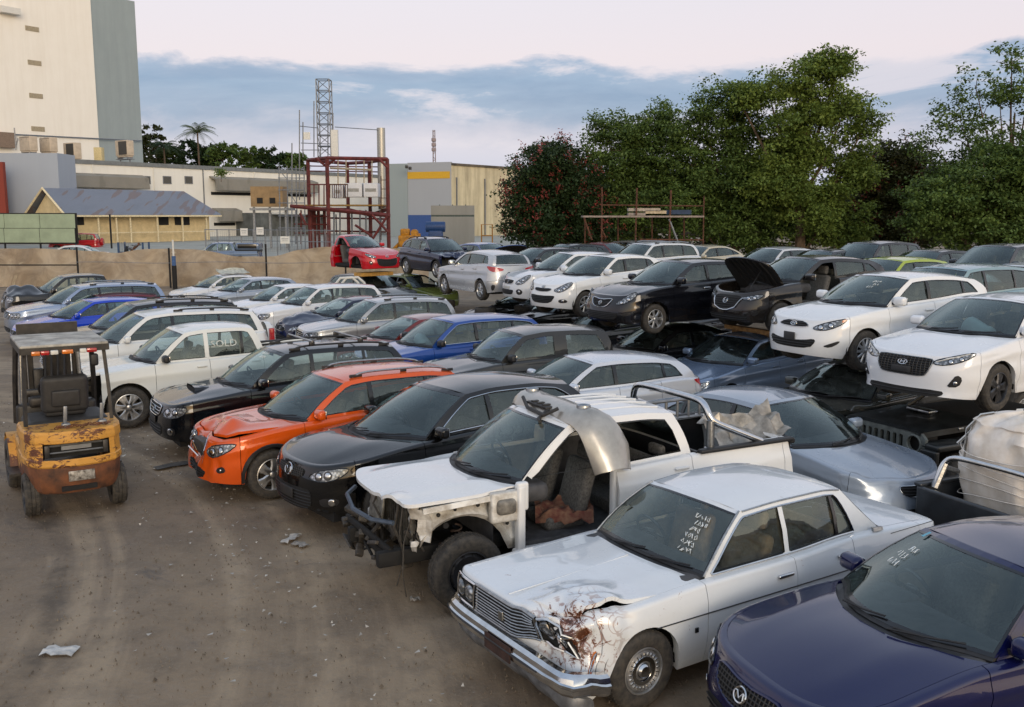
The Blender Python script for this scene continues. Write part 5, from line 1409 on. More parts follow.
    def q(px, py, Y): v = at(px, py, Y); return v-T
    FL, FR, BL, BR = 78, 79.5, 83.5, 85
    def beam(a, b_, r=.16, m=rm, nm='beam', par=r5, n_=4):
        mb = MB(); mb.tube([tuple(a), tuple(b_)], r, n_); return mb.build(nm, m, par, ang=20)
    zt = q(328, 158, FL).z; zm = q(328, 209, FL).z; zg = -1.0
    def xy(px, Y): v = q(px, 200, Y); return v.x, v.y
    cols = [(328, FL), (388, FR), (309, 81), (370, 84), (348, 86)]
    for px, Y in cols: x, y = xy(px, Y); beam((x, y, zg), (x, y, zt), .16, nm='column')
    for a, b_ in ((0, 1), (0, 2), (1, 3), (2, 4), (4, 3)):
        x0, y0 = xy(*cols[a]); x1, y1 = xy(*cols[b_]); beam((x0, y0, zt), (x1, y1, zt), .15)
        beam((x0, y0, zm), (x1, y1, zm-.5 if b_ in (1, 3) else zm), .16)
    x0, y0 = xy(290, 79); x1, y1 = xy(390, 79); beam((x0, y0, zm+.25), (x1, y1, zm-.55), .15)
    for (pa, ya, pb, yb) in ((328, 165, 336, 158), (388, 168, 379, 159), (328, 168, 316, 158), (355, 225, 372, 236), (372, 240, 388, 215), (372, 215, 388, 232), (300, 213, 306, 225)): beam(q(pa, ya, 78.5), q(pb, yb, 78.5), .1, nm='brace')
    for px in (312, 318, 324): x, y = xy(px, 82); beam((x, y, zg), (x, y, zm), .3 if px == 312 else .14, nm='leg_post')
    mb = MB(); xa, ya = xy(292, 80); xb, yb = xy(386, 82)
    mb.box(((xa+xb)/2, (ya+yb)/2+1, zm+.32), (xb-xa, 4, .12)); mb.build('deck', plain('ochre_deck', '#8a6a35', .8, var=.2), r5, ang=0)
    for (p0, p1, y0, y1) in ((344, 362, 183, 197), (362.5, 378, 183, 197), (331, 343.5, 185, 198)):
        a, b_ = q(p0, y1, 80), q(p1, y0, 80); mb = MB(); mb.rbox(((a.x+b_.x)/2, (a.y)+1, (a.z+b_.z)/2), (b_.x-a.x-.1, 1.6, b_.z-a.z), .05, 2); t = mb.build('tank', plain('tank_white', '#c6c8cc', .5, var=.05), r5)
        mb = MB(); c = ((a.x+b_.x)/2, a.y+.19, (a.z+b_.z)/2); V, F = text_mesh('LIQUIDS' if p0 == 344 else 'TANK', .34); 
        mb.box((c[0], c[1]+.0, c[2]), (.9 if p0 != 331 else .4, .01, .28), 0); mb.build('tank_label', plain('label_blue', '#4b6aa5' if p0 != 344 else '#8c8c88', .6), t, ang=0)
    for i in range(9):
        px = 330+i*2.2; beam(q(px, 198, 78.4), q(px, 184, 78.4), .035, K('rustybrown'), 'railing_post')
    beam(q(329, 184.5, 78.4), q(348, 184.5, 78.4), .05, K('rustybrown'), 'handrail'); beam(q(307, 184.5, 79), q(329, 184.5, 79), .05, rm, 'handrail')
    for px in (309, 314, 319, 324): beam(q(px, 206, 79), q(px, 184, 79), .05, rm, 'railing_post')
    # lattice mast
    for px in (296, 301, 334, 340, 352, 360, 366, 380): beam(q(px, 210, 81), q(px, 244, 81), .07, rm if px % 2 else K('galv'), 'strut')
    for y in (216, 224, 233): beam(q(294, y, 81), q(330, y+.6, 81), .06, rm, 'cross_tube')
    for y in (218, 231): beam(q(330, y, 83), q(386, y+1, 83), .07, rm, 'cross_tube')
    for y in (166, 171): beam(q(309, y, 83), q(386, y+1, 85), .05, rm, 'cross_tube')
    for px in (338, 346, 356, 364, 372): beam(q(px, 160, 82), q(px, 184, 82), .05, plain('pipe_cream', '#a89a82', .6), 'process_pipe')
    beam(q(330, 168, 81), q(372, 170, 82), .09, plain('pipe_cream', '#a89a82', .6), 'process_pipe')
    for i in range(7): beam(q(381, 180+i*9, 80), q(387, 180+i*9, 80), .03, K('rustybrown'), 'ladder_rung')
    beam(q(381, 176, 80), q(381, 240, 80), .04, K('rustybrown'), 'ladder_rail')
    a, b_ = q(318, 157, 82), q(331, 157, 82); wd = b_.x-a.x; zt2 = q(320, 79, 82).z; mb = MB(); cz = a.z
    cor = [(a.x, a.y), (a.x+wd, a.y), (a.x+wd, a.y+wd), (a.x, a.y+wd)]
    for c in cor: mb.tube([(c[0], c[1], cz-.5), (c[0], c[1], zt2)], .05, 5)
    nb = 7
    for k in range(nb+1):
        z = lerp(cz, zt2, k/nb)
        for i in range(4): mb.tube([(*cor[i], z), (*cor[(i+1) % 4], z)], .04, 4)
        if k < nb:
            z2 = lerp(cz, zt2, (k+1)/nb)
            for i in range(4): mb.tube([(*cor[i], z), (*cor[(i+1) % 4], z2)], .028, 4)
    mb.build('lattice_mast', K('galv'), r5)
    a = q(334.5, 130, 80); mb = MB(); mb.box((a.x, a.y, (a.z+q(334, 157, 80).z)/2), (.55, .4, a.z-q(334, 157, 80).z)); mb.build('riser_duct', K('white'), r5, ang=0)
    a = q(381.5, 160, 84); zt3 = q(381, 128, 84).z; mb = MB(); mb.lathe([(.01, zt3), (.36, zt3), (.36, zm)], 16, c=(a.x, a.y, 0)); mb.build('flue', plain('flue_steel', '#a9a8a2', .4, .6, var=.1), r5)
    for (px, y0, y1, Y) in ((299.5, 110, 200, 80), (292, 143, 246, 79), (303, 122, 157, 80), (314, 101, 157, 81), (328, 114, 157, 83), (333, 113, 135, 80)): beam(q(px, y0, Y), q(px, y1, Y), .05, K('galv'), 'scaffold_tube', n_=5)
    for (x0, y0, x1, y1) in ((299, 126, 318, 128), (301, 143, 328, 144), (301, 150, 328, 150), (335, 127, 379, 130)): beam(q(x0, y0, 80), q(x1, y1, 80 if x1 < 330 else 84), .035, K('galv'), 'scaffold_tube', n_=5)
    a = q(307, 136, 80); mb = MB(); mb.box((a.x, a.y-.05, a.z), (.55, .04, .6)); mb.build('sign_board', K('white'), r5, ang=0)
    # scaffold bay and ochre plant to the left of the tower
    S0 = at(270, 245, 80); S0.z = 1; r6 = empty('scaffolding', S0, 0, 'grey tube scaffolding between the factory dock and the red tower', 'scaffolding')
    def q6(px, py, Y): return at(px, py, Y)-S0
    def b6(a, b_, r=.05, m=None, nm='scaffold_tube'): mb = MB(); mb.tube([tuple(a), tuple(b_)], r, 5); mb.build(nm, m or K('galv'), r6)
    for px in (279, 287, 296, 304): b6(q6(px, 166, 80), (q6(px, 200, 80).x, q6(px, 200, 80).y, -.0))
    for y in (169, 178, 190, 203, 216, 228): b6(q6(278, y, 80), q6(305, y, 80), .04)
    b6(q6(279, 170, 80), q6(288, 180, 80), .035); b6(q6(288, 190, 80), q6(296, 203, 80), .035)
    p = at(267, 207, 84); mb = MB(); mb.box((0, 1, .9), (2.7*1.0+.1, 2, 1.75)); o = mb.build('generator_box', plain('ochre_box', '#8c7350', .7, var=.12, scale=2), loc=p, ang=0)
    tag(o, 'ochre yellow boxy housing raised on the dock beside the scaffolding', 'machine housing')
    mb = MB()
    for k in (-.6, .5): mb.box((k, -.02, .55), (.5, .06, .5))
    mb.build('louvre', K('dark'), o, ang=0)
    p = at(267, 245, 84); mb = MB(); 
    for px in (252, 268, 284): v = at(px, 207, 84); mb.box((v.x-p.x, .6, (v.z-1)/2), (.18, .18, v.z-1))
    v0, v1 = at(250, 208, 84), at(290, 208, 84); mb.box(((v0.x+v1.x)/2-p.x, .9, v0.z-1.1), (v1.x-v0.x, 2.2, .2)); o = mb.build('platform', K('galv'), loc=(p.x, p.y, 1), ang=0); tag(o, 'grey steel platform that carries the ochre housing', 'platform')
    # low site fence with white signs in front of the dock
    r7 = empty('site_fence', at(210, 250, 66), 0, 'low galvanised mesh fence with small white notices before the tower', 'fence'); b0 = r7.location.copy()
    mb = MB()
    for px in range(205, 335, 12): v = at(px, 229, 66)-b0; w_ = at(px, 252, 66)-b0; mb.tube([tuple(v), (v.x, v.y, w_.z-.4)], .035, 5)
    for y in (229.5, 240): mb.tube([tuple(at(205, y, 66)-b0), tuple(at(333, y+(1 if y < 235 else 2), 66)-b0)], .025, 4)
    for px in range(206, 332, 2): v = at(px, 230, 66)-b0; mb.box((v.x, v.y, v.z-.75), (.012, .012, 1.5))
    mb.build('mesh_panel', K('galv'), r7)
    for (px, py, s) in ((244, 232, 1), (260, 231, 1), (285, 240, 1.3)): v = at(px, py, 65.8)-b0; mb = MB(); mb.box(tuple(v), (.5*s, .02, .5)); mb.box((v.x, v.y-.012, v.z+.08), (.36*s, .005, .05), 1); mb.box((v.x, v.y-.012, v.z-.06), (.30*s, .005, .03), 1); mb.build('notice', [K('white'), K('galv')], r7, ang=0)
    # grey and cream building right of the tower
    G = at(451.5, 200, 128); G.z = 0; gl = at(388, 200, 131.5); gl.z = 0; gr = at(545, 200, 146); gr.z = 0
    r8 = empty('warehouse', G, 0, 'big warehouse, one face grey with a yellow stripe, the other stained cream', 'building')
    h = at(451.5, 161.8, 128).z; ul = (gl-G).normalized(); ur = (gr-G).normalized(); Ll = (gl-G).length; Lr = (gr-G).length
    bk = Vector((.25, 1, 0)).normalized()*26
    def slab(a, b_, z0, z1, m, nm, off=0.0, th=.3):
        d = (b_-a).normalized(); nn = Vector((d.y, -d.x, 0)); nn = nn if nn.y < 0 else -nn
        vs = [tuple(p_+nn*o2+Vector((0, 0, z))) for z in (z0, z1) for p_, o2 in ((a, off), (b_, off), (b_, off-th), (a, off-th))]
        mb = MB(); mb.add(vs, [(3, 2, 1, 0), (4, 5, 6, 7), (0, 1, 5, 4), (1, 2, 6, 5), (2, 3, 7, 6), (3, 0, 4, 7)]); return mb.build(nm, m, r8, ang=0)
    O = Vector((0, 0, 0)); s_, z_ = onwall(G, ul, 408, 200); zz = lambda y: at(430, y, 129.5).z
    gm = wallmat('grey_panel', '#9a9ea4', '#8b8f95', .15); gm2 = wallmat('greengrey_panel', '#8d9799', '#7f898b', .2)
    slab(O, ul*s_, .5, h, gm, 'grey_wall'); slab(ul*(s_+.003), ul*Ll, .5, h-.1, gm2, 'side_wall', .12)
    slab(O+ul*.2, ul*s_, zz(178.7), zz(171.8), plain('stripe_yellow', '#c79b22', .6, var=.05), 'yellow_stripe', .05); slab(O+ul*.2, ul*s_, 1, zz(215), plain('dado_blue', '#2f4d86', .6, var=.08), 'blue_dado', .05)
    slab(O, ur*Lr, .5, h-.25, wallmat('stained_cream_concrete', '#cdc3a4', '#6f6553', .75), 'cream_wall', .02)
    slab(O, ur*Lr, h-.45, h-.15, plain('dark_coping', '#5b5347', .8, var=.3, scale=.8), 'coping', .2, .6)
    s1, _ = onwall(G, ur, 484, 200); slab(ur*s1, ur*(s1+.15), 1, h-2, K('galv'), 'downpipe', .2); slab(ur*.9, ur*1.05, 3, h-2, K('galv'), 'downpipe', .2)
    mb = MB(); mb.add([tuple(O+Vector((0, 0, h-.6))), tuple(ur*Lr+Vector((0, 0, h-.6))), tuple(ur*Lr+bk+Vector((0, 0, h-.6))), tuple(ul*Ll+bk+Vector((0, 0, h-.6))), tuple(ul*Ll+Vector((0, 0, h-.6)))], [(0, 1, 2, 3, 4)]); mb.build('roof', K('galv'), r8, ang=0)
    slab(ul*Ll, ul*Ll+bk, .5, h-.1, gm2, 'end_wall')
    p = at(407, 167, 128.5)-G; mb = MB()
    for dx in (0, .45): mb.rbox((p.x+dx, p.y-.4, p.z-dx*.4), (.38, .5, .4), .05, 1)
    mb.build('security_light', K('black'), r8)
    # far radio mast
    p = at(434, 164, 330); p.z = 0; zt = at(434, 130, 330).z; mb = MB(); a = .8
    for k in range(3): mb.tube([(a*math.cos(k*2.09), a*math.sin(k*2.09), 0), (a*.5*math.cos(k*2.09), a*.5*math.sin(k*2.09), zt)], .16, 4)
    for k in range(24):
        z = zt*.4+k*zt*.6/24; mb.tube([(a*.6*math.cos(k*2.09), a*.6*math.sin(k*2.09), z), (a*.6*math.cos((k+1)*2.09), a*.6*math.sin((k+1)*2.09), z+zt*.6/24)], .1, 4)
    for z in (.80, .85, .9): mb.rbox((0, 0, zt*z), (1.5, 1.5, 1.3), .3, 1)
    o = mb.build('radio_mast', plain('mast_grey', '#8a7f82', .6), loc=p); tag(o, 'thin lattice radio mast far beyond the warehouse roof', 'radio mast')
    # precast concrete panel standing before the warehouse
    a, b_ = at(431.5, 240, 90), at(474.5, 240, 90); zt = at(450, 205.5, 90).z; zl = at(450, 216, 90).z
    r9 = empty('precast_panel', ((a.x+b_.x)/2, 90, 1), 0, 'grey precast concrete panel wall with a dark joint, standing before the warehouse', 'panel wall'); wd = b_.x-a.x
    mb = MB(); mb.box((0, 0, (zl-1)/2-.02), (wd, .5, zl-1-.1)); mb.build('lower_panel', wallmat('raw_concrete', '#8f8d86', '#6f6d66', .35), r9, ang=0)
    mb = MB(); mb.box((0, 0, (zl+zt)/2-1+.05), (wd, .5, zt-zl-.1)); mb.build('upper_panel', wallmat('raw_concrete', '#8f8d86'), r9, ang=0)
    mb = MB(); mb.box((0, .05, zl-1), (wd-.02, .42, .22)); 
    for k in (-.3, .0, .3): mb.box((k*wd, -.1, zt-1+.04), (.08, .3, .1))
    mb.build('joint', plain('joint_grey', '#55605c', .7), r9, ang=0)
    # yellow and blue plant beside it
    p = at(409, 246, 82); p.z = 1; ym = plain('plant_yellow', '#b57a16', .6, var=.25, scale=4)
    r10 = empty('yellow_pump', p, 0, 'yellow pump machine with a blue motor drum behind the stacked cars', 'machine')
    mb = MB(); mb.rbox((0, 0, .7), (1.7, 1.2, 1.0), .12, 2); mb.rbox((-.3, 0, 1.45), (.8, .8, .6), .15, 2); mb.lathe([(.01, -.5), (.3, -.5), (.3, .5), (.01, .5)], 14, axis='y', c=(.5, 0, 1.4)); mb.tube([(-1.3, 0, 0), (-.8, 0, .5), (-.6, 0, .9)], .16, 7); mb.rbox((.75, 0, 1.1), (.5, .7, .5), .08, 2); mb.build('body', ym, r10)
    mb = MB(); mb.lathe([(.01, 1.0), (.42, 1.05), (.45, 1.2), (.45, 2.6), (.42, 2.7), (.01, 2.7)], 16, axis='x', c=(.4, .3, 1.9)); mb.rbox((2.3, .3, 1.0), (1.2, 1, 1.2), .1, 2); mb.build('motor_drum', plain('drum_blue', '#1f3f6e', .5, var=.2), r10)
    # yellow lifting frame
    p = at(487, 246, 80); p.z = 1; mb = MB(); w2 = .45; zt = at(487, 224.5, 80).z-1
    mb.tube([(-w2, 0, 0), (-w2, 0, zt), (w2, 0, zt), (w2, 0, 0)], .06, 5); mb.tube([(-w2, 0, 1.2), (w2, 0, 1.2)], .05, 5); mb.tube([(-w2, 0, .5), (w2, 0, .5)], .05, 5)
    o = mb.build('lifting_frame', plain('frame_ochre', '#a9742a', .6, var=.2), loc=p); tag(o, 'small ochre tube frame at the foot of the cream wall', 'frame')
    # blue stillage with scrap
    p = at(134, 251, 59); p.z = .95; r11 = empty('stillage', p, 0, 'blue steel stillage heaped with scrap metal behind the shade cloth fence', 'stillage')
    mb = MB(); w2 = .75
    for x in (-w2, w2):
        for y in (-.5, .5): mb.box((x, y, .65), (.09, .09, 1.3))
    for z in (.2, .45, .7): 
        for y in (-.5, .5): mb.box((0, y, z), (2*w2, .05, .06))
    mb.build('frame', plain('stillage_blue', '#2a4668', .6, var=.2), r11, ang=0)
    for k in range(7): mb = MB(); mb.rbox((rnd.uniform(-.5, .5), rnd.uniform(-.3, .3), .35+k*.13), (rnd.uniform(.4, .9), .2, .12), .02, 1, rot=(rnd.uniform(-.5, .5), rnd.uniform(-.8, .8), rnd.uniform(0, 3))); mb.build('scrap_piece', K(('galv', 'dark', 'rustybrown')[k % 3]), r11)
    p = at(120, 251, 59); p.z = .95; mb = MB()
    for k in range(6): mb.box((k*.13, 0, .65), (.03, .03, 1.3)); 
    mb.box((.32, 0, .1), (.8, .04, .04)); mb.box((.32, 0, 1.25), (.8, .04, .04)); mb.box((.32, 0, .7), (.8, .03, .03)); o = mb.build('barrier', K('galv'), loc=p, ang=0); tag(o, 'galvanised barrier leaning beside the blue stillage', 'barrier')
    # rusty storage rack by the trees
    p = at(650, 245, 44); p.z = 0; r12 = empty('storage_rack', p, 0, 'rusty tube storage rack with planks against the dark trees', 'rack'); rb = K('rustybrown')
    q12 = lambda px, py, Y=44: at(px, py, Y)-p
    for nm, pts, r in [('upright', [(602, 187), (601.5, 252)], .04), ('upright', [(637, 188), (635, 252)], .042), ('upright', [(671, 190), (669, 250)], .045), ('upright', [(704, 196), (703, 250)], .032), ('rail', [(603, 205), (704, 206)], .033), ('brace', [(584, 218), (592, 240)], .045), ('brace', [(669, 219), (681, 250)], .045), ('rail', [(640, 239.5), (703, 240)], .04), ('brace', [(601, 228), (606, 238)], .04)]:
        mb = MB(); mb.tube([tuple(q12(*a)) for a in pts], r, 6); mb.build(nm, rb if (nm, pts[0][0]) != ('brace', 669) else K('galv'), r12)
    for px in (585, 618, 652, 684): mb = MB(); mb.tube([tuple(q12(px, 216, 45.5)), tuple(q12(px, 252, 45.5))], .04, 6); mb.build('upright', rb, r12)
    a, b_ = q12(583, 216.5), q12(704, 217); mb = MB(); mb.box(((a.x+b_.x)/2, .6, a.z), (b_.x-a.x, 1.3, .08)); mb.build('deck', plain('weathered_plank', '#8b7f78', .8, var=.2), r12, ang=0)
    for k, (x0, x1, y, dz, c) in enumerate(((629, 661, 208.5, .14, '#a39a90'), (629, 646, 213, .12, '#8c837c'), (646, 667, 211, .14, '#b1a389'), (667, 692, 211, .20, '#2b3c56'))):
        a, b_ = at(x0, y, 44), at(x1, y, 44); o = MB().box((0, 0, 0), (b_.x-a.x, .5, dz)).build('plank', plain('plank%d' % k, c, .8, var=.15), loc=((a.x+b_.x)/2, 44.4, a.z-.05), ang=0)
        tag(o, ('long grey plank lying on top of the rusty rack', 'short grey plank under the long one on the rusty rack', 'tan plank in the middle of the rusty rack', 'blue wrapped bundle at the right of the rusty rack')[k], 'plank' if k < 3 else 'bundle')
build_back()

def build_fence():
    """brown shade cloth sagging on a low wire fence round the yard"""
    root = empty('cloth_fence', (-20, 52, 0), 0, 'wire fence hung with sagging brown shade cloth along the back of the yard', 'fence'); b0 = root.location.copy()
    def fn(t):
        ob = t.coord(); n = t.noise(.7, 6, .65, t.mapping(ob, (1, 1, 1.2), rot=(0, R(38), 0)), 1.0); w = t.t.nodes.new('ShaderNodeTexWave'); w.inputs['Scale'].default_value = 7; w.inputs['Distortion'].default_value = 1.5; t.l(t.mapping(ob, rot=(0, R(50), 0)), w.inputs[0])
        c = t.mix(t.ramp(n, [(.38, 0), (.62, 1)]), srgb('#b3a28a'), srgb('#8f7e69')); c = t.mix(t.ramp(n, [(.66, 0), (.70, .6)]), c, srgb('#c2b59a'))
        t.out(t.bsdf(c, .9, bump=t.math('ADD', w.outputs[1], t.math('MULTIPLY', n, 2.0)), bstr=.6, bdist=.06))
    m = mat('shade_cloth', fn)
    topz = pch([(-80, 250), (0, 249), (60, 250), (110, 253), (150, 249), (200, 251), (235, 257), (265, 257), (300, 250), (335, 246.5), (400, 249), (440, 262)])
    rows = []
    px = [-80+i*4 for i in range(128)]
    for j in range(15):
        f = j/14; row = []
        for x in px:
            t_ = at(x, topz(x), 52); z = lerp(.02, t_.z, f)
            fold = .22*abs(math.sin(x*.045+f*1.6+.8*math.sin(x*.013)))+.13*abs(math.sin(x*.11-f*3.5))+.05*math.sin(x*.31+f*6)+.5*(1-f)**2*noise.noise(Vector((x*.02, f, 0)))
            row.append((t_.x-b0.x, (1-f)*1.4*-.0+fold*.8+(f-.3)*.8, z+.05*noise.noise(Vector((x*.05, 0, 4)))*f))
        rows.append(row)
    mb = MB(); mb.grid(rows); mb.grid([[(p[0], p[1]+.03, p[2]) for p in r] for r in rows], flip=True); mb.build('shade_cloth', m, root, ang=60)
    for x, y in ((-10, 248), (76.5, 247), (168.7, 248), (265.5, 244), (345, 243)):
        a = at(x, y, 51.4)-b0; mb = MB(); mb.tube([(a.x, a.y, 0), (a.x, a.y, a.z)], .05, 6); mb.build('post', K('dark'), root)
    mb = MB(); a, b_ = at(-60, 265, 51.3)-b0, at(76.5, 265, 51.3)-b0; mb.tube([tuple(a), tuple(b_)], .035, 5); mb.build('rail', K('dark'), root)
    mb = MB()
    for k in range(1): mb.tube([tuple(at(x, 262.5+.6*math.sin(x*.05), 51.2)-b0) for x in range(76, 345, 8)], .014, 4)
    mb.build('wire', K('galv'), root)
    p = at(175, 285, 50.6); p.z = 0; mb = MB(); mb.tube([(0, 0, 0), (0, 0, 1.25)], .13, 8, 0); mb.tube([(0, 0, 1.25), (0, 0, 1.75)], .11, 8, 1); mb.tube([(0, 0, 1.7), (0, 0, 2.6)], .05, 6, 2)
    o = mb.build('gate_post', [K('dark'), plain('tarp_blue', '#3c5a86', .8), K('white')], loc=p); tag(o, 'thick dark post with a blue wrap on top beside the cloth fence', 'post')
build_fence()

# ------------------------------------------------------------------ trees
def leafmat(key, cols, rough=.6):
    def fn(t):
        oi = t.coord(); n = t.noise(.55, 4, .6, oi); n2 = t.noise(6, 3, .6, oi)
        c = t.mix(t.ramp(n, [(.35, 0), (.65, 1)]), srgb(cols[0]), srgb(cols[1])); c = t.mix(t.ramp(n2, [(.5, 0), (.75, .7)]), c, srgb(cols[2]))
        p = t.t.nodes.new('ShaderNodeBsdfPrincipled'); t.l(c, p.inputs['Base Color']); p.inputs['Roughness'].default_value = rough; p.inputs['Specular IOR Level'].default_value = .3
        tr = t.n('ShaderNodeBsdfTranslucent', Color=c); mx = t.t.nodes.new('ShaderNodeMixShader'); mx.inputs[0].default_value = .25; t.l(p.outputs[0], mx.inputs[1]); t.l(tr.outputs[0], mx.inputs[2]); t.out(mx.outputs[0])
    return mat(key, fn)
BARK = lambda: plain('bark', '#5a4c3e', .9, var=.3, scale=8, bstr=.5)
def tree(name, loc, lobes, nleaf, lsz, leafk, label, group='trees along the back of the yard', trunk=.22, seed=1, flowers=None, density=.5, cat='tree', base_h=1.5, branch_to=None, droop=.25):
    """lobes: (x, y, z, rx, rz) foliage masses, metres from the foot; twigs of leaf faces fill them unevenly"""
    rg = random.Random(seed); root = empty(name, loc, 0, label, cat, group)
    mb = MB(); top = max(l[2] for l in lobes)
    tp = [(0, 0, -.1)]+[(noise.noise(Vector((seed, k, 0)))*.5*k/3, noise.noise(Vector((seed+9, k, 0)))*.4*k/3, top*.75*k/5) for k in range(1, 6)]
    mb.tube(tp, [trunk*(1.25-.2*k) if k < 5 else trunk*.25 for k in range(6)], 8)
    for l in lobes:
        k = min(5, max(1, int(l[2]/top*4))); a = Vector(tp[k])*.9; c = Vector(l[:3]); m_ = a.lerp(c, .5)+Vector((0, 0, -.1*(c-a).length))
        mb.tube([a, m_, c], [trunk*.42, trunk*.28, trunk*.10], 6)
        for _ in range(4):
            d = Vector((rg.uniform(-1, 1)*l[3], rg.uniform(-1, 1)*l[3], rg.uniform(-.2, 1)*l[4]))*.8; s_ = m_.lerp(c, rg.random())
            mb.tube([s_, s_+d*.5+Vector((0, 0, .15)), s_+d], [trunk*.14, trunk*.09, .012], 5)
    mb.build('trunk', BARK(), root)
    FV = []; FF = []; TW = []
    tot = sum(l[3]**2*l[4] for l in lobes); per = 60
    for l in lobes:
        nl = int(nleaf*(l[3]**2*l[4])/tot); ncl = max(6, nl//per); c = Vector(l[:3])
        for _ in range(ncl):
            # twig position biased to the shell, rejected where the noise is low so gaps stay open
            for _t in range(12):
                d = Vector((rg.gauss(0, 1), rg.gauss(0, 1), rg.gauss(0, 1))).normalized(); r_ = rg.random()**.42
                p = c+Vector((d.x*l[3]*r_, d.y*l[3]*r_, d.z*l[4]*r_))
                q = noise.noise(p*.75+Vector((seed*3.1, 0, 0)))+.5*noise.noise(p*1.9)
                edge = noise.noise(d*2.2+Vector((seed, 5, 0)))*.35
                if q > -density+.25*r_ and r_ < 1+edge: break
            TW.append((*p, rg.uniform(-1, 1), rg.uniform(-1, 1), rg.uniform(-.7, .6), rg.uniform(.35, 1.0)))
            if flowers and rg.random() < flowers[1]:
                pf = p+Vector((d.x, d.y, max(d.z, .1)))*.35
                for k in range(14):
                    b_ = pf+Vector((rg.gauss(0, .10), rg.gauss(0, .10), rg.gauss(0, .16))); e1 = Vector((rg.gauss(0, 1), rg.gauss(0, 1), rg.gauss(0, 1))).normalized(); e2 = e1.orthogonal().normalized(); s = .11; o = len(FV)
                    FV += [tuple(b_), tuple(b_+e1*s+e2*s*.4), tuple(b_+e1*s*1.6), tuple(b_+e1*s-e2*s*.4)]; FF.append((o, o+1, o+2, o+3))
    T_ = np.repeat(np.array(TW), per, 0); n = len(T_); ng = np.random.default_rng(seed)
    tw = T_[:, 3:6]/np.linalg.norm(T_[:, 3:6], axis=1)[:, None]
    b_ = T_[:, :3]+tw*(T_[:, 6]*ng.random(n))[:, None]+ng.normal(0, 1, (n, 3))*(.23, .23, .09)
    unit = lambda a: a/np.maximum(1e-6, np.linalg.norm(a, axis=1))[:, None]
    e1 = unit(ng.normal(0, 1, (n, 3))*(1, 1, .6)-(0, 0, droop)); e2 = unit(np.cross(e1, unit(ng.normal(0, .7, (n, 3))*(1, 1, 0)+(0, 0, 1)))); s = (lsz*ng.uniform(.5, 1.35, n))[:, None]
    V = np.stack([b_, b_+e1*s*.5+e2*s*.30, b_+e1*s, b_+e1*s*.5-e2*s*.30], 1).reshape(-1, 3)
    me = bpy.data.meshes.new('crown'); me.vertices.add(len(V)); me.vertices.foreach_set('co', V.ravel()); me.loops.add(4*n); me.loops.foreach_set('vertex_index', np.arange(4*n)); me.polygons.add(n); me.polygons.foreach_set('loop_start', np.arange(n)*4); me.materials.append(leafk); me.update()
    co = bpy.data.objects.new('crown', me); COL.objects.link(co); co.parent = root
    if FV: mb = MB(); mb.v = FV; mb.f = FF; mb.m = [0]*len(FF); mb.build('blossom', flowers[0], root, ang=0)
    return root
def palm(loc, h, label, seed, leafk, spread=2.6, n=22):
    rg = random.Random(seed); root = empty('palm_tree', loc, 0, label, 'palm tree', 'palms beyond the factory roof')
    mb = MB(); mb.tube([(0, 0, 0), (.2, 0, h*.5), (.1, 0, h)], [.28, .2, .16], 8); mb.build('trunk', BARK(), root)
    mb = MB()
    for i in range(n):
        a = 2*PI*i/n+rg.uniform(-.2, .2); el = rg.uniform(-.1, 1.15); L = spread*rg.uniform(.8, 1.15); pts = []
        for k in range(8):
            t = k/7; r_ = L*t; zz = h+math.sin(el)*r_-1.1*t*t*L*.55; pts.append(Vector((.1+math.cos(a)*r_*math.cos(el*.8), math.sin(a)*r_*math.cos(el*.8), zz)))
        for k in range(1, 8):
            for sgn in (-1, 1):
                for j in range(3):
                    p = pts[k-1].lerp(pts[k], j/3); d = (pts[k]-pts[k-1]).normalized(); sd = d.cross(Vector((0, 0, 1))).normalized()*sgn
                    ll = L*.22*(1-abs(k/7-.45)); e = p+sd*ll+d*ll*.5-Vector((0, 0, ll*.55)); mb.add([tuple(p), tuple(p+d*.12), tuple(e)], [(0, 1, 2)])
    mb.build('crown', leafk, root, ang=0)
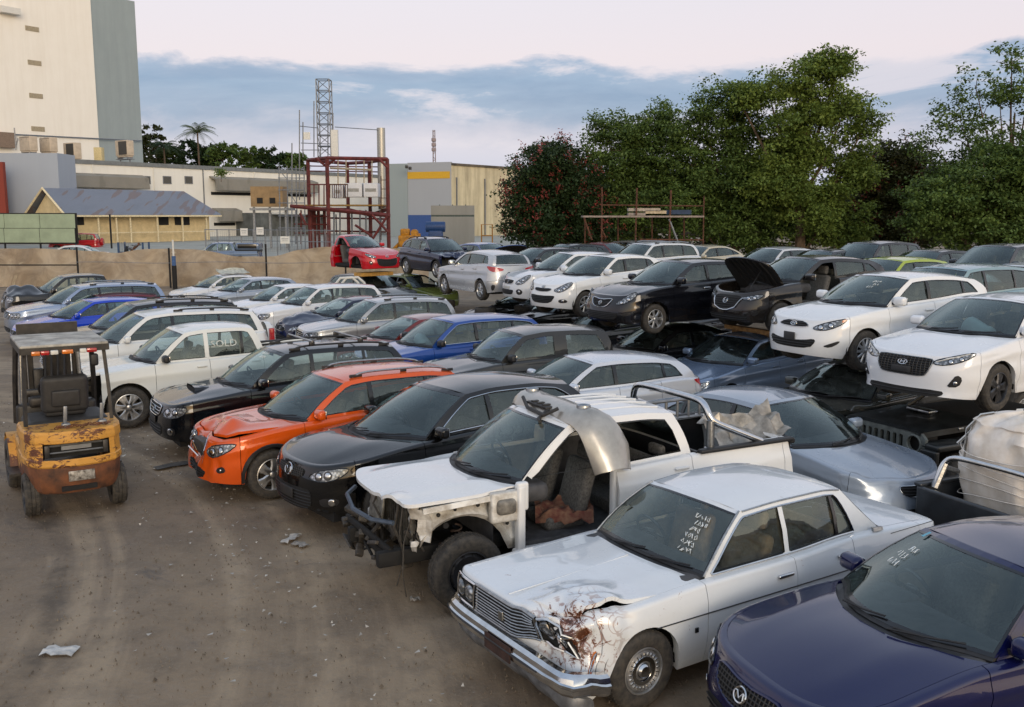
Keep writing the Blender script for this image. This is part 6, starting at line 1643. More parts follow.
def build_trees():
    G1 = leafmat('leaf_mid', ('#43572b', '#5a7036', '#6d803f')); G2 = leafmat('leaf_dark', ('#26351c', '#33462a', '#425a2c')); G3 = leafmat('leaf_yellowgreen', ('#566a30', '#73853d', '#44562a'))
    G4 = leafmat('leaf_brownish', ('#3d4a28', '#4f4a2e', '#34441f')); RED = plain('red_blossom', '#74302a', .6, var=.3, scale=3)
    def P(px, Y): v = at(px, 245, Y); v.z = 0; return v
    def LB(px0, Y0, specs):
        o = P(px0, Y0); r_ = []
        for (px, py, rx, rz, *dy) in specs:
            v = at(px, py, Y0+(dy[0] if dy else 0)); r_.append((v.x-o.x, v.y-o.y, v.z, rx*Y0/FPX, rz*Y0/FPX))
        return o, r_
    o, l = LB(555, 55, [(548, 175, 42, 32), (530, 205, 30, 38), (575, 195, 38, 42), (560, 155, 26, 16), (550, 225, 46, 28), (596, 225, 30, 30)])
    tree('flowering_tree', o, l, 63000, .18, G2, 'dark rounded tree dotted with red blossom beside the cream warehouse wall', seed=3, flowers=(RED, .30), density=.9)
    o, l = LB(640, 56, [(604, 130, 22, 16), (660, 118, 26, 16), (628, 136, 34, 22), (612, 170, 34, 34), (650, 160, 36, 34), (640, 200, 50, 38), (680, 190, 36, 40), (668, 140, 22, 22), (610, 215, 34, 32)])
    tree('bushy_tree', o, l, 71400, .18, G1, 'broad mid green tree right behind the rusty rack', seed=5, density=.5)
    o, l = LB(735, 54, [(690, 150, 30, 32), (700, 112, 24, 20), (745, 100, 30, 20), (720, 95, 20, 12), (735, 130, 34, 34), (720, 175, 44, 40), (760, 190, 44, 40), (690, 210, 40, 34), (745, 225, 50, 28)])
    tree('bushy_tree', o, l, 79800, .18, G1, 'mid green tree with a ragged top left of the tallest crown', seed=8, density=.42)
    o, l = LB(800, 52, [(815, 78, 38, 22), (770, 98, 30, 18), (845, 110, 34, 24), (800, 125, 44, 28), (850, 160, 34, 34), (790, 175, 48, 38), (840, 60, 22, 12), (735, 92, 20, 10), (825, 215, 50, 34), (868, 120, 16, 14)])
    tree('tall_tree', o, l, 88200, .18, G3, 'tallest tree of the row, yellow green and loose with sky showing through', seed=12, density=.10, trunk=.3)
    o, l = LB(895, 55, [(885, 158, 32, 20), (905, 165, 30, 22), (900, 190, 38, 28), (868, 200, 30, 30), (915, 222, 40, 28), (880, 232, 44, 22), (935, 190, 24, 30), (905, 165, 26, 16)])
    tree('flowering_tree', o, l, 54600, .18, G4, 'low dark reddish tree in the dip right of the tallest crown', seed=15, flowers=(RED, .14), density=.8)
    o, l = LB(1005, 50, [(1000, 105, 34, 24), (960, 120, 30, 22), (1030, 85, 34, 30), (935, 145, 24, 14), (985, 150, 44, 28), (1040, 140, 40, 30), (1012, 52, 20, 12), (975, 85, 22, 16), (960, 175, 34, 24), (1010, 185, 40, 30)])
    tree('loose_tree', o, l, 19000, .18, G1, 'thin leafed open tree at the right edge with bare twigs against the sky', seed=18, density=.3, trunk=.18)
    o, l = LB(985, 47, [(1010, 160, 40, 26), (985, 180, 44, 30), (940, 205, 40, 34), (1030, 170, 40, 40), (950, 215, 40, 30), (1010, 210, 50, 38), (1050, 200, 50, 44), (1000, 235, 60, 20)])
    tree('bushy_tree', o, l, 63000, .18, G1, 'dense green bush mass low at the right edge below the open tree', seed=21, density=.8)
    o, l = LB(620, 66, [(560+i*62, 225, 46, 36, (i % 3)*2) for i in range(9)]+[(590+i*62, 190, 44, 32, 3) for i in range(8)])
    tree('hedgerow', o, l, 60000, .30, G2, 'dark continuous undergrowth filling in behind the tree trunks', group=None, seed=30, density=1.2, cat='hedge', trunk=.3)
    # beyond the factory
    for i, (px, py, rx, rz, Y, lk, lb) in enumerate(((152, 138, 16, 14, 195, G4, 'sparse brownish tree right against the grey tower edge'), (185, 150, 18, 12, 200, G2, 'dark round tree left of the tall palm beyond the factory'), (225, 150, 18, 10, 200, G1, 'green round tree right of the tall palm beyond the factory'), (252, 152, 16, 10, 205, G1, 'lighter round tree in the middle of the far tree line'), (272, 156, 16, 8, 205, G2, 'low dark tree just left of the lattice mast'), (296, 158, 14, 7, 205, G1, 'far low tree seen through the scaffold tubes'), (166, 152, 14, 10, 200, G1, 'small green tree below the first palm'), (208, 152, 14, 10, 202, G2, 'dark tree directly under the tall palm'))):
        v = at(px, 200, Y); v.z = 1.1; c = at(px, py, Y); k = Y/FPX
        tree('round_tree', v, [(0, 0, c.z-1.1, rx*k, rz*k), (rx*.5*k, 0, c.z-1.1-rz*.5*k, rx*.7*k, rz*.8*k), (-rx*.5*k, 0, c.z-1.1-rz*.4*k, rx*.7*k, rz*.8*k), (0, 0, c.z-1.1-rz*1.3*k, rx*.9*k, rz*.9*k)], 3800, .62, lk, lb, 'far trees beyond the factory', seed=40+i, density=.7, trunk=.3)
    for i, (px, py, Y, sp_, lb) in enumerate(((200, 132, 190, 4.6, 'tall palm with arching fronds standing above the far tree line'), (166, 146, 185, 3.8, 'shorter palm left of the tall one near the grey tower'))):
        v = at(px, 200, Y); v.z = 1.1; palm(v, at(px, py, Y).z-1.1, lb, 60+i, G2 if i else leafmat('palm_leaf', ('#4d5a34', '#5d6a3e', '#3c4a2a')), sp_)
    p = at(221, 176, 116); tree('wall_shrub', (p.x, p.y, p.z-.6), [(0, 0, 1.0, .4, .8)], 700, .22, G3, 'small shrub growing out of the factory wall beside the second awning', None, seed=77, trunk=.04, cat='shrub')
build_trees()

# ------------------------------------------------------------------ the cars
FIT = {"navy": [1.564, 6.168, 0.347, -0.0], "crown": [-0.068, 7.33, 0.575, 0.0], "bt50": [-1.632, 9.349, 0.49, 0.0], "cx7": [-2.804, 11.516, 0.669, -0.0], "xv": [-4.515, 12.986, 0.594, 0.0], "forester": [-5.908, 15.334, 0.565, 0.0], "triton": [-8.319, 17.437, 0.59, 0.0], "prado": [-10.033, 19.981, 0.543, 0.0], "blksuv": [-11.195, 22.33, 0.55, 0.0], "blue": [-14.182, 26.735, 0.691, 0.0], "silversuv": [-15.486, 28.883, 0.644, 0.0], "blkute": [-18.194, 33.706, 0.624, 0.0], "r2a": [-12.772, 36.113, 0.653, 0.0], "r2b": [-12.18, 36.289, 0.662, -0.0], "r2c": [-9.808, 32.221, 0.611, 0.0], "r2d": [-7.961, 29.003, 0.598, -0.0], "r2e": [-7.04, 28.089, 0.639, -0.0], "r2f": [-5.721, 25.13, 0.453, 0.0], "r2h": [-3.284, 20.004, 0.554, 0.0], "vitara": [-1.708, 17.939, 0.428, -0.0], "whatch": [-0.748, 15.725, 0.397, -0.0], "ksedan": [5.038, 11.03, 2.306, 0.0], "lsilver": [2.978, 18.195, 0.654, 0.0], "mdark": [1.485, 20.394, 0.453, 0.0], "ngrey": [3.683, 14.086, 0.628, -0.0], "red3": [-4.703, 36.185, 2.327, 1.67], "blkxv": [-1.842, 37.677, 2.148, 1.416], "corolla": [-1.943, 32.391, -1.068, 1.332], "swift": [-0.148, 25.757, 0.409, 1.478], "i20": [0.732, 24.271, 0.695, 1.326], "tiida": [1.804, 19.605, 0.546, 1.489], "mazda2": [4.47, 19.969, 0.475, 1.469], "accent": [4.426, 15.036, 0.476, 1.485], "i30": [5.358, 12.895, 0.566, 1.259]}
for _k, _v in dict(ksedan=(4.98, 11.09, 2.2, 0), r2a=(-13.9, 38.4, .62, 0), r2d=(-8.25, 29.8, .6, 0), r2e=(-6.75, 27.3, .6, 0), swift=(-.16, 27.3, .41, 1.34), i20=(.71, 23.5, .66, 1.41), tiida=(1.85, 20.2, .546, 1.42), mazda2=(4.29, 19.17, .475, 1.57)).items(): FIT[_k] = _v
WHITE, WHITE2, SILV, SILVB = '#d2d5d9', '#c6c8c8', '#9fa3a8', '#8f9cab'
ROW = 'cars parked nose out along the dirt lane'; ROW2 = 'cars in the second rank behind the lane row'; UP = 'cars stacked on top of other cars'; LOWG = 'crushed cars underneath the stack'
def car(key, name, sp, col, label, group, metal=0.0, dust=None, rust=None, cat='car', at_=None, marks_=(), **kw):
    lum = sum(srgb(col))/3
    if kw.pop('marks', 0):
        ex0 = kw.get('extras')
        def ex1(b, root, obj, P, ex0=ex0, mk_=marks_): 
            if ex0: ex0(b, root, obj, P)
            marks(b, root, *mk_)
        kw['extras'] = ex1
    if dust is None: dust = .12 if lum > .3 else (.10 if lum > .08 else .045)
    x, y, rz, z = at_ or FIT[key]
    kw.setdefault('mirrorp', paint(col, metal, 0))
    return make_car(name, sp, paint(col, metal, dust, rust=rust), label, cat, group, loc=(x, y, z), rz=rz, **kw)
def bumpy(c, r, push, amp=.03, fr=5.0, seed=0):
    """local collision damage: push plus crumple within radius r of c"""
    c = Vector(c); push = Vector(push)
    def f(p):
        v = Vector(p); d = (v-c).length
        if d > r: return p
        k = (1-(d/r)**2)**1.3; n = noise.noise_vector(v*fr+Vector((seed, 0, 0)))
        n2 = abs(noise.noise(v*fr*.6+Vector((0, seed, 9))))
        v = v+push*k+n*(amp*k)+Vector((0, 0, n2*amp*1.2*k)); return tuple(v)
    return f

def marks(b, root, kind, a0, t0, n, seed):
    """yard marker scrawl on the windscreen, a registration sticker, or a burst airbag behind it"""
    rg = random.Random(seed)
    def S(a, t, o=.045):
        p, q = Vector(b.cowl(a)), Vector(b.header(a)); v = p.lerp(q, t); s_ = 4*t*(1-t)*.045; return v+Vector((-s_*.8-o*.55, 0, s_*.6+o*.6))
    wm = plain('paint_marker', '#d9dede', .8)
    for i in range(n):
        mb = MB(); a = a0+rg.uniform(-.05, .05)
        for k in range(rg.randint(3, 5)):
            pts = [S(a+.030*math.cos(j*1.7+k*rg.random())*rg.uniform(.3, 1), t0-.095*i+.034*math.sin(j*rg.uniform(1.5, 2.6)+k*2), .012) for j in range(rg.randint(3, 6))]; mb.tube([tuple(b.d(tuple(p))) for p in pts], .0028, 4); a += .055*(1 if kind != 'flip' else -1)
        mb.build('scrawl', wm, root)
    if 'sticker' in kind:
        c = S(.72, .88, .012); e1 = (S(.78, .88, .012)-c); e2 = (S(.72, .96, .012)-c); mb = MB(); mb.add([tuple(c), tuple(c+e1), tuple(c+e1+e2), tuple(c+e2)], [(0, 1, 2, 3)]); mb.build('sticker', plain('sticker_cyan', '#6fb3c4', .6), root, ang=0)
    if 'airbag' in kind:
        c = S(-.25, .26, -.10)+Vector((.12, 0, -.06)); mb = MB(); mb.rbox(tuple(c), (.28, .46, .26), .11, 4, rot=(.2, .3, .1), fn=lambda v: (v.x, v.y, v.z+.03*math.sin(v.y*14))); mb.build('airbag', plain('airbag', '#b9c8c6', .9, var=.05), root, ang=60)
# --- face and body extras
def crown_face(b, root, P, omit):
    M_ = K('chrome'); tr = K('trim')
    z0, z1 = .585, .775
    o = patch(b, sym([(0, z1+.03), (.42, z1+.02), (.42, z0), (0, z0)]), .006, -1, .06, sm=0).build('grille', K('dark'), root, ang=40)
    mb = MB()
    for i in range(8):
        z = lerp(z0+.012, z1-.0, i/7); mb.tube([b.d(b.surf(s, z, .018, -1)) for s in np.linspace(-.41, .41, 13)], .0065, 5)
    for k in (-.41, .41): mb.tube([b.d(b.surf(k, z, .016)) for z in (z0, z1+.02)], .010, 5)
    mb.tube([b.d(b.surf(s, z1+.028, .022, -1)) for s in np.linspace(-.43, .43, 13)], .014, 6); mb.tube([b.d(b.surf(s, z0-.008, .018, -1)) for s in np.linspace(-.43, .43, 13)], .009, 6)
    mb.rbox(b.d(b.surf(0, .69, .028)), (.02, .07, .08), .008, 2)
    mb.build('grille_bars', K('steel'), o, ang=40)
    for sd in (-1, 1):
        h = patch(b, [(.44, z1+.02), (.79, z1+.02), (.79, z0), (.44, z0)], .006, sd, .06, sm=0).build('headlight_housing', K('dark'), root, ang=40)
        mb = MB(); 
        mb.tube([b.d(b.surf(s, z, .016, sd)) for s, z in densify([(.45, z1+.015), (.785, z1+.015), (.785, z0), (.45, z0)], .06)], .012, 6, closed=True); mb.build('lamp_surround', M_, h, ang=40)
        for s in (.535, .70):
            mb = MB(); disc_on(b, s, .69, .078, .012, sd, mb=mb, mi=0, n=20, rin=.064); disc_on(b, s, .69, .066, .014, sd, dome=.026, mb=mb, mi=1, n=20); mb.build('headlight', [M_, lamp_mat()], h, ang=50)
        if sd < 0:
            patch(b, [(.885, .56), (1.00, .565), (1.00, .50), (.885, .50)], .008, sd, .04, sm=0).build('side_indicator', K('amber'), root, ang=40)
            mb = MB(); mb.tube([b.d(b.surf(s, z, .012, sd)) for s, z in densify([(.885, .56), (1.00, .565), (1.00, .50), (.885, .50)], .04)], .006, 5, closed=True); mb.build('indicator_trim', M_, root)
    # wrap round chrome bumper, pulled down at the struck end
    rows = []; rr = []
    for s in np.linspace(-1.12, 1.12, 49):
        row = []; dn = 0
        if s > .45: t = (s-.45)/.67; dn = -.10*t*t; 
        for (o_, z) in ((.02, .40), (.085, .395), (.11, .42), (.115, .455), (.125, .465), (.125, .49), (.11, .50), (.10, .535), (.07, .56), (.02, .56)):
            p = b.surf(s, .5, o_*1.0, -1); nz = noise.noise(Vector((s*9, z*14, 3)))*.022*max(0, (s-.4)) if s > .4 else 0
            row.append((p[0]+nz, p[1]+(nz if s > .4 else 0), z+dn+nz))
        rows.append(row)
    mb = MB(); mb.grid(rows); mb.build('chrome_bumper', M_, root, ang=30)
    mb = MB()
    for s in (-.62, -.5, .5, .62): 
        pass
    mb.tube([tuple(Vector(b.surf(s, .5, .126, -1))+Vector((0, 0, -.022))) for s in np.linspace(-1.1, .6, 30)], .009, 5); mb.build('bumper_rubber', K('black'), root)
    for s in (-.58, .56):
        patch(b, [(s-.085, .485), (s+.085, .485), (s+.085, .43), (s-.085, .43)], .13, -1, .04, sm=0, thick=False).build('indicator', K('amber'), root, ang=30)
    c = b.surf(.06, .45, .14); mb = MB(); mb.box((c[0], c[1], .46), (.012, .38, .13)); mb.build('number_plate', plain('rusty_plate', '#3a2620', .8, var=.3), root, ang=0)
    # bent lower valance
    rows = []
    for s in np.linspace(-.80, 1.0, 25):
        t = max(0, (s-.4)/.6); n_ = noise.noise(Vector((s*5, 2, 0)))*.03
        rows.append([tuple(Vector(b.surf(s, .42, o_, -1))+Vector((n_, 0, z-.42-.14*t*t))) for o_, z in ((-.02, .42), (.05, .40), (.07, .33), (.03, .25), (-.05, .22))])
    mb = MB(); mb.grid(rows); mb.grid([[(p[0]+.01, p[1], p[2]+.004) for p in r] for r in rows], flip=True); mb.build('front_valance', plain('dull_silver_valance', '#7e8186', .45, .5, var=.25, scale=6), root, ang=50)
    p = [(.06, -.70, .34), (.18, -.80, .10), (.30, -.80, .30)]
    mb = MB(); mb.add([(.02, -.62, .36), (.10, -.84, .36), (.28, -.88, .33), (.14, -.78, .10), (.05, -.60, .30), (.13, -.82, .33), (.29, -.87, .30), (.15, -.76, .09)], [(0, 1, 2, 3), (7, 6, 5, 4)]); mb.build('torn_bumper_end', P, root, ang=20)
    # C pillar vent, wing emblem, drip rail, wipers have their own parts
    for sd in (-1, 1):
        sidepatch(b, [(3.66, .965), (3.80, .955), (3.80, .925), (3.66, .93)], .004, sd, .1).build('pillar_vent', K('steel'), root, ang=30)
        x, y, z = b.surf(b.s_at(1.33), .55, .004, sd); mb = MB(); mb.box((x, y, z), (.035, .012, .04)); mb.build('wing_emblem', tr, root)
        mb = MB(); mb.tube([b.d((x, sd*(b.side_y(min(x, 3.42), b.zr(x))+.008), b.zr(x)-.004)) for x in np.linspace(2.1, 3.4, 12)], .009, 5); mb.build('drip_rail', K('steel'), root)
        mb = MB(); mb.tube([(b.aline(t)[0]-.012, sd*(b.side_y(*b.aline(t))+.004), b.aline(t)[1]+.004) for t in np.linspace(.02, 1, 9)], .010, 5); mb.build('screen_trim', K('steel'), root)
        mb = MB(); mb.tube([b.d(b.surf(b.s_at(x), .905-.03, .003, sd)) for x in np.linspace(3.9, 4.6, 6)], .004, 4); mb.build('tail_crease', K('trim'), root)
    mb = MB()
    for y in (-.0, ): mb.tube([(x, y, z) for x, z in ((.05, .853), (.4, .874), (.9, .905), (1.3, .935))], .006, 5)
    mb.build('bonnet_crease', P, root)
FACES['crown'] = crown_face

def wreck_front(b, root, P, omit):
    """pickup with bumper, lamps, wing and front door gone: inner metal showing"""
    W_ = plain('bare_white_sheet', '#d3d2cd', .5, .1, var=.12, scale=7, hex2='#8f8678', bstr=.2); D = K('bay'); S = K('steel'); dk = K('dark')
    w = b.sp['W']/2
    def part(name, mb, m, ang=30): return mb.build(name, m, root, ang=ang)
    # chassis rails and cross members
    mb = MB()
    for y in (-.44, .44): mb.rbox((.95, y, .52), (1.7, .10, .16), .02, 1)
    mb.rbox((.26, 0, .50), (.08, .95, .10), .03, 1); mb.rbox((.20, .1, .62), (.05, 1.1, .07), .02, 1, rot=(.06, 0, .08)); part('chassis_rail', mb, dk)
    mb = MB(); mb.rbox((.45, .02, .86), (.06, .86, .52), .02, 1); 
    for i in range(14): mb.box((.415, -.38+i*.06, .86), (.015, .012, .46))
    part('radiator', mb, plain('radiator_core', '#4b4a46', .5, .5, var=.3, scale=30))
    mb = MB(); mb.rbox((.36, .22, .92), (.03, .30, .38), .01, 1, rot=(0, .15, .1)); part('condenser', mb, plain('condenser_alu', '#9b9c98', .4, .7, var=.2, scale=20))
    # upper tie bar and headlamp buckets, white, torn
    mb = MB(); mb.rbox((.43, 0, 1.10), (.09, 1.46, .06), .02, 1, rot=(0, 0, -.04)); part('tie_bar', mb, W_)
    for sd in (-1, 1):
        rows = []
        for i in range(9):
            z = lerp(.62, 1.08, i/8); row = []
            for j in range(9):
                y = lerp(.40, .80, j/8); x = .40+.10*((j-4)/4)**2+.06*noise.noise(Vector((y*7, z*7, sd*3)))+.05*abs(noise.noise(Vector((y*15, z*12, sd)))); row.append((x-.02*(i > 6), sd*y, z+.03*noise.noise(Vector((y*6, z*3, 8)))))
            rows.append(row)
        mb = MB(); fs = []
        for i in range(8):
            for j in range(8):
                if 2 <= i <= 5 and 3 <= j <= 5: continue      # hole where the lamp was
                if i < 2 and j > 5: continue
                a = (rows[i][j], rows[i][j+1], rows[i+1][j+1], rows[i+1][j]); mb.add(a, [(0, 1, 2, 3)]); mb.add([(p[0]+.008, p[1], p[2]) for p in a], [(3, 2, 1, 0)])
        part('lamp_bucket', mb, W_, 25)
        # inner wing: sheet from tie bar to bulkhead with a wheel arch
        rows = []
        for i in range(13):
            x = lerp(.45, 1.52, i/12); rr = []
            dx = (x-b.sp['xf'])/.52; arch = .42+.50*math.sqrt(max(0, 1-dx*dx)) if abs(dx) < 1 else .50
            for j in range(6):
                z = lerp(max(arch, .5), 1.06+.06*x/1.5, j/5); rr.append((x, sd*(.70+.05*math.sin(j*1.7)+.02*noise.noise(Vector((x*6, z*6, 0)))), z))
            rr.append((x, sd*.80, rr[-1][2]+.012)); rr.append((x, sd*.815, rr[-1][2]-.05)); rows.append(rr)
        mb = MB(); mb.grid(rows); mb.grid([[(p[0], p[1]-sd*.01, p[2]) for p in r] for r in rows], flip=True); part('inner_wing', mb, W_, 30)
        for (x, z, r) in ((.62, 1.0, .022), (.80, 1.03, .018), (1.05, 1.04, .022), (1.25, .98, .02), (1.38, .80, .02), (.70, .88, .03)):
            mb = MB(); mb.lathe([(.001, 0), (r, 0), (r, .01)], 10, axis='y', c=(x, sd*.775-(.006 if sd < 0 else -.006), z)); part('bolt_hole', mb, dk)
    # hinge pillar box with its pressed opening
    mb = MB(); mb.rbox((1.34, -.80, .99), (.34, .10, .32), .03, 2); part('hinge_pillar', mb, W_)
    mb = MB(); mb.rbox((1.33, -.853, 1.0), (.22, .015, .16), .05, 2); part('pillar_recess', mb, plain('recess_grey', '#77736b', .6, var=.3, scale=12))
    mb = MB(); mb.rbox((1.50, -.83, .80), (.09, .11, .80), .03, 2); mb.rbox((1.52, -.83, 1.08), (.13, .09, .3), .03, 2); part('door_pillar', mb, P)
    mb = MB(); mb.rbox((2.05, -.84, .47), (1.25, .14, .12), .03, 2); part('door_sill', mb, P)
    mb = MB(); mb.rbox((2.70, -.79, .88), (.13, .10, .82), .03, 2); part('centre_pillar', mb, P)
    # suspension, hoses, wires
    mb = MB(); mb.tube([(.9, -.44, .46), (.9, -.72, .40)], .04, 7); mb.tube([(.75, -.5, .6), (.9, -.72, .5), (1.1, -.5, .6)], .025, 6)
    mb.tube([(.9+.055*math.cos(t), -.58+.055*math.sin(t), .5+t*.011) for t in [i*.45 for i in range(60)]], .010, 5); part('suspension', mb, plain('rusty_arm', '#40322a', .8, .3, var=.3))
    for k, (pts, r, m_) in enumerate((([(.25, .62, .98), (.10, .45, .96), (.05, .1, .90), (.12, -.25, .88), (.25, -.52, .90)], .024, plain('blue_grey_hose', '#3f4a58', .5)), ([(.40, -.3, 1.05), (.32, -.35, .8), (.4, -.4, .55)], .014, D), ([(.36, -.50, 1.06), (.30, -.55, .8), (.36, -.5, .5), (.3, -.45, .22)], .008, D), ([(.45, .3, 1.08), (.30, .2, .9), (.35, .0, .7)], .012, D), ([(.42, -.60, 1.0), (.33, -.58, .7), (.30, -.62, .4), (.34, -.6, .15)], .007, D), ([(.5, -.66, .98), (.42, -.70, .8), (.5, -.68, .62)], .010, D))):
        mb = MB(); q = [Vector(p) for p in pts]; s_ = []
        for i in range(len(q)-1):
            for t in (0, .33, .66): s_.append(q[i].lerp(q[i+1], t))
        s_.append(q[-1]); mb.tube(s_, r, 6); part('hose', mb, m_, 50)
    mb = MB(); rg = random.Random(5)
    for i in range(34): mb.rbox((rg.uniform(.15, .5), rg.uniform(-.5, .75), rg.uniform(.35, .75)), (rg.uniform(.04, .12), rg.uniform(.06, .3), rg.uniform(.02, .08)), .01, 1, rot=(rg.uniform(-.8, .8), rg.uniform(-.6, .6), rg.uniform(-.8, .8)))
    part('broken_bracket', mb, D)
    mb = MB()
    for i in range(5): mb.rbox((.20+.02*i, lerp(.1, .72, i/5), .46-.05*(i % 2)), (.03, .26, .025), .008, 1, rot=(rg.uniform(-.4, .4), .2, rg.uniform(-.4, .4)))
    part('torn_liner', mb, dk)
    # far door card seen through the opening, with its stencil, and a cloth on the seat
    mb = MB(); V, F = text_mesh('CC318', .20); mb.add([(2.12-x*.95, b.side_y(2.1, 1.33)-.035, 1.37+y) for x, y, _ in V], F); part('lettering', mb, dk, 0)
FACES['wreck'] = wreck_front
def bt_extras(b, root, obj, P):
    zt = b.tz(4.2)
    cx = 3.98; mb = MB()
    pts = [(cx+.75, -.80, zt+.02), (cx+.12, -.78, zt+.28), (cx+.02, -.76, zt+.34), (cx, -.68, zt+.50), (cx, -.55, zt+.55), (cx, .55, zt+.55), (cx, .68, zt+.50), (cx+.02, .76, zt+.34), (cx+.12, .78, zt+.28), (cx+.75, .80, zt+.02)]
    q = []
    for i in range(len(pts)-1):
        for t in (0, .25, .5, .75): q.append(Vector(pts[i]).lerp(Vector(pts[i+1]), t))
    q.append(Vector(pts[-1]))
    for _ in range(2): q = [q[0]]+[(q[i-1]+q[i]*2+q[i+1])/4 for i in range(1, len(q)-1)]+[q[-1]]
    mb.tube(q, .04, 10)
    mb.build('sports_bar', K('chrome'), root, ang=60)
    for y in (-.78, .78): mb = MB(); mb.tube([(cx+.02, y*.98, zt-.04), (cx+.02, y*.975, zt+.33)], .048, 10); mb.lathe([(.001, zt-.005), (.07, zt-.005), (.07, zt+.02), (.04, zt+.03)], 14, c=(cx+.02, y*.98, 0)); mb.build('bar_leg', K('steel'), root, ang=50)
    # ladder frame against the far side of the tray
    mb = MB()
    for z in (zt+.04, zt+.28): mb.tube([(3.98, .60, z), (5.0, .60, z)], .022, 6)
    for i in range(6): mb.tube([(4.05+i*.18, .60, zt+.04), (4.05+i*.18, .60, zt+.28)], .02, 6)
    mb.build('tray_rack', K('galv'), root)
    mb = MB()   # roof ribs
    for y in (-.42, -.2, .0, .2, .42): mb.tube([(x, y, b.zr(x)+b.sp['crown']*(1-(abs(y)/.64)**2.6)*.9+.002) for x in np.linspace(2.65, 3.5, 8)], .011, 5)
    mb.build('roof_rib', P, root)

# --- rank along the lane
car('navy', 'sedan', NAVY, '#080f40', 'glossy navy blue sedan cut by the lower right corner of the picture', ROW, metal=.15, face='navy', dust=.015, marks=1, marks_=('sticker', .50, .72, 3, 4))
CROWN['fine'] = BT50['fine'] = XV['fine'] = 1; BT50['noubf'] = 1
cd_ = [bumpy((.16, -.68, .70), .60, (.11, .07, -.02), .09, 4.5, 2), bumpy((.12, -.72, .70), .34, (.07, .04, -.05), .075, 10, 5)]
ch_ = [lambda p: (p[0], p[1], p[2]+.075*max(0, min(1, (-p[1]-.25)/.4))*max(0, 1-abs(p[0]-.45)/.55)), bumpy((.42, -.45, .90), .40, (0, 0, .03), .035, 6, 7)]
car('crown', 'vintage_sedan', CROWN, '#d8dcdf', 'old white four door saloon with crumpled rusty front wing and bent chrome bumper', ROW, face='crown', rust=(.22, -.66, .74), defs=cd_, hood_defs=ch_, omit=('mirrorL', 'mirrorR'), seatm='tanseat', dust=.14, marks=1, marks_=('m', -.72, .72, 6, 5), glassk='clearglass')
BT50['rim'] = 'steelrim'
root, bb, oo = car('bt50', 'pickup_truck', BT50, '#dcdddd', 'white dual cab pickup with its front end and front door torn off', ROW, cat='pickup truck', face='wreck',
    omit=('front_bumper', 'fenderL', 'fenderR', 'doorL1', 'paneL2', 'mirrorL', 'mirrorR', 'headlightL'), defs=[lambda p: (p[0], p[1], p[2]+.10*max(0, 1-p[0]/1.1)*(1 if p[0] < 1.2 and p[2] > .98 else 0)), bumpy((.1, -.45, 1.05), .40, (.04, 0, .03), .07, 6, 3)], extras=bt_extras, wheels=(1, 1, 1, 1))
car('cx7', 'crossover', CX7, '#050608', 'black crossover with winged nose badge beside the burnt orange car', ROW, face='cx7', metal=.1, dust=.02, mirrorp=None)
def xv_extras(b, root, obj, P):
    mb = MB(); mb.rbox((.22, .10, .66), (.16, .5, .2), .03, 1); mb.rbox((.34, -.42, .82), (.25, .3, .06), .02, 1); mb.build('broken_grille', K('bay'), root)
    mb = MB(); mb.tube([(.12, .30, .62), (.10, .20, .72), (.13, .12, .60)], .012, 5); mb.tube([(.10, .42, .60), (.09, -.1, .56)], .014, 5); mb.build('grille_remnant', K('chrome'), root)
car('xv', 'crossover', XV, '#cf5210', 'burnt orange crossover with crumpled bonnet and silver roof rails', ROW, face='xv', rails=('steel', 2.25, 3.95), metal=.1, dust=.06, hood_defs=[lambda p: (p[0]+.04*max(0, 1-p[0]/.7), p[1], p[2]+.07*max(0, min(1, (-p[1]-.15)/.4))*max(0, 1-abs(p[0]-.45)/.6))],
    defs=[lambda p: (p[0], p[1], p[2]+(.09*max(0, 1-abs(p[0]-.50)/.45)*max(0, 1-abs(p[1]+.05)/.8) if p[2] > .76 and p[0] < 1.0 else 0)), bumpy((.15, .15, .68), .55, (.17, 0, -.02), .10, 5, 4), bumpy((.42, -.25, .88), .38, (.02, 0, .10), .05, 5, 6), bumpy((.1, -.5, .5), .3, (.04, 0, -.03), .04, 8, 6)], extras=xv_extras)
def forester_x(b, root, obj, P):
    mb = MB(); rows = []
    for i in range(5):
        t = i/4; x = lerp(.62, .95, t); h = .075*(1-t)**.8; rows.append([(x, y, 1.0+.055*t*0+z_) for y, z_ in ((-.27, .0), (-.24, h), (-.1, h+.012), (.1, h+.012), (.24, h), (.27, .0))])
    mb.grid(rows, 0, flip=True); mb.add([(.621, -.25, 1.0), (.621, .25, 1.0), (.621, .22, 1.06), (.621, -.22, 1.06)], [(0, 1, 2, 3)], 1)
    mb.xform(lambda p: (p[0], p[1], p[2]+.005+(p[0]-.62)*.10)); mb.build('bonnet_scoop', [P, K('dark')], root, ang=50)
    for x in (2.55, 3.45):
        mb = MB(); mb.tube([(x, y, b.zr(x)+.14) for y in (-.60, -.5, .5, .60)], .016, 6, 0)
        for y in (-.57, .57): mb.rbox((x, y, b.zr(x)+.10), (.10, .06, .09), .02, 1, 1)
        mb.build('roof_bar', [K('steel'), K('black')], root)
car('forester', 'suv', FOREST, '#0a0e14', 'blue black wagon with a bonnet scoop and silver roof bars', ROW, face='forester', metal=.2, rails=('black', 2.2, 4.0), extras=forester_x, dust=.03, marks=1, marks_=('m', -.5, .86, 2, 19))
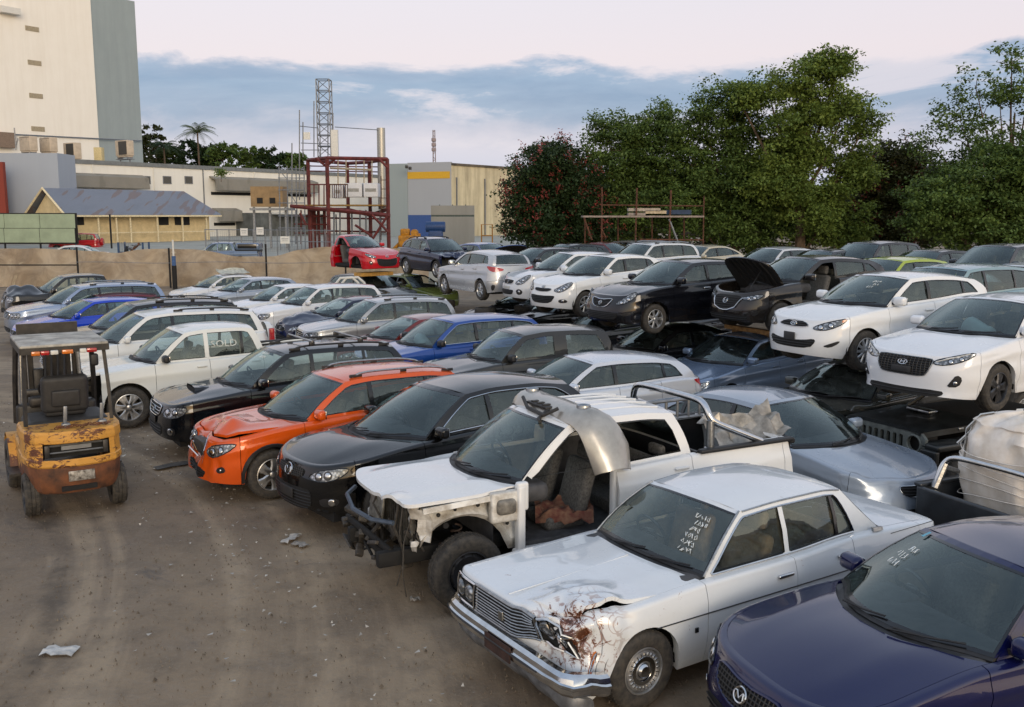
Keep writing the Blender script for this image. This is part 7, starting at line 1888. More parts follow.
def triton_x(b, root, obj, P):
    V, F = text_mesh('SOLD', .18); mb = MB(); mb.add([(2.76+x*1.15, -(b.side_y(2.79, 1.42+y)+.004), 1.42+y) for x, y, _ in V], F); mb.build('lettering', plain('chalk', '#c9cdc7', .9), root, ang=0)
    mb = MB(); rg = random.Random(3)
    for i in range(14): mb.rbox((rg.uniform(.1, .4), rg.uniform(-.7, .7), rg.uniform(.5, .95)), (rg.uniform(.08, .2), rg.uniform(.1, .3), rg.uniform(.05, .16)), .015, 1, rot=(rg.uniform(-.6, .6), rg.uniform(-.6, .6), 0))
    mb.build('smashed_front', K('bay'), root)
    mb = MB(); mb.rbox((.32, 0, .5), (.14, 1.4, .12), .02, 1); mb.rbox((.40, 0, .98), (.08, 1.4, .06), .02, 1); mb.build('cross_member', K('dark'), root)
car('triton', 'pickup_truck', UTE, '#d6d8d4', 'white dual cab pickup with the word SOLD chalked on its rear door glass', ROW, cat='pickup truck', face='none', mirror=K('black'), omit=('front_bumper',), extras=triton_x, defs=[bumpy((.1, 0, 1.05), .6, (.14, 0, -.01), .06, 5, 1)])
def spare_x(b, root, obj, P):
    mb = MB(); L = b.sp['L']; mb.lathe([(.001, L+.16), (.30, L+.16), (.36, L+.10), (.37, L-.03)], 28, axis='x', c=(0, .05, 1.02)); mb.build('spare_wheel_cover', P, root, ang=40)
    for sd in (-1, 1): mb = MB(); mb.rbox((L-.10, sd*.83, 1.12), (.12, .12, .42), .03, 2); mb.build('tail_light', K('red'), root)
car('prado', 'suv', PRADO, '#d3d5d4', 'tall white four wheel drive with a spare wheel on its tail, beside the SOLD pickup', ROW, face='bigsuv', rails=('black', 2.7, 4.3), extras=spare_x)
car('blksuv', 'suv', PRADO, '#0e0f11', 'black wagon with black roof rails and a faded grey bonnet', ROW, face='bigsuv', rails=('black', 2.6, 4.3))
car('blue', 'hatchback', HATCH, '#0a38b4', 'bright blue hatchback at the far left end of the lane row', ROW, face='generic', dust=.05)
car('maroon', 'hatchback', HATCH, '#5a1420', 'dull maroon hatchback wedged between the bright blue and the silver blue cars', ROW, face='generic', at_=(-14.75, 28.6, .67, 0), dust=.08)
car('silversuv', 'suv', spec(PRADO, roof=[(2.1, 1.66), (2.7, 1.71), (3.6, 1.70), (4.4, 1.64)]), '#8d9cb4', 'silver blue wagon with silver roof rails at the far left', ROW, face='bigsuv', metal=.6, rails=('steel', 2.4, 4.3))
car('blkute', 'pickup_truck', UTE, '#131518', 'black pickup with a buckled bonnet at the far left by the cloth fence', ROW, cat='pickup truck', face='bigsuv', defs=[bumpy((.5, 0, 1.0), 1.0, (.1, 0, .22), .16, 3, 8)])
# --- second rank
car('r2a', 'sedan', SEDAN, WHITE, 'white sedan with a torn white panel lying on its roof', ROW2, face='generic', detail=1)
car('r2b', 'hatchback', HATCH, '#9aa2ad', 'silver grey hatchback behind the white sedan with the loose roof panel', ROW2, metal=.5, face='generic', detail=1)
car('r2c', 'hatchback', I20, WHITE, 'small white hatchback in the second rank between silver hatchback and white wagon', ROW2, face='accent')
car('r2d', 'suv', FOREST, WHITE, 'white boxy wagon of the second rank, dark blue sedan in front of it', ROW2, face='forester')
car('r2e', 'sedan', SEDAN, '#16213c', 'dark blue sedan with a sprung bonnet in the second rank', ROW2, face='generic', metal=.3, defs=[bumpy((.5, 0, .9), .9, (0, 0, .10), .09, 4, 8)])
car('r2f', 'wagon', FOREST, '#9a9ea3', 'silver wagon with pale tan side glass in the second rank', ROW2, metal=.5, face='forester', rails=('steel', 2.3, 4.0))
car('r2g', 'sedan', spec(SEDAN, L=4.4), '#6e1f1e', 'dark red car with only its roof and windscreen showing beside the blue wagon', ROW2, face='generic', at_=(-4.35, 22.3, .50, 0))
car('r2h', 'suv', spec(SUV, roof=[(2.0, 1.58), (2.6, 1.62), (3.4, 1.61), (4.1, 1.53)], chromeline=True), '#1c4590', 'mid blue wagon with chrome window line in the second rank', ROW2, marks=1, marks_=('airbag', 0, 0, 0, 1), metal=.3, face='bigsuv', mirror=K('black'), dust=.05)
car('vitara', 'suv', VITARA, '#242423', 'dark grey three door off roader with pale rear side window', ROW2, face='bigsuv', mirror=K('black'), dust=.05)
car('whatch', 'hatchback', spec(I30, rim='alloy'), '#c9ced6', 'pale silver hatchback with a red tail lamp, behind the wrecked pickup', ROW2, metal=.3, face='i30', tailp='corolla')
car('ksedan', 'sedan', SEDAN, '#909cab', 'silver blue sedan turned to face the right with a broken headlight', ROW2, metal=.25, face='generic', omit=('headlightR',), defs=[bumpy((.2, .6, .7), .5, (.12, -.05, .0), .03, 5, 2)])
# --- under the stack
car('lsilver', 'sedan', SEDAN, '#7d8fa8', 'silver blue sedan carrying the open bonnet car on a plank', LOWG, metal=.5, face='generic', dust=.05)
car('mdark', 'sedan', SEDAN, '#0d0f14', 'black sedan underneath the dark grey hatchback with the shiny grille', LOWG, face='generic', metal=.2)
car('ngrey', 'suv', spec(SUV, tl=[(0, .80), (.3, .88), (.9, .95), (1.35, .99), (2.6, 1.02), (3.7, 1.05), (4.5, 1.04)], zc=1.02, roof=[(2.0, 1.38), (2.6, 1.42), (3.4, 1.41), (4.1, 1.36)]), '#3b3e3c', 'dusty dark grey wreck with a ripped front wing under the white hatchback', LOWG, face='none', at_=(4.04, 14.5, .60, 0), glassk='dirtyglass', dust=.12, omit=('headlightL',), defs=[bumpy((.5, -.75, .7), .8, (.05, .18, .0), .12, 5, 3)])
# --- upper tier
car('red3', 'hatchback', spec(MAZDA3, L=2.75, cr=.12, nr=6, xr=8.0, xd=(1.36, 2.45), splits=(2.40,), dr=(2.5, 2.44), xrb=2.62, xre=2.50, xreS=2.50, xb=2.66, xbs=2.60, roof=[(2.05, 1.40), (2.5, 1.43)]), '#b00c1c', 'front half of a bright red hatchback without wheels, perched on an off roader', UP, face='mazda3', omit=('doorR1', 'mirrorR'), wheels=(0, 0, 0, 0), dust=.04)
car('blkxv', 'crossover', XV, '#111c3c', 'dark blue crossover with its nose ripped off, right of the red hatchback', UP, face='none', omit=('front_bumper', 'headlightL'), metal=.3, defs=[bumpy((.3, 0, .8), .9, (.25, 0, -.05), .12, 4, 2)], rails=('black', 2.3, 3.9))
car('corolla', 'hatchback', COROLLA, '#b4b6b9', 'silver hatchback seen from behind with bright red tail lamps', UP, metal=.4, face='generic', tailp='corolla', glassk='glass')
car('swift', 'hatchback', SWIFT, WHITE, 'white hatchback with a white strip number plate and an S badge', UP, face='swift')
car('i20', 'hatchback', I20, '#dcdedf', 'white hatchback with a slanted H badge left of the chrome rimmed dark one', UP, face='i20')
car('tiida', 'hatchback', TIIDA, '#12141b', 'dark blue grey hatchback with a chrome grille rim, on a black sedan', UP, face='tiida', metal=.3, dust=.04)
car('mazda2', 'hatchback', MAZDA2, '#252221', 'dark brown grey hatchback with its bonnet propped open', UP, face='mazda2', open_hood=.98, metal=.3, omit=('doorL1',), dust=.04)
car('accent', 'hatchback', ACCENT, '#dddfe0', 'white hatchback with a small black square on its lower grille, on the dusty wreck', UP, face='accent', tailp='hatch', marks=1, marks_=('m', -.45, .72, 3, 9))
car('i30', 'hatchback', I30, '#dddfe2', 'white hatchback with a large dark hexagon grille at the right edge of the stack', UP, face='i30', tailp='hatch', marks=1, marks_=('airbag', 0, 0, 0, 1))

# --- upper cars farther back: a sight line through the roof gives each place
FAR = 'cars on the far rows of the stack'
def farcar(px, py, Y, rz, z, name, sp, col, label, grp=FAR, metal=.3, **kw):
    v = at(px, py, Y); c, s = math.cos(rz), math.sin(rz); cx = sp['L']*.55
    kw.setdefault('detail', 1)
    return car(None, name, sp, col, label, grp, metal=metal, at_=(v.x-c*cx, v.y-s*cx, rz, z), **kw)
farcar(487, 240, 40, 2.15, 1.3, 'hatchback', HATCH, '#2b4680', 'blue hatchback with its bonnet standing open, at the back of the stack', open_hood=.8, face='none')
farcar(542, 243, 34.5, .6, 1.3, 'hatchback', HATCH, '#2a2c31', 'dark grey hatchback behind the two white middle hatchbacks', face='generic')
farcar(568, 239, 39, .6, 1.3, 'hatchback', HATCH, '#1c2126', 'black hatchback with pale rear glass left of the maroon sedan', face='generic')
farcar(606, 237.5, 41, 2.3, 1.3, 'sedan', SEDAN, '#5a1a20', 'maroon sedan on the far row below the rusty rack', face='generic')
farcar(640, 239, 44, 2.3, 1.3, 'hatchback', HATCH, '#6d6f6e', 'grey hatchback with its tail toward the rusty rack', face='generic')
farcar(650, 246.5, 34, .6, 1.3, 'wagon', FOREST, '#cdd0d2', 'white wagon roof with rails behind the dark grey hatchback', face='none', rails=('steel', 2.3, 4.0))
farcar(706, 247, 37, .6, 1.3, 'sedan', SEDAN, '#b9b09a', 'beige sedan roof between the white wagon and the raised bonnet', face='none')
farcar(775, 247.5, 33, .6, 1.35, 'hatchback', HATCH, '#c9cbce', 'white hatchback with dark glass half hidden by the raised bonnet', face='generic')
farcar(828, 249, 31, .6, 1.35, 'sedan', SEDAN, '#2e3237', 'dark grey sedan roof right of the raised bonnet', face='generic')
farcar(890, 264, 23.5, .55, 1.42, 'hatchback', HATCH, '#93a51c', 'lime green hatchback whose roof shows behind the white hatchback', face='none', metal=0)
farcar(872, 251, 31, .6, 1.42, 'wagon', FOREST, '#14181f', 'black wagon behind the lime green roof', face='none')
farcar(955, 268, 19.6, .52, 1.25, 'wagon', FOREST, '#7c98a0', 'teal grey wagon with yellowish rear side glass behind the two white hatchbacks', face='none')
farcar(1005, 255, 26, .55, 1.45, 'suv', SUV, '#1f252c', 'dark slate wagon at the right edge under the open tree', face='none')
farcar(1030, 270, 22.5, .55, 1.1, 'suv', SUV, '#cfd1d2', 'white wagon cut by the right edge behind the teal grey one', face='none')
farcar(930, 254, 29, .55, 1.42, 'hatchback', HATCH, '#101113', 'black hatchback on the far row left of the dark slate wagon', face='none')
# --- ground layer below the upper tier
def lowcar(x, y, rz, name, sp, col, label, **kw): return car(None, name, sp, col, label, LOWG, at_=(x, y, rz, 0), detail=1, **kw)
FX = FIT
lowcar(-.35, 28.6, .42, 'sedan', SEDAN, '#15171a', 'black sedan under the white hatchback with the strip plate')
lowcar(.95, 24.3, .62, 'sedan', SEDAN, '#1a1c22', 'black sedan under the white hatchback with the slanted H badge', face='generic')
lowcar(-4.1, 36.2, 2.3, 'suv', spec(SUV, roof=[(2.0, 1.5), (2.6, 1.53), (3.4, 1.52), (4.1, 1.46)]), '#2f3430', 'dark green grey off roader holding up the red hatchback', face='none')
lowcar(-2.5, 38.3, 2.4, 'hatchback', HATCH, '#5a6630', 'olive green hatchback under the dark blue crossover', face='none', omit=('paneR1', 'paneR2', 'paneL1'))
lowcar(-.4, 31.0, .3, 'hatchback', HATCH, '#98a0a8', 'silver car without side glass under the silver hatchback', face='none', omit=('paneL1', 'paneL2', 'doorL1'))
lowcar(-1.5, 29.9, .45, 'hatchback', HATCH, '#101214', 'black hatchback added to darken the gap beside the tyre piles', face='generic')  # added car, kept black so the bare ground in this gap goes dark
lowcar(-.2, 33.6, .5, 'sedan', SEDAN, '#15171c', 'black sedan behind the silver hatchback seen from behind')
lowcar(8.3, 17.6, .55, 'sedan', SEDAN, '#1b1d20', 'black sedan low in the gap behind the white hatchbacks')
lowcar(2.6, 25.3, .6, 'hatchback', HATCH, '#24262b', 'dark hatchback deep in the stack behind the black sedan')
lowcar(6.3, 21.3, .55, 'sedan', SEDAN, '#202224', 'dark sedan in the shade under the teal grey wagon')

# ------------------------------------------------------------------ off roader with the slotted grille under the right hand hatchback
def build_jeep():
    r = empty('off_roader', (5.24, 13.15, -.12), .46, 'stripped dark off roader with a grey seven slot grille and no headlamps', 'off roader', LOWG)
    G = plain('offroader_grey', '#6c716e', .5, .2, var=.2, scale=6); Dk = plain('offroader_dark', '#26292a', .45, .2, var=.3, scale=4, coat=.3); dk = K('dark')
    # grille slab with real openings
    out = [(-.72, .78), (.72, .78), (.74, 1.02), (.66, 1.09), (-.66, 1.09), (-.74, 1.02)]; hs = []
    for i in range(7): y = -.33+i*.11; hs.append([(y-.032, .82), (y+.032, .82), (y+.032, 1.0), (y+.02, 1.02), (y-.02, 1.02), (y-.032, 1.0)])
    for s in (-1, 1): hs.append([(s*.55+.105*math.cos(2*PI*k/20), .935+.105*math.sin(2*PI*k/20)) for k in range(20)])
    V, F = cdt(out, hs, .12); mb = MB(); mb.add([(0, y, z) for y, z in V], F); mb.add([(.05, y, z) for y, z in V], [f[::-1] for f in F])
    for h in hs+[out]:
        q = densify(h, .12); n = len(q); mb.add([(0, y, z) for y, z in q]+[(.05, y, z) for y, z in q], [(i, (i+1) % n, (i+1) % n+n, i+n) for i in range(n)])
    g = mb.build('grille', G, r, ang=30)
    for s in (-1, 1): mb = MB(); mb.tube([(-.005, s*.55+.115*math.cos(2*PI*k/24), .935+.115*math.sin(2*PI*k/24)) for k in range(24)], .014, 6, closed=True); mb.build('lamp_ring', G, g)
    mb = MB(); mb.box((.25, 0, .9), (.3, 1.2, .3)); mb.build('radiator', dk, r)
    mb = MB(); rows = [[(x, y*w_, 1.10+.04*x+.035*(1-(abs(y)/1)**3)+.012*noise.noise(Vector((x*3, y*3, 0)))) for y in np.linspace(-1, 1, 11)] for x, w_ in ((0, .66), (.3, .68), (.7, .70), (1.15, .72))]
    mb.grid(rows, flip=True); mb.grid([[(p[0], p[1], p[2]-.05) for p in r_] for r_ in rows]); mb.grid([rows[0], [(p[0], p[1], p[2]-.05) for p in rows[0]]]); 
    for j in (0, -1): mb.grid([[r_[j] for r_ in rows], [(r_[j][0], r_[j][1], r_[j][2]-.08) for r_ in rows]])
    mb.build('bonnet', Dk, r, ang=40)
    for s in (-1, 1): mb = MB(); mb.rbox((.45, s*.80, .93), (.9, .30, .10), .04, 2); mb.rbox((.02, s*.80, .80), (.1, .26, .2), .03, 2); mb.build('fender', Dk, r)
    mb = MB(); mb.rbox((-.12, 0, .55), (.18, 1.55, .2), .04, 2); mb.build('bumper', K('black'), r)
    mb = MB(); mb.box((2.2, 0, .72), (2.3, 1.4, .6)); mb.box((2.1, 0, 1.05), (1.9, 1.46, .12)); mb.build('tub', dk, r)
    for s in (-1, 1): mb = MB(); mb.rbox((.72, s*.70, 1.10), (.10, .05, .04), .01, 1); mb.tube([(1.2, s*.68, 1.1), (1.55, s*.62, 1.28)], .03, 6); mb.build('bonnet_catch', K('steel'), r)
    mb = MB(); mb.rbox((.9, .1, 1.20), (.28, .36, .05), .02, 2, rot=(.1, .1, .3)); mb.rbox((.82, -.05, 1.215), (.15, .2, .04), .015, 1); mb.build('loose_bracket', K('steel'), r)
    for x in (.62, 2.9):
        for s in (-1, 1): wheel(.38, .24, 'steelrim', 5, r, (x, s*.78, .38), s)
build_jeep()

def build_small():
    # tray of a low pickup with a bulk bag
    r = empty('pickup_tray', (5.08, 10.14, -.03), .42, 'dark pickup tray with a bent chrome bar, carrying the white bulk bag', 'pickup truck')
    Dk = plain('tray_charcoal', '#2f3338', .4, .3, var=.2, scale=4, coat=.3); L, W = 2.6, 1.5
    for s, nm in ((-1, 1), (1, 1)):
        mb = MB(); mb.rbox((L/2, s*W/2, .58), (L, .07, .42), .03, 2); mb.rbox((L/2, s*W/2, .80), (L+.04, .11, .05), .022, 2); mb.build('tray_side', Dk, r)
    mb = MB(); mb.rbox((0, 0, .58), (.07, W, .42), .03, 2); mb.build('tail_board', Dk, r)
    mb = MB(); mb.box((L/2, 0, .42), (L-.1, W-.1, .06)); mb.build('tray_floor', K('dark'), r)
    mb = MB(); q = [Vector(p) for p in ((.12, .62, .80), (.20, .62, 1.02), (.26, .58, 1.12), (.28, .45, 1.16), (.28, -.2, 1.17), (.28, -.6, 1.16), (.26, -.72, 1.10), (.2, -.74, .82))]
    s_ = []
    for i in range(len(q)-1):
        for t in (0, .25, .5, .75): s_.append(q[i].lerp(q[i+1], t))
    s_.append(q[-1])
    for _ in range(2): s_ = [s_[0]]+[(s_[i-1]+s_[i]*2+s_[i+1])/4 for i in range(1, len(s_)-1)]+[s_[-1]]
    mb.tube(s_, .033, 10); mb.build('sports_bar', K('chrome'), r, ang=60)
    mb = MB(); mb.tube([(.12, .62, .78), (.24, .60, 1.06)], .045, 8); mb.tube([(.24, .6, 1.02), (.75, .60, .84)], .03, 8); mb.build('bar_foot', K('steel'), r)
    for s in (-1, 1): wheel(.33, .2, 'steelrim', 5, r, (1.5, s*(W/2+.0-.13), .33), s)
    # bulk bag: four soft sides, slumped top, lifting loops
    bag = empty('bulk_bag', (5.95, 10.64, .45), .42, 'bulging white woven bulk bag with lifting loops, wrapped in stretch film', 'bulk bag')
    bm = plain('woven_bag', '#e2dad0', .7, var=.05, scale=5, bstr=.35, bdist=.02, hex2='#cfc2b1')
    rows = []; n = 96
    for k in range(40):
        t = k/39; row = []
        if t < .72: z = t/.72*1.06; w_ = .55+.05*math.sin(PI*(t/.72))**.8+(.0 if t < .6 else -.05*(t-.6)/.12)
        else: u = (t-.72)/.28; z = 1.06+.13*math.sin(u*PI/2); w_ = .52*(1-u**1.6)+.001
        for i in range(n):
            a = 2*PI*i/n; e = 3.2; cx_ = math.copysign(abs(math.cos(a))**(2/e), math.cos(a)); sy = math.copysign(abs(math.sin(a))**(2/e), math.sin(a))
            m_ = 1+.03*math.sin(a*7+k*.3)+.05*noise.noise(Vector((cx_*2, sy*2, z*3)))
            m_ += .022*abs(math.sin(a*9+3*noise.noise(Vector((cx_, sy, z*1.5)))))*(.3+t)+.02*abs(noise.noise(Vector((cx_*7, sy*7, z*2))))
            if t > .62: m_ += .13*noise.noise(Vector((cx_*5, sy*5, z*7)))
            row.append((cx_*w_*m_, sy*w_*m_, z+(.15*noise.noise(Vector((cx_*3.6, sy*3.6, 7)))*max(0, t-.5)*2)))
        rows.append(row)
    mb = MB(); mb.grid(rows, closeu=True); mb.build('bag_body', bm, bag, ang=50)
    mb = MB()
    for k in range(5):
        z = .25+k*.13; mb.tube([((.60+.02*noise.noise(Vector((i*.3, k, 0))))*math.copysign(abs(math.cos(2*PI*i/40))**.62, math.cos(2*PI*i/40))*1.06, (.60)*math.copysign(abs(math.sin(2*PI*i/40))**.62, math.sin(2*PI*i/40))*1.06, z+.05*math.sin(i*.35+k)) for i in range(40)], .006, 4, closed=True)
    mb.build('film_crease', plain('film', '#ddd6cc', .25), bag)
    for (x, y, a) in ((-.42, -.42, .2), (.42, -.42, 1.2), (-.42, .42, 2.2), (.42, .42, 3.6)):
        mb = MB(); pts = [Vector((x*1.12+.06*math.cos(a), y*1.12, .62)), Vector((x*1.14, y*1.14, .98)), Vector((x*.9, y*.9, 1.16)), Vector((x*.55+.12*math.cos(a), y*.62, 1.20)), Vector((x*.5+.2*math.cos(a), y*.7+.15*math.sin(a), .96+.1)), Vector((x*1.0+.22*math.cos(a), y*1.08+.1*math.sin(a), .80))]
        rows = []
        for p in pts: d = Vector((-y, x, 0)).normalized()*.035; rows.append([tuple(p-d), tuple(p+d)])
        mb.grid(rows); mb.grid([[(p[0]*.98, p[1]*.98, p[2]-.008) for p in r_] for r_ in rows], flip=True); mb.build('lifting_loop', plain('loop_web', '#d6d2ca', .7, var=.1), bag, ang=60)
    # bumper skin lying over the wrecked pickup's roof
    B = put_local('bt50')
    o = empty('bumper_cover', B((2.30, 0, 1.74)), FIT['bt50'][2], 'silver bumper skin draped crosswise over the white wrecked pickup roof', 'bumper'); SM = plain('silver_bumper', '#a9a59d', .32, .6, var=.12, scale=4, coat=.5)
    rows = []
    prof = [(-.03, -.02), (.0, .06), (.06, .11), (.16, .13), (.27, .11), (.36, .05), (.40, -.03)]
    for i in range(41):
        s = -1+2*i/40; y = .98*s if abs(s) < .82 else math.copysign(.80+(abs(s)-.82)*.5, s); dz = 0 if abs(s) < .62 else -((abs(s)-.62)/.38)**1.35*.52; dx = .10*(1-abs(s)**2)*-1+.18*max(0, abs(s)-.6)
        k = 1.15 if abs(s) < .6 else 1.15+.5*(abs(s)-.6)-1.3*max(0, abs(s)-.86)*1.6
        y_ = .78*min(1, abs(s)/.74)+.16*max(0, (abs(s)-.74))/.26
        row = []
        for px, pz in prof:
            out_ = pz*.9*max(0, abs(s)-.62)/.38
            row.append((dx+px*k, math.copysign(y_+out_, s), dz+pz*(1-.5*max(0, abs(s)-.62)/.38)+.012*noise.noise(Vector((s*4, px*6, 0)))))
        rows.append(row)
    mb = MB(); mb.grid(rows, flip=False); mb.grid([[(p[0]+.005, p[1]*.985, p[2]-.012) for p in r_] for r_ in rows], flip=True); 
    for j in (0, -1): mb.grid([[r_[j] for r_ in rows], [(r_[j][0]+.005, r_[j][1]*.985, r_[j][2]-.012) for r_ in rows]])
    mb.build('skin', SM, o, ang=35)
    for s in (-.56, .56): mb = MB(); mb.lathe([(.001, .02), (.055, .015), (.075, .028), (.08, 0)], 16, c=(.12, s, .12)); mb.build('fog_lamp_hole', K('steel'), o)
    mb = MB(); mb.tube([(-.10, -.40, .10), (-.22, -.30, .02), (-.20, .1, .03), (-.12, .35, .10)], .022, 6); mb.rbox((-.08, 0, .07), (.14, .44, .03), .01, 1)
    for y in (-.12, 0, .12): mb.box((-.08, y, .09), (.10, .05, .02))
    mb.tube([(-.1, -.2, .06), (-.28, -.28, -.02), (-.30, -.36, -.03)], .02, 6); mb.build('inner_beam', plain('beam_black', '#2b2a29', .6, var=.2), o)
    # torn silver sheet in the pickup tray
    rows = []
    for i in range(15):
        row = []
        for j in range(9):
            x, y = i/14*1.05, j/8*.5; z = .10+.16*abs(noise.noise(Vector((x*4.5, y*4, 3))))+.10*(x > .8)+.12*noise.noise(Vector((x*8, y*7, 1)))+.12*j/8; row.append((x-.5, y-.25+.05*math.sin(x*6), z))
        rows.append(row)
    mb = MB(); mb.grid(rows, flip=True); mb.grid([[(p[0], p[1], p[2]-.008) for p in r_] for r_ in rows]); p = B((4.78, -.35, 1.16)); o = mb.build('crumpled_panel', plain('torn_silver', '#9b958b', .4, .5, var=.25, scale=7, bstr=.3), loc=p, ang=30); o.rotation_euler = (R(18), 0, FIT['bt50'][2]); tag(o, 'torn crumpled silver panel sticking out of the white pickup tray', 'car panel')
    # red brown cloth on the pickup seat
    rows = []
    for i in range(15): rows.append([(i/14*.62-.3, j/12*.55-.27, .10+.12*noise.noise(Vector((i*.32, j*.32, 2)))+.08*abs(noise.noise(Vector((i*.7, j*.6, 5))))-(.06 if j == 0 else 0)) for j in range(13)])
    mb = MB(); mb.grid(rows, flip=True); mb.grid([[(p_[0], p_[1], p_[2]-.012) for p_ in r_] for r_ in rows]); o = mb.build('cloth', plain('redbrown_cloth', '#4e251e', .9, var=.35, scale=14, hex2='#80604a'), loc=B((2.25, -.42, .62)), ang=60); tag(o, 'crumpled red brown cloth on the front seat of the wrecked white pickup', 'cloth')
    # plank under the open bonnet car, and under the red one
    m = FIT['mazda2']; P2 = put_local('mazda2')
    for k, (x, y, z) in enumerate(((.75, .0, -.02), (1.0, 0, -.14))):
        o = MB().rbox((0, 0, 0), (.16, 1.55, .09), .01, 1).build('timber_beam', K('wood'), loc=P2((x, y, z)), ang=20); o.rotation_euler = (0, 0, m[2]+.06*k); tag(o, ('upper timber beam wedged under the open bonnet hatchback', 'lower timber beam wedged under the open bonnet hatchback')[k], 'beam')
    P3 = put_local('red3'); o = MB().rbox((0, 0, 0), (.5, 1.5, .14), .01, 1).build('pallet_board', plain('new_pine', '#b58a45', .8, var=.2, scale=8), loc=P3((.95, 0, -.02)), ang=20); o.rotation_euler = (0, 0, FIT['red3'][2]); tag(o, 'pine board packed between the red hatchback and the off roader roof', 'board')
    # white sports hoops on the off roader under the red car
    for k, (px, w_) in enumerate(((347, .62),)):
        r2 = empty('roll_hoop', at(347, 299, 35.2), 2.3*0+.2, 'white tube roll hoop beside the off roader under the red hatchback', 'roll hoop')
        for dx in (0, .22): mb = MB(); mb.tube([(dx-.5, 0, -.1), (dx-.42, 0, .55), (dx-.22, 0, .78), (dx+.2, 0, .80), (dx+.42, 0, .60), (dx+.62, 0, 0)], .05, 7); mb.build('hoop_tube', K('white'), r2, ang=50)
    # tyres under the rear view hatchback
    C4 = put_local('corolla')
    k = 0
    for (x, y) in ((3.60, -.72), (3.55, .68), (.75, -.72)):
        for lv in range(5):
            z = .11+lv*.225
            p = C4((x+.03*math.sin(lv*2), y, 0)); o = MB().lathe([(.19, -.09), (.22, -.11), (.29, -.10), (.315, -.07), (.32, 0), (.315, .07), (.29, .10), (.22, .11), (.19, .09), (.20, 0), (.19, -.09)], 26).build('tyre', K('rubber'), loc=(p[0], p[1], z), ang=40)
            tag(o, 'worn black tyre in a pile propping up the silver hatchback seen from behind', 'tyre', 'tyres piled under the silver hatchback')
    # loose panel on the roof of the far white sedan
    A_ = put_local('r2a'); rows = []
    for i in range(9): rows.append([(i/8*1.2-.6, j/6*.9-.45, .05+.16*abs(noise.noise(Vector((i*.35, j*.4, 1))))+.12*(j/6)**2) for j in range(7)])
    mb = MB(); mb.grid(rows, flip=True); mb.grid([[(p_[0], p_[1], p_[2]-.01) for p_ in r_] for r_ in rows]); o = mb.build('torn_panel', plain('cream_panel', '#b9b7a6', .6, var=.2), loc=A_((2.7, 0, 1.43)), ang=40); o.rotation_euler = (0, 0, .6); tag(o, 'torn pale panel lying on the roof of the far white sedan', 'car panel')
    # litter on the dirt
    for k, (px, py, w_, d_, c, lb) in enumerate(((60, 652, .30, .18, '#b9b7b2', 'scrap of white paper on the dirt at the lower left'), (291, 539, .34, .10, '#b5b1aa', 'splinter of white plastic on the dirt before the black crossover'), (300, 545, .20, .12, '#8f8a82', 'grey shard beside the white splinter'), (172, 466, .55, .22, '#4a4743', 'dark flat scrap lying between forklift and orange car'), (490, 628, .16, .12, '#9a968e', 'small grey shard below the chrome bumper'), (415, 600, .10, .08, '#8d8880', 'tiny shard left of the old saloon nose'), (482, 596, .42, .14, '#26231f', 'black plastic strip under the old saloon nose'))):
        v = at(px, py, 10); dd = CAMH/(CAMH-v.z); rows = []
        for i in range(6): rows.append([(i/5*w_-w_/2, j/4*d_-d_/2+.02*math.sin(i*2), .012+.035*abs(noise.noise(Vector((i*.6+k, j*.7, 0))))) for j in range(5)])
        mb = MB(); mb.grid(rows, flip=True); mb.grid([[(p_[0], p_[1], p_[2]-.006) for p_ in r_] for r_ in rows]); o = mb.build('litter_scrap', plain('scrap%d' % k, c, .7), loc=(v.x*dd, v.y*dd, .0), ang=0); o.rotation_euler = (0, 0, k*1.3); tag(o, lb, 'scrap')
    # gravel crumbs
    rg = random.Random(11); mb = MB()
    for _ in range(5200):
        Y = 4.5+rg.random()**1.3*16; x = rg.uniform(-.62*Y-1, .0*Y+3.0-(Y-5)*.55); s = rg.uniform(.004, .011)*(2 if rg.random() < .04 else 1); o_ = len(mb.v); a = rg.random()*6
        pts = [(x+s*math.cos(a+i*1.57)*rg.uniform(.7, 1.2), Y+s*math.sin(a+i*1.57)*rg.uniform(.7, 1.2), -.008) for i in range(4)]; mb.v += pts+[(x, Y, s*.8+.004)]; mb.f += [(o_, o_+1, o_+4), (o_+1, o_+2, o_+4), (o_+2, o_+3, o_+4), (o_+3, o_, o_+4)]; mb.m += [0]*4
    for _ in range(420):
        t = rg.random()**.8; Y = 5.5+t*14; x = .6-(Y-6)*.62-abs(rg.gauss(0, 1.3)); s = rg.uniform(.010, .032); a = rg.random()*6; o_ = len(mb.v)
        mb.v += [(x+s*math.cos(a+i*2.1)*rg.uniform(.5, 1.4), Y+s*math.sin(a+i*2.1)*rg.uniform(.5, 1.4), rg.uniform(.004, .03)) for i in range(3)]; mb.f.append((o_, o_+1, o_+2)); mb.m.append(1)
    o = mb.build('gravel', [plain('gravel_grey', '#6a6053', .9, var=.3, scale=3), plain('pale_chips', '#b3aea4', .7, var=.3, scale=2)], ang=0); o['kind'] = 'stuff'; o['label'] = 'loose gravel crumbs scattered over the dirt lane'
def put_local(key):
    x, y, a, z = FIT[key]; c, s = math.cos(a), math.sin(a)
    return lambda p: (x+c*p[0]-s*p[1], y+s*p[0]+c*p[1], z+p[2])
build_small()

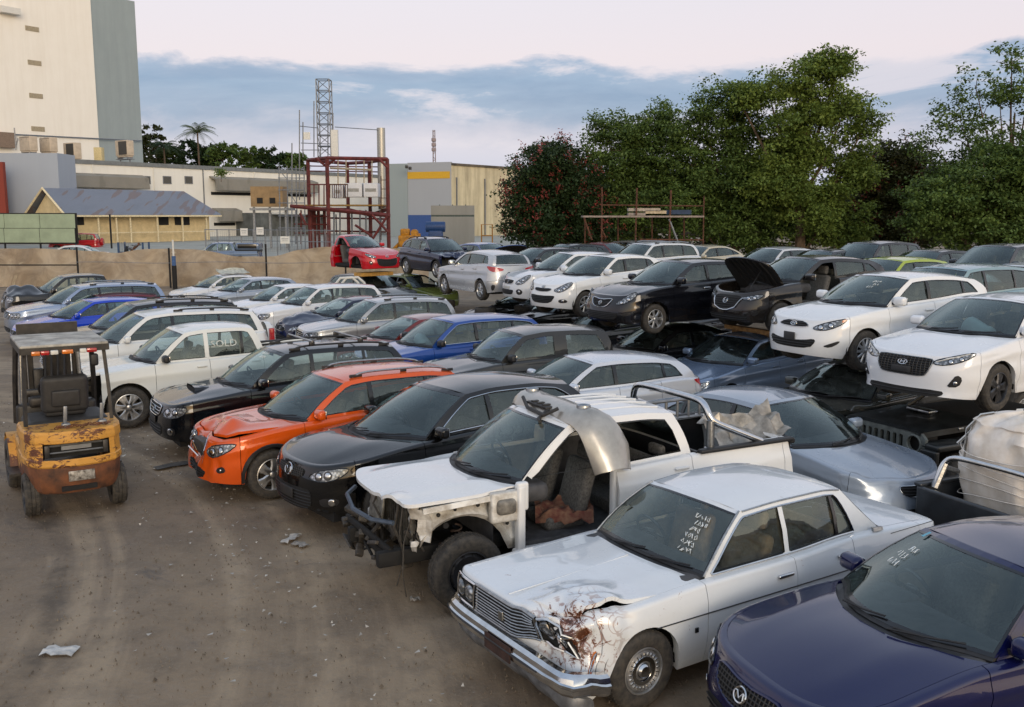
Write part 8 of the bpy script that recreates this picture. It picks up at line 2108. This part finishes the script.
# ------------------------------------------------------------------ forklift
def build_forklift():
    """local: x right, y forward (mast), root between the rear wheels"""
    r = empty('forklift', (-5.80, 12.25, 0), .56, 'battered yellow forklift seen from behind with rusty counterweight and black cage', 'forklift')
    r.scale = (1.05, 1.05, 1.04)
    def ym_(t):
        ob = t.coord(); n = t.noise(3.2, 8, .72, ob, .6); n2 = t.noise(9, 6, .7, t.mapping(ob, (1, 1, 2.5)), 1.5)
        sep = t.t.nodes.new('ShaderNodeSeparateXYZ'); t.l(ob, sep.inputs[0])
        low = t.ramp(sep.outputs[2], [(.40, .16), (.62, .0)])
        ed = t.math('ADD', t.math('ADD', t.math('MULTIPLY', n, .6), t.math('MULTIPLY', n2, .4)), low)
        c = t.mix(t.ramp(n2, [(.4, 0), (.7, .5)]), srgb('#c8923f'), srgb('#a5752f'))
        c = t.mix(t.ramp(ed, [(.535, 0), (.555, 1)]), c, srgb('#5c3420')); c = t.mix(t.ramp(n2, [(.62, 0), (.72, .6)]), c, srgb('#8f857a'))
        t.out(t.bsdf(c, .55, 0.0, .1, ed, .3, .01))
    Y = mat('worn_yellow', ym_); RU = plain('rust_iron', '#6a4128', .75, .15, var=.35, scale=6, hex2='#3f2c22', bstr=.4); BK = plain('scuffed_black', '#19191a', .45, .1, var=.25, scale=10, hex2='#3b3733'); dk = K('dark')
    # counterweight: upper moulding with grille mouth, rusty lower block
    def sh(t):   # plan outline of the tail at height fraction
        return [(-.56, .55), (-.56, .10), (-.53, -.10), (-.44, -.27), (-.25, -.36), (0, -.385), (.25, -.36), (.44, -.27), (.53, -.10), (.56, .10), (.56, .55)]
    lv = [(.34, .90, .02), (.40, .94, .0), (.62, .985, .0), (.70, 1.0, .0)]
    rows = [[(x*k, y*k+dy, z) for x, y in densify(sh(0)[:], .10)[:-12] if True] for z, k, dy in lv]
    def ring(z, k): 
        P_ = sh(0); o = []
        for i in range(len(P_)-1):
            for t in (0, .34, .67): o.append((lerp(P_[i][0], P_[i+1][0], t)*k, lerp(P_[i][1], P_[i+1][1], t)*(k if P_[i][1] < 0 else 1), z))
        o.append((P_[-1][0]*k, P_[-1][1], z)); return o
    mb = MB(); mb.grid([ring(.33, .86), ring(.36, .92), ring(.50, .97), ring(.66, 1.0), ring(.68, .985)], flip=False); mb.add(ring(.33, .86), [tuple(range(31))[::-1]]); mb.build('counterweight_base', RU, r, ang=35)
    A, B = ring(.68, 1.02), ring(1.10, 1.0); N = len(A)
    mb = MB(); lev = [(.67, 1.0), (.69, 1.035), (.76, 1.03), (.77, 1.01), (.97, 1.0), (.98, 1.03), (1.02, 1.035), (1.09, 1.02), (1.12, .98)]
    rr = [ring(z, k) for z, k in lev]
    for i in range(len(rr)-1):
        for j in range(N-1):
            if i == 3 and 10 <= j <= 19: continue          # mouth of the tail grille
            mb.add([rr[i][j], rr[i][j+1], rr[i+1][j+1], rr[i+1][j]], [(0, 1, 2, 3)])
    top = ring(1.12, .98); mb.add(top, [tuple(range(N))]); mb.build('counterweight', Y, r, ang=35)
    for j in (10, 20):
        mb = MB(); a, b_ = rr[3][j], rr[4][j]; mb.add([a, b_, (b_[0]*.9, b_[1]+.12, b_[2]), (a[0]*.9, a[1]+.12, a[2])], [(0, 1, 2, 3), (3, 2, 1, 0)]); mb.build('grille_cheek', dk, r)
    mb = MB(); mb.box((0, -.20, .87), (.72, .03, .20)); mb.build('grille_back', dk, r)
    mb = MB(); mb.box((0, -.27, .90), (.34, .06, .05)); mb.tube([(-.35, -.26, .93), (.35, -.26, .93)], .015, 6); mb.tube([(-.35, -.26, .84), (.35, -.26, .84)], .012, 6); mb.build('grille_bar', K('galv'), r)
    for s in (-1, 1): mb = MB(); mb.rbox((s*.33, -.31, .875), (.06, .03, .16), .01, 1); mb.build('grille_bracket', BK, r)
    mb = MB(); mb.rbox((.03, -.392, .555), (.30, .02, .13), .01, 1); mb.build('rating_plate', plain('scratched_plate', '#8d8a84', .5, .3, var=.5, scale=22, hex2='#3b342e'), r)
    mb = MB(); mb.box((.0, -.355, .40), (.40, .05, .06)); mb.build('tow_slot', dk, r)
    # chassis sides, wheel guards, cowl, steps
    for s in (-1, 1):
        mb = MB(); mb.rbox((s*.48, 1.0, .55), (.14, 1.1, .44), .04, 2); mb.build('side_frame', Y if s < 0 else Y, r)
        mb = MB(); rows = [[(s*x, 1.62-.42*math.cos(t), .36+.42*math.sin(t)) for x in (.42, .64)] for t in [PI*k/10*.8+.1 for k in range(11)]]; mb.grid(rows); mb.grid([[(p[0], p[1], p[2]-.012) for p in q] for q in rows], flip=True); mb.build('wheel_guard', Y, r, ang=50)
        mb = MB(); mb.box((s*.58, .95, .38), (.20, .42, .03)); mb.box((s*.50, .95, .50), (.03, .4, .22)); mb.build('step', BK, r)
    for s in (-1, 1): mb = MB(); V, F = text_mesh('CAT' if False else '25', .16); mb.add([(s*.553, .62+x*-s*-1, .80+y_) for x, y_, _ in V], F); mb.build('capacity_mark', K('dark'), r, ang=0)
    mb = MB(); mb.rbox((0, .62, .98), (.98, .80, .34), .08, 2); mb.build('engine_cover', plain('cover_black', '#2d2c2b', .6, var=.2), r)
    mb = MB(); mb.rbox((0, 1.50, .92), (1.0, .18, .52), .05, 2); mb.rbox((0, 1.38, 1.22), (.70, .20, .16), .05, 2); mb.build('dash_cowl', BK, r)
    mb = MB(); mb.box((0, 1.1, .42), (.96, .6, .06)); mb.build('floor_plate', BK, r)
    # seat and wheel
    mb = MB(); mb.rbox((0, .72, 1.22), (.50, .48, .14), .05, 2); mb.build('seat', plain('seat_vinyl', '#2c2c2d', .6, var=.15, scale=14), r)
    mb = MB(); mb.rbox((0, .48, 1.45), (.56, .15, .50), .07, 3, rot=(R(8), 0, 0)); mb.rbox((0, .405, 1.40), (.34, .03, .22), .03, 2, rot=(R(8), 0, 0)); mb.build('backrest', plain('seat_vinyl', '#2c2c2d', .6), r)
    mb = MB(); c = Vector((-.05, 1.22, 1.42)); mb.tube([tuple(c+Vector((.18*math.cos(t), .07*math.sin(t)*-1, .16*math.sin(t)))) for t in [i*2*PI/24 for i in range(24)]], .014, 6, closed=True)
    mb.tube([tuple(c), (-.05, 1.42, 1.15)], .03, 7)
    for a in (.3, 2.4, 4.2): mb.tube([tuple(c), tuple(c+Vector((.18*math.cos(a), -.07*math.sin(a), .16*math.sin(a))))], .011, 5)
    mb.build('steering_wheel', K('black'), r)
    for k, x in enumerate((.22, .29, .36)): mb = MB(); mb.tube([(x, 1.32, 1.25), (x, 1.24, 1.48)], .009, 5); mb.rbox((x, 1.235, 1.50), (.03, .03, .05), .012, 1); mb.build('lever', K('black'), r)
    # cage
    zt = 2.10
    for s in (-1, 1):
        mb = MB(); mb.tube([(s*.50, .18, 1.08), (s*.49, .20, 1.5), (s*.46, .26, zt-.02)], .028, 4); mb.build('rear_post', BK, r, ang=20)
        mb = MB(); mb.tube([(s*.50, 1.62, .9), (s*.49, 1.45, 1.5), (s*.46, 1.30, zt-.02)], .034, 4); mb.build('front_post', BK, r, ang=20)
    mb = MB(); mb.rbox((0, .78, zt+.02), (1.02, 1.28, .05), .02, 2); mb.build('roof_sheet', plain('roof_perspex', '#a8a49a', .45, var=.2, scale=5, hex2='#5b5750'), r)
    mb = MB()
    for x in (-.49, .49): mb.box((x, .78, zt-.03), (.05, 1.28, .08))
    for y in (.15, 1.41): mb.box((0, y, zt-.03), (1.0, .05, .08))
    mb.build('roof_frame', BK, r, ang=20)
    # lights under the rear edge
    for x, m_, w_ in ((-.34, 'amber', .10), (-.235, 'red', .10), (-.13, 'white', .09), (.02, 'amber', .13), (.20, 'white', .08), (.30, 'red', .12)):
        mb = MB(); mb.rbox((x, .10, zt-.055), (w_, .05, .055), .012, 1); mb.build('rear_light', K(m_) if m_ != 'amber' else K('amber'), r)
    for x in (.33, .38): mb = MB(); mb.rbox((x, .16, zt-.19), (.10, .07, .16), .03, 2); mb.build('work_lamp', K('black'), r) if x < .35 else None
    # chain with hooks on the tail
    for x in (-.08, .34): mb = MB(); mb.rbox((x, -.10, 1.26), (.045, .02, .26), .01, 1, rot=(.1, .06, 0)); mb.rbox((x, -.12, 1.14), (.10, .10, .08), .02, 1); mb.build('latch', K('galv'), r)
    mb = MB()
    for i in range(26):
        t = i/25; p = (lerp(-.20, .40, t), -.20+.04*math.sin(i*.9), 1.135+.018*abs(math.sin(i*1.3))); mb.tube([(p[0]+.022*math.cos(a), p[1]+.012*math.sin(a)*(1 if i % 2 else .3), p[2]+.012*math.sin(a)*(1 if i % 2 == 0 else .4)) for a in [k*PI/4 for k in range(8)]], .006, 4, closed=True)
    mb.build('chain', RU, r)
    # mast, carriage, hydraulics
    for s in (-1, 1):
        mb = MB(); mb.box((s*.34, 1.98, 1.10), (.09, .10, 2.0)); mb.build('outer_mast', BK, r, ang=20)
        mb = MB(); mb.box((s*.24, 2.02, 1.14), (.07, .09, 1.96)); mb.build('inner_mast', BK, r, ang=20)
        mb = MB(); mb.tube([(s*.40, 1.86, .5), (s*.36, 1.92, 1.9)], .03, 8); mb.build('lift_cylinder', K('steel'), r)
        mb = MB(); mb.box((s*.25, 2.65, .08), (.10, 1.05, .04)); mb.box((s*.25, 2.14, .38), (.10, .05, .60)); mb.build('fork', BK, r, ang=20)
    for z in (.35, 1.0, 2.08, 2.18): mb = MB(); mb.box((0, 1.98, z), (.78, .06, .10)); mb.build('mast_tie', BK, r, ang=20)
    mb = MB(); mb.box((0, 1.96, 1.55), (.10, .08, 1.05)); mb.build('centre_cylinder', BK, r)
    mb = MB(); mb.box((0, 2.10, .25), (.95, .05, .10)); mb.box((0, 2.10, .62), (.95, .05, .10)); mb.build('carriage', BK, r, ang=20)
    mb = MB(); mb.rbox((.06, 1.93, 1.62), (.30, .05, .70), .02, 1); mb.rbox((-.16, 1.90, 1.35), (.14, .1, .5), .03, 1); mb.rbox((.02, 1.45, 1.33), (.8, .1, .10), .03, 1); mb.build('mast_guard', BK, r)
    for k in range(4): mb = MB(); x = -.12+.08*k; mb.tube([(x, 1.7, 1.0), (x+.05, 1.8, 1.75), (x, 1.95, 1.95)], .014, 6); mb.build('hydraulic_hose', K('black'), r)
    # wheels
    for s in (-1, 1):
        w = wheel(.27, .18, 'steelrim', 5, r, (0, 0, 0), s); w.location = (s*.50, .10, .27); w.rotation_euler = (0, 0, R(90) if s > 0 else R(-90))
        w = wheel(.35, .24, 'steelrim', 5, r, (0, 0, 0), s); w.location = (s*.53, 1.62, .35); w.rotation_euler = (0, 0, R(90) if s > 0 else R(-90))
build_forklift()
# ------------------------------------------------------------------ vehicles beyond the fence
def build_beyond():
    G_ = 'vehicles on the concrete apron beyond the cloth fence'
    v = at(102, 243, 88); car(None, 'suv', spec(SUV, roof=[(2.0, 1.72), (2.6, 1.78), (3.4, 1.77), (4.1, 1.70)]), '#a3141c', 'red off roader with a spare wheel on its back door beyond the fence', G_, at_=(v.x-4.6, 87.5, .15, .45), detail=1, face='none', extras=spare_x)
    v = at(52, 248, 57.5); car(None, 'sedan', SEDAN, '#c5c7c8', 'low white car beyond the fence beneath the sage green screens', G_, at_=(v.x-1.8, 58.6, .1, .6), detail=1, face='none')
    v = at(205, 243, 66); r, b, o = car(None, 'pickup_truck', UTE, '#66758c', 'grey blue pickup with a windowed canopy beyond the fence', G_, at_=(v.x-1.0, 64.5, .08, .35), cat='pickup truck', detail=1, face='none', metal=.4)
    mb = MB(); mb.rbox((4.38, 0, 1.45), (1.6, 1.6, .5), .14, 3); mb.build('canopy', paint('#66758c', .4, .05), r)
    for s in (-1, 1): mb = MB(); mb.rbox((4.38, s*.795, 1.48), (1.25, .02, .30), .008, 1); mb.build('canopy_window', K('trim'), r)
build_beyond()
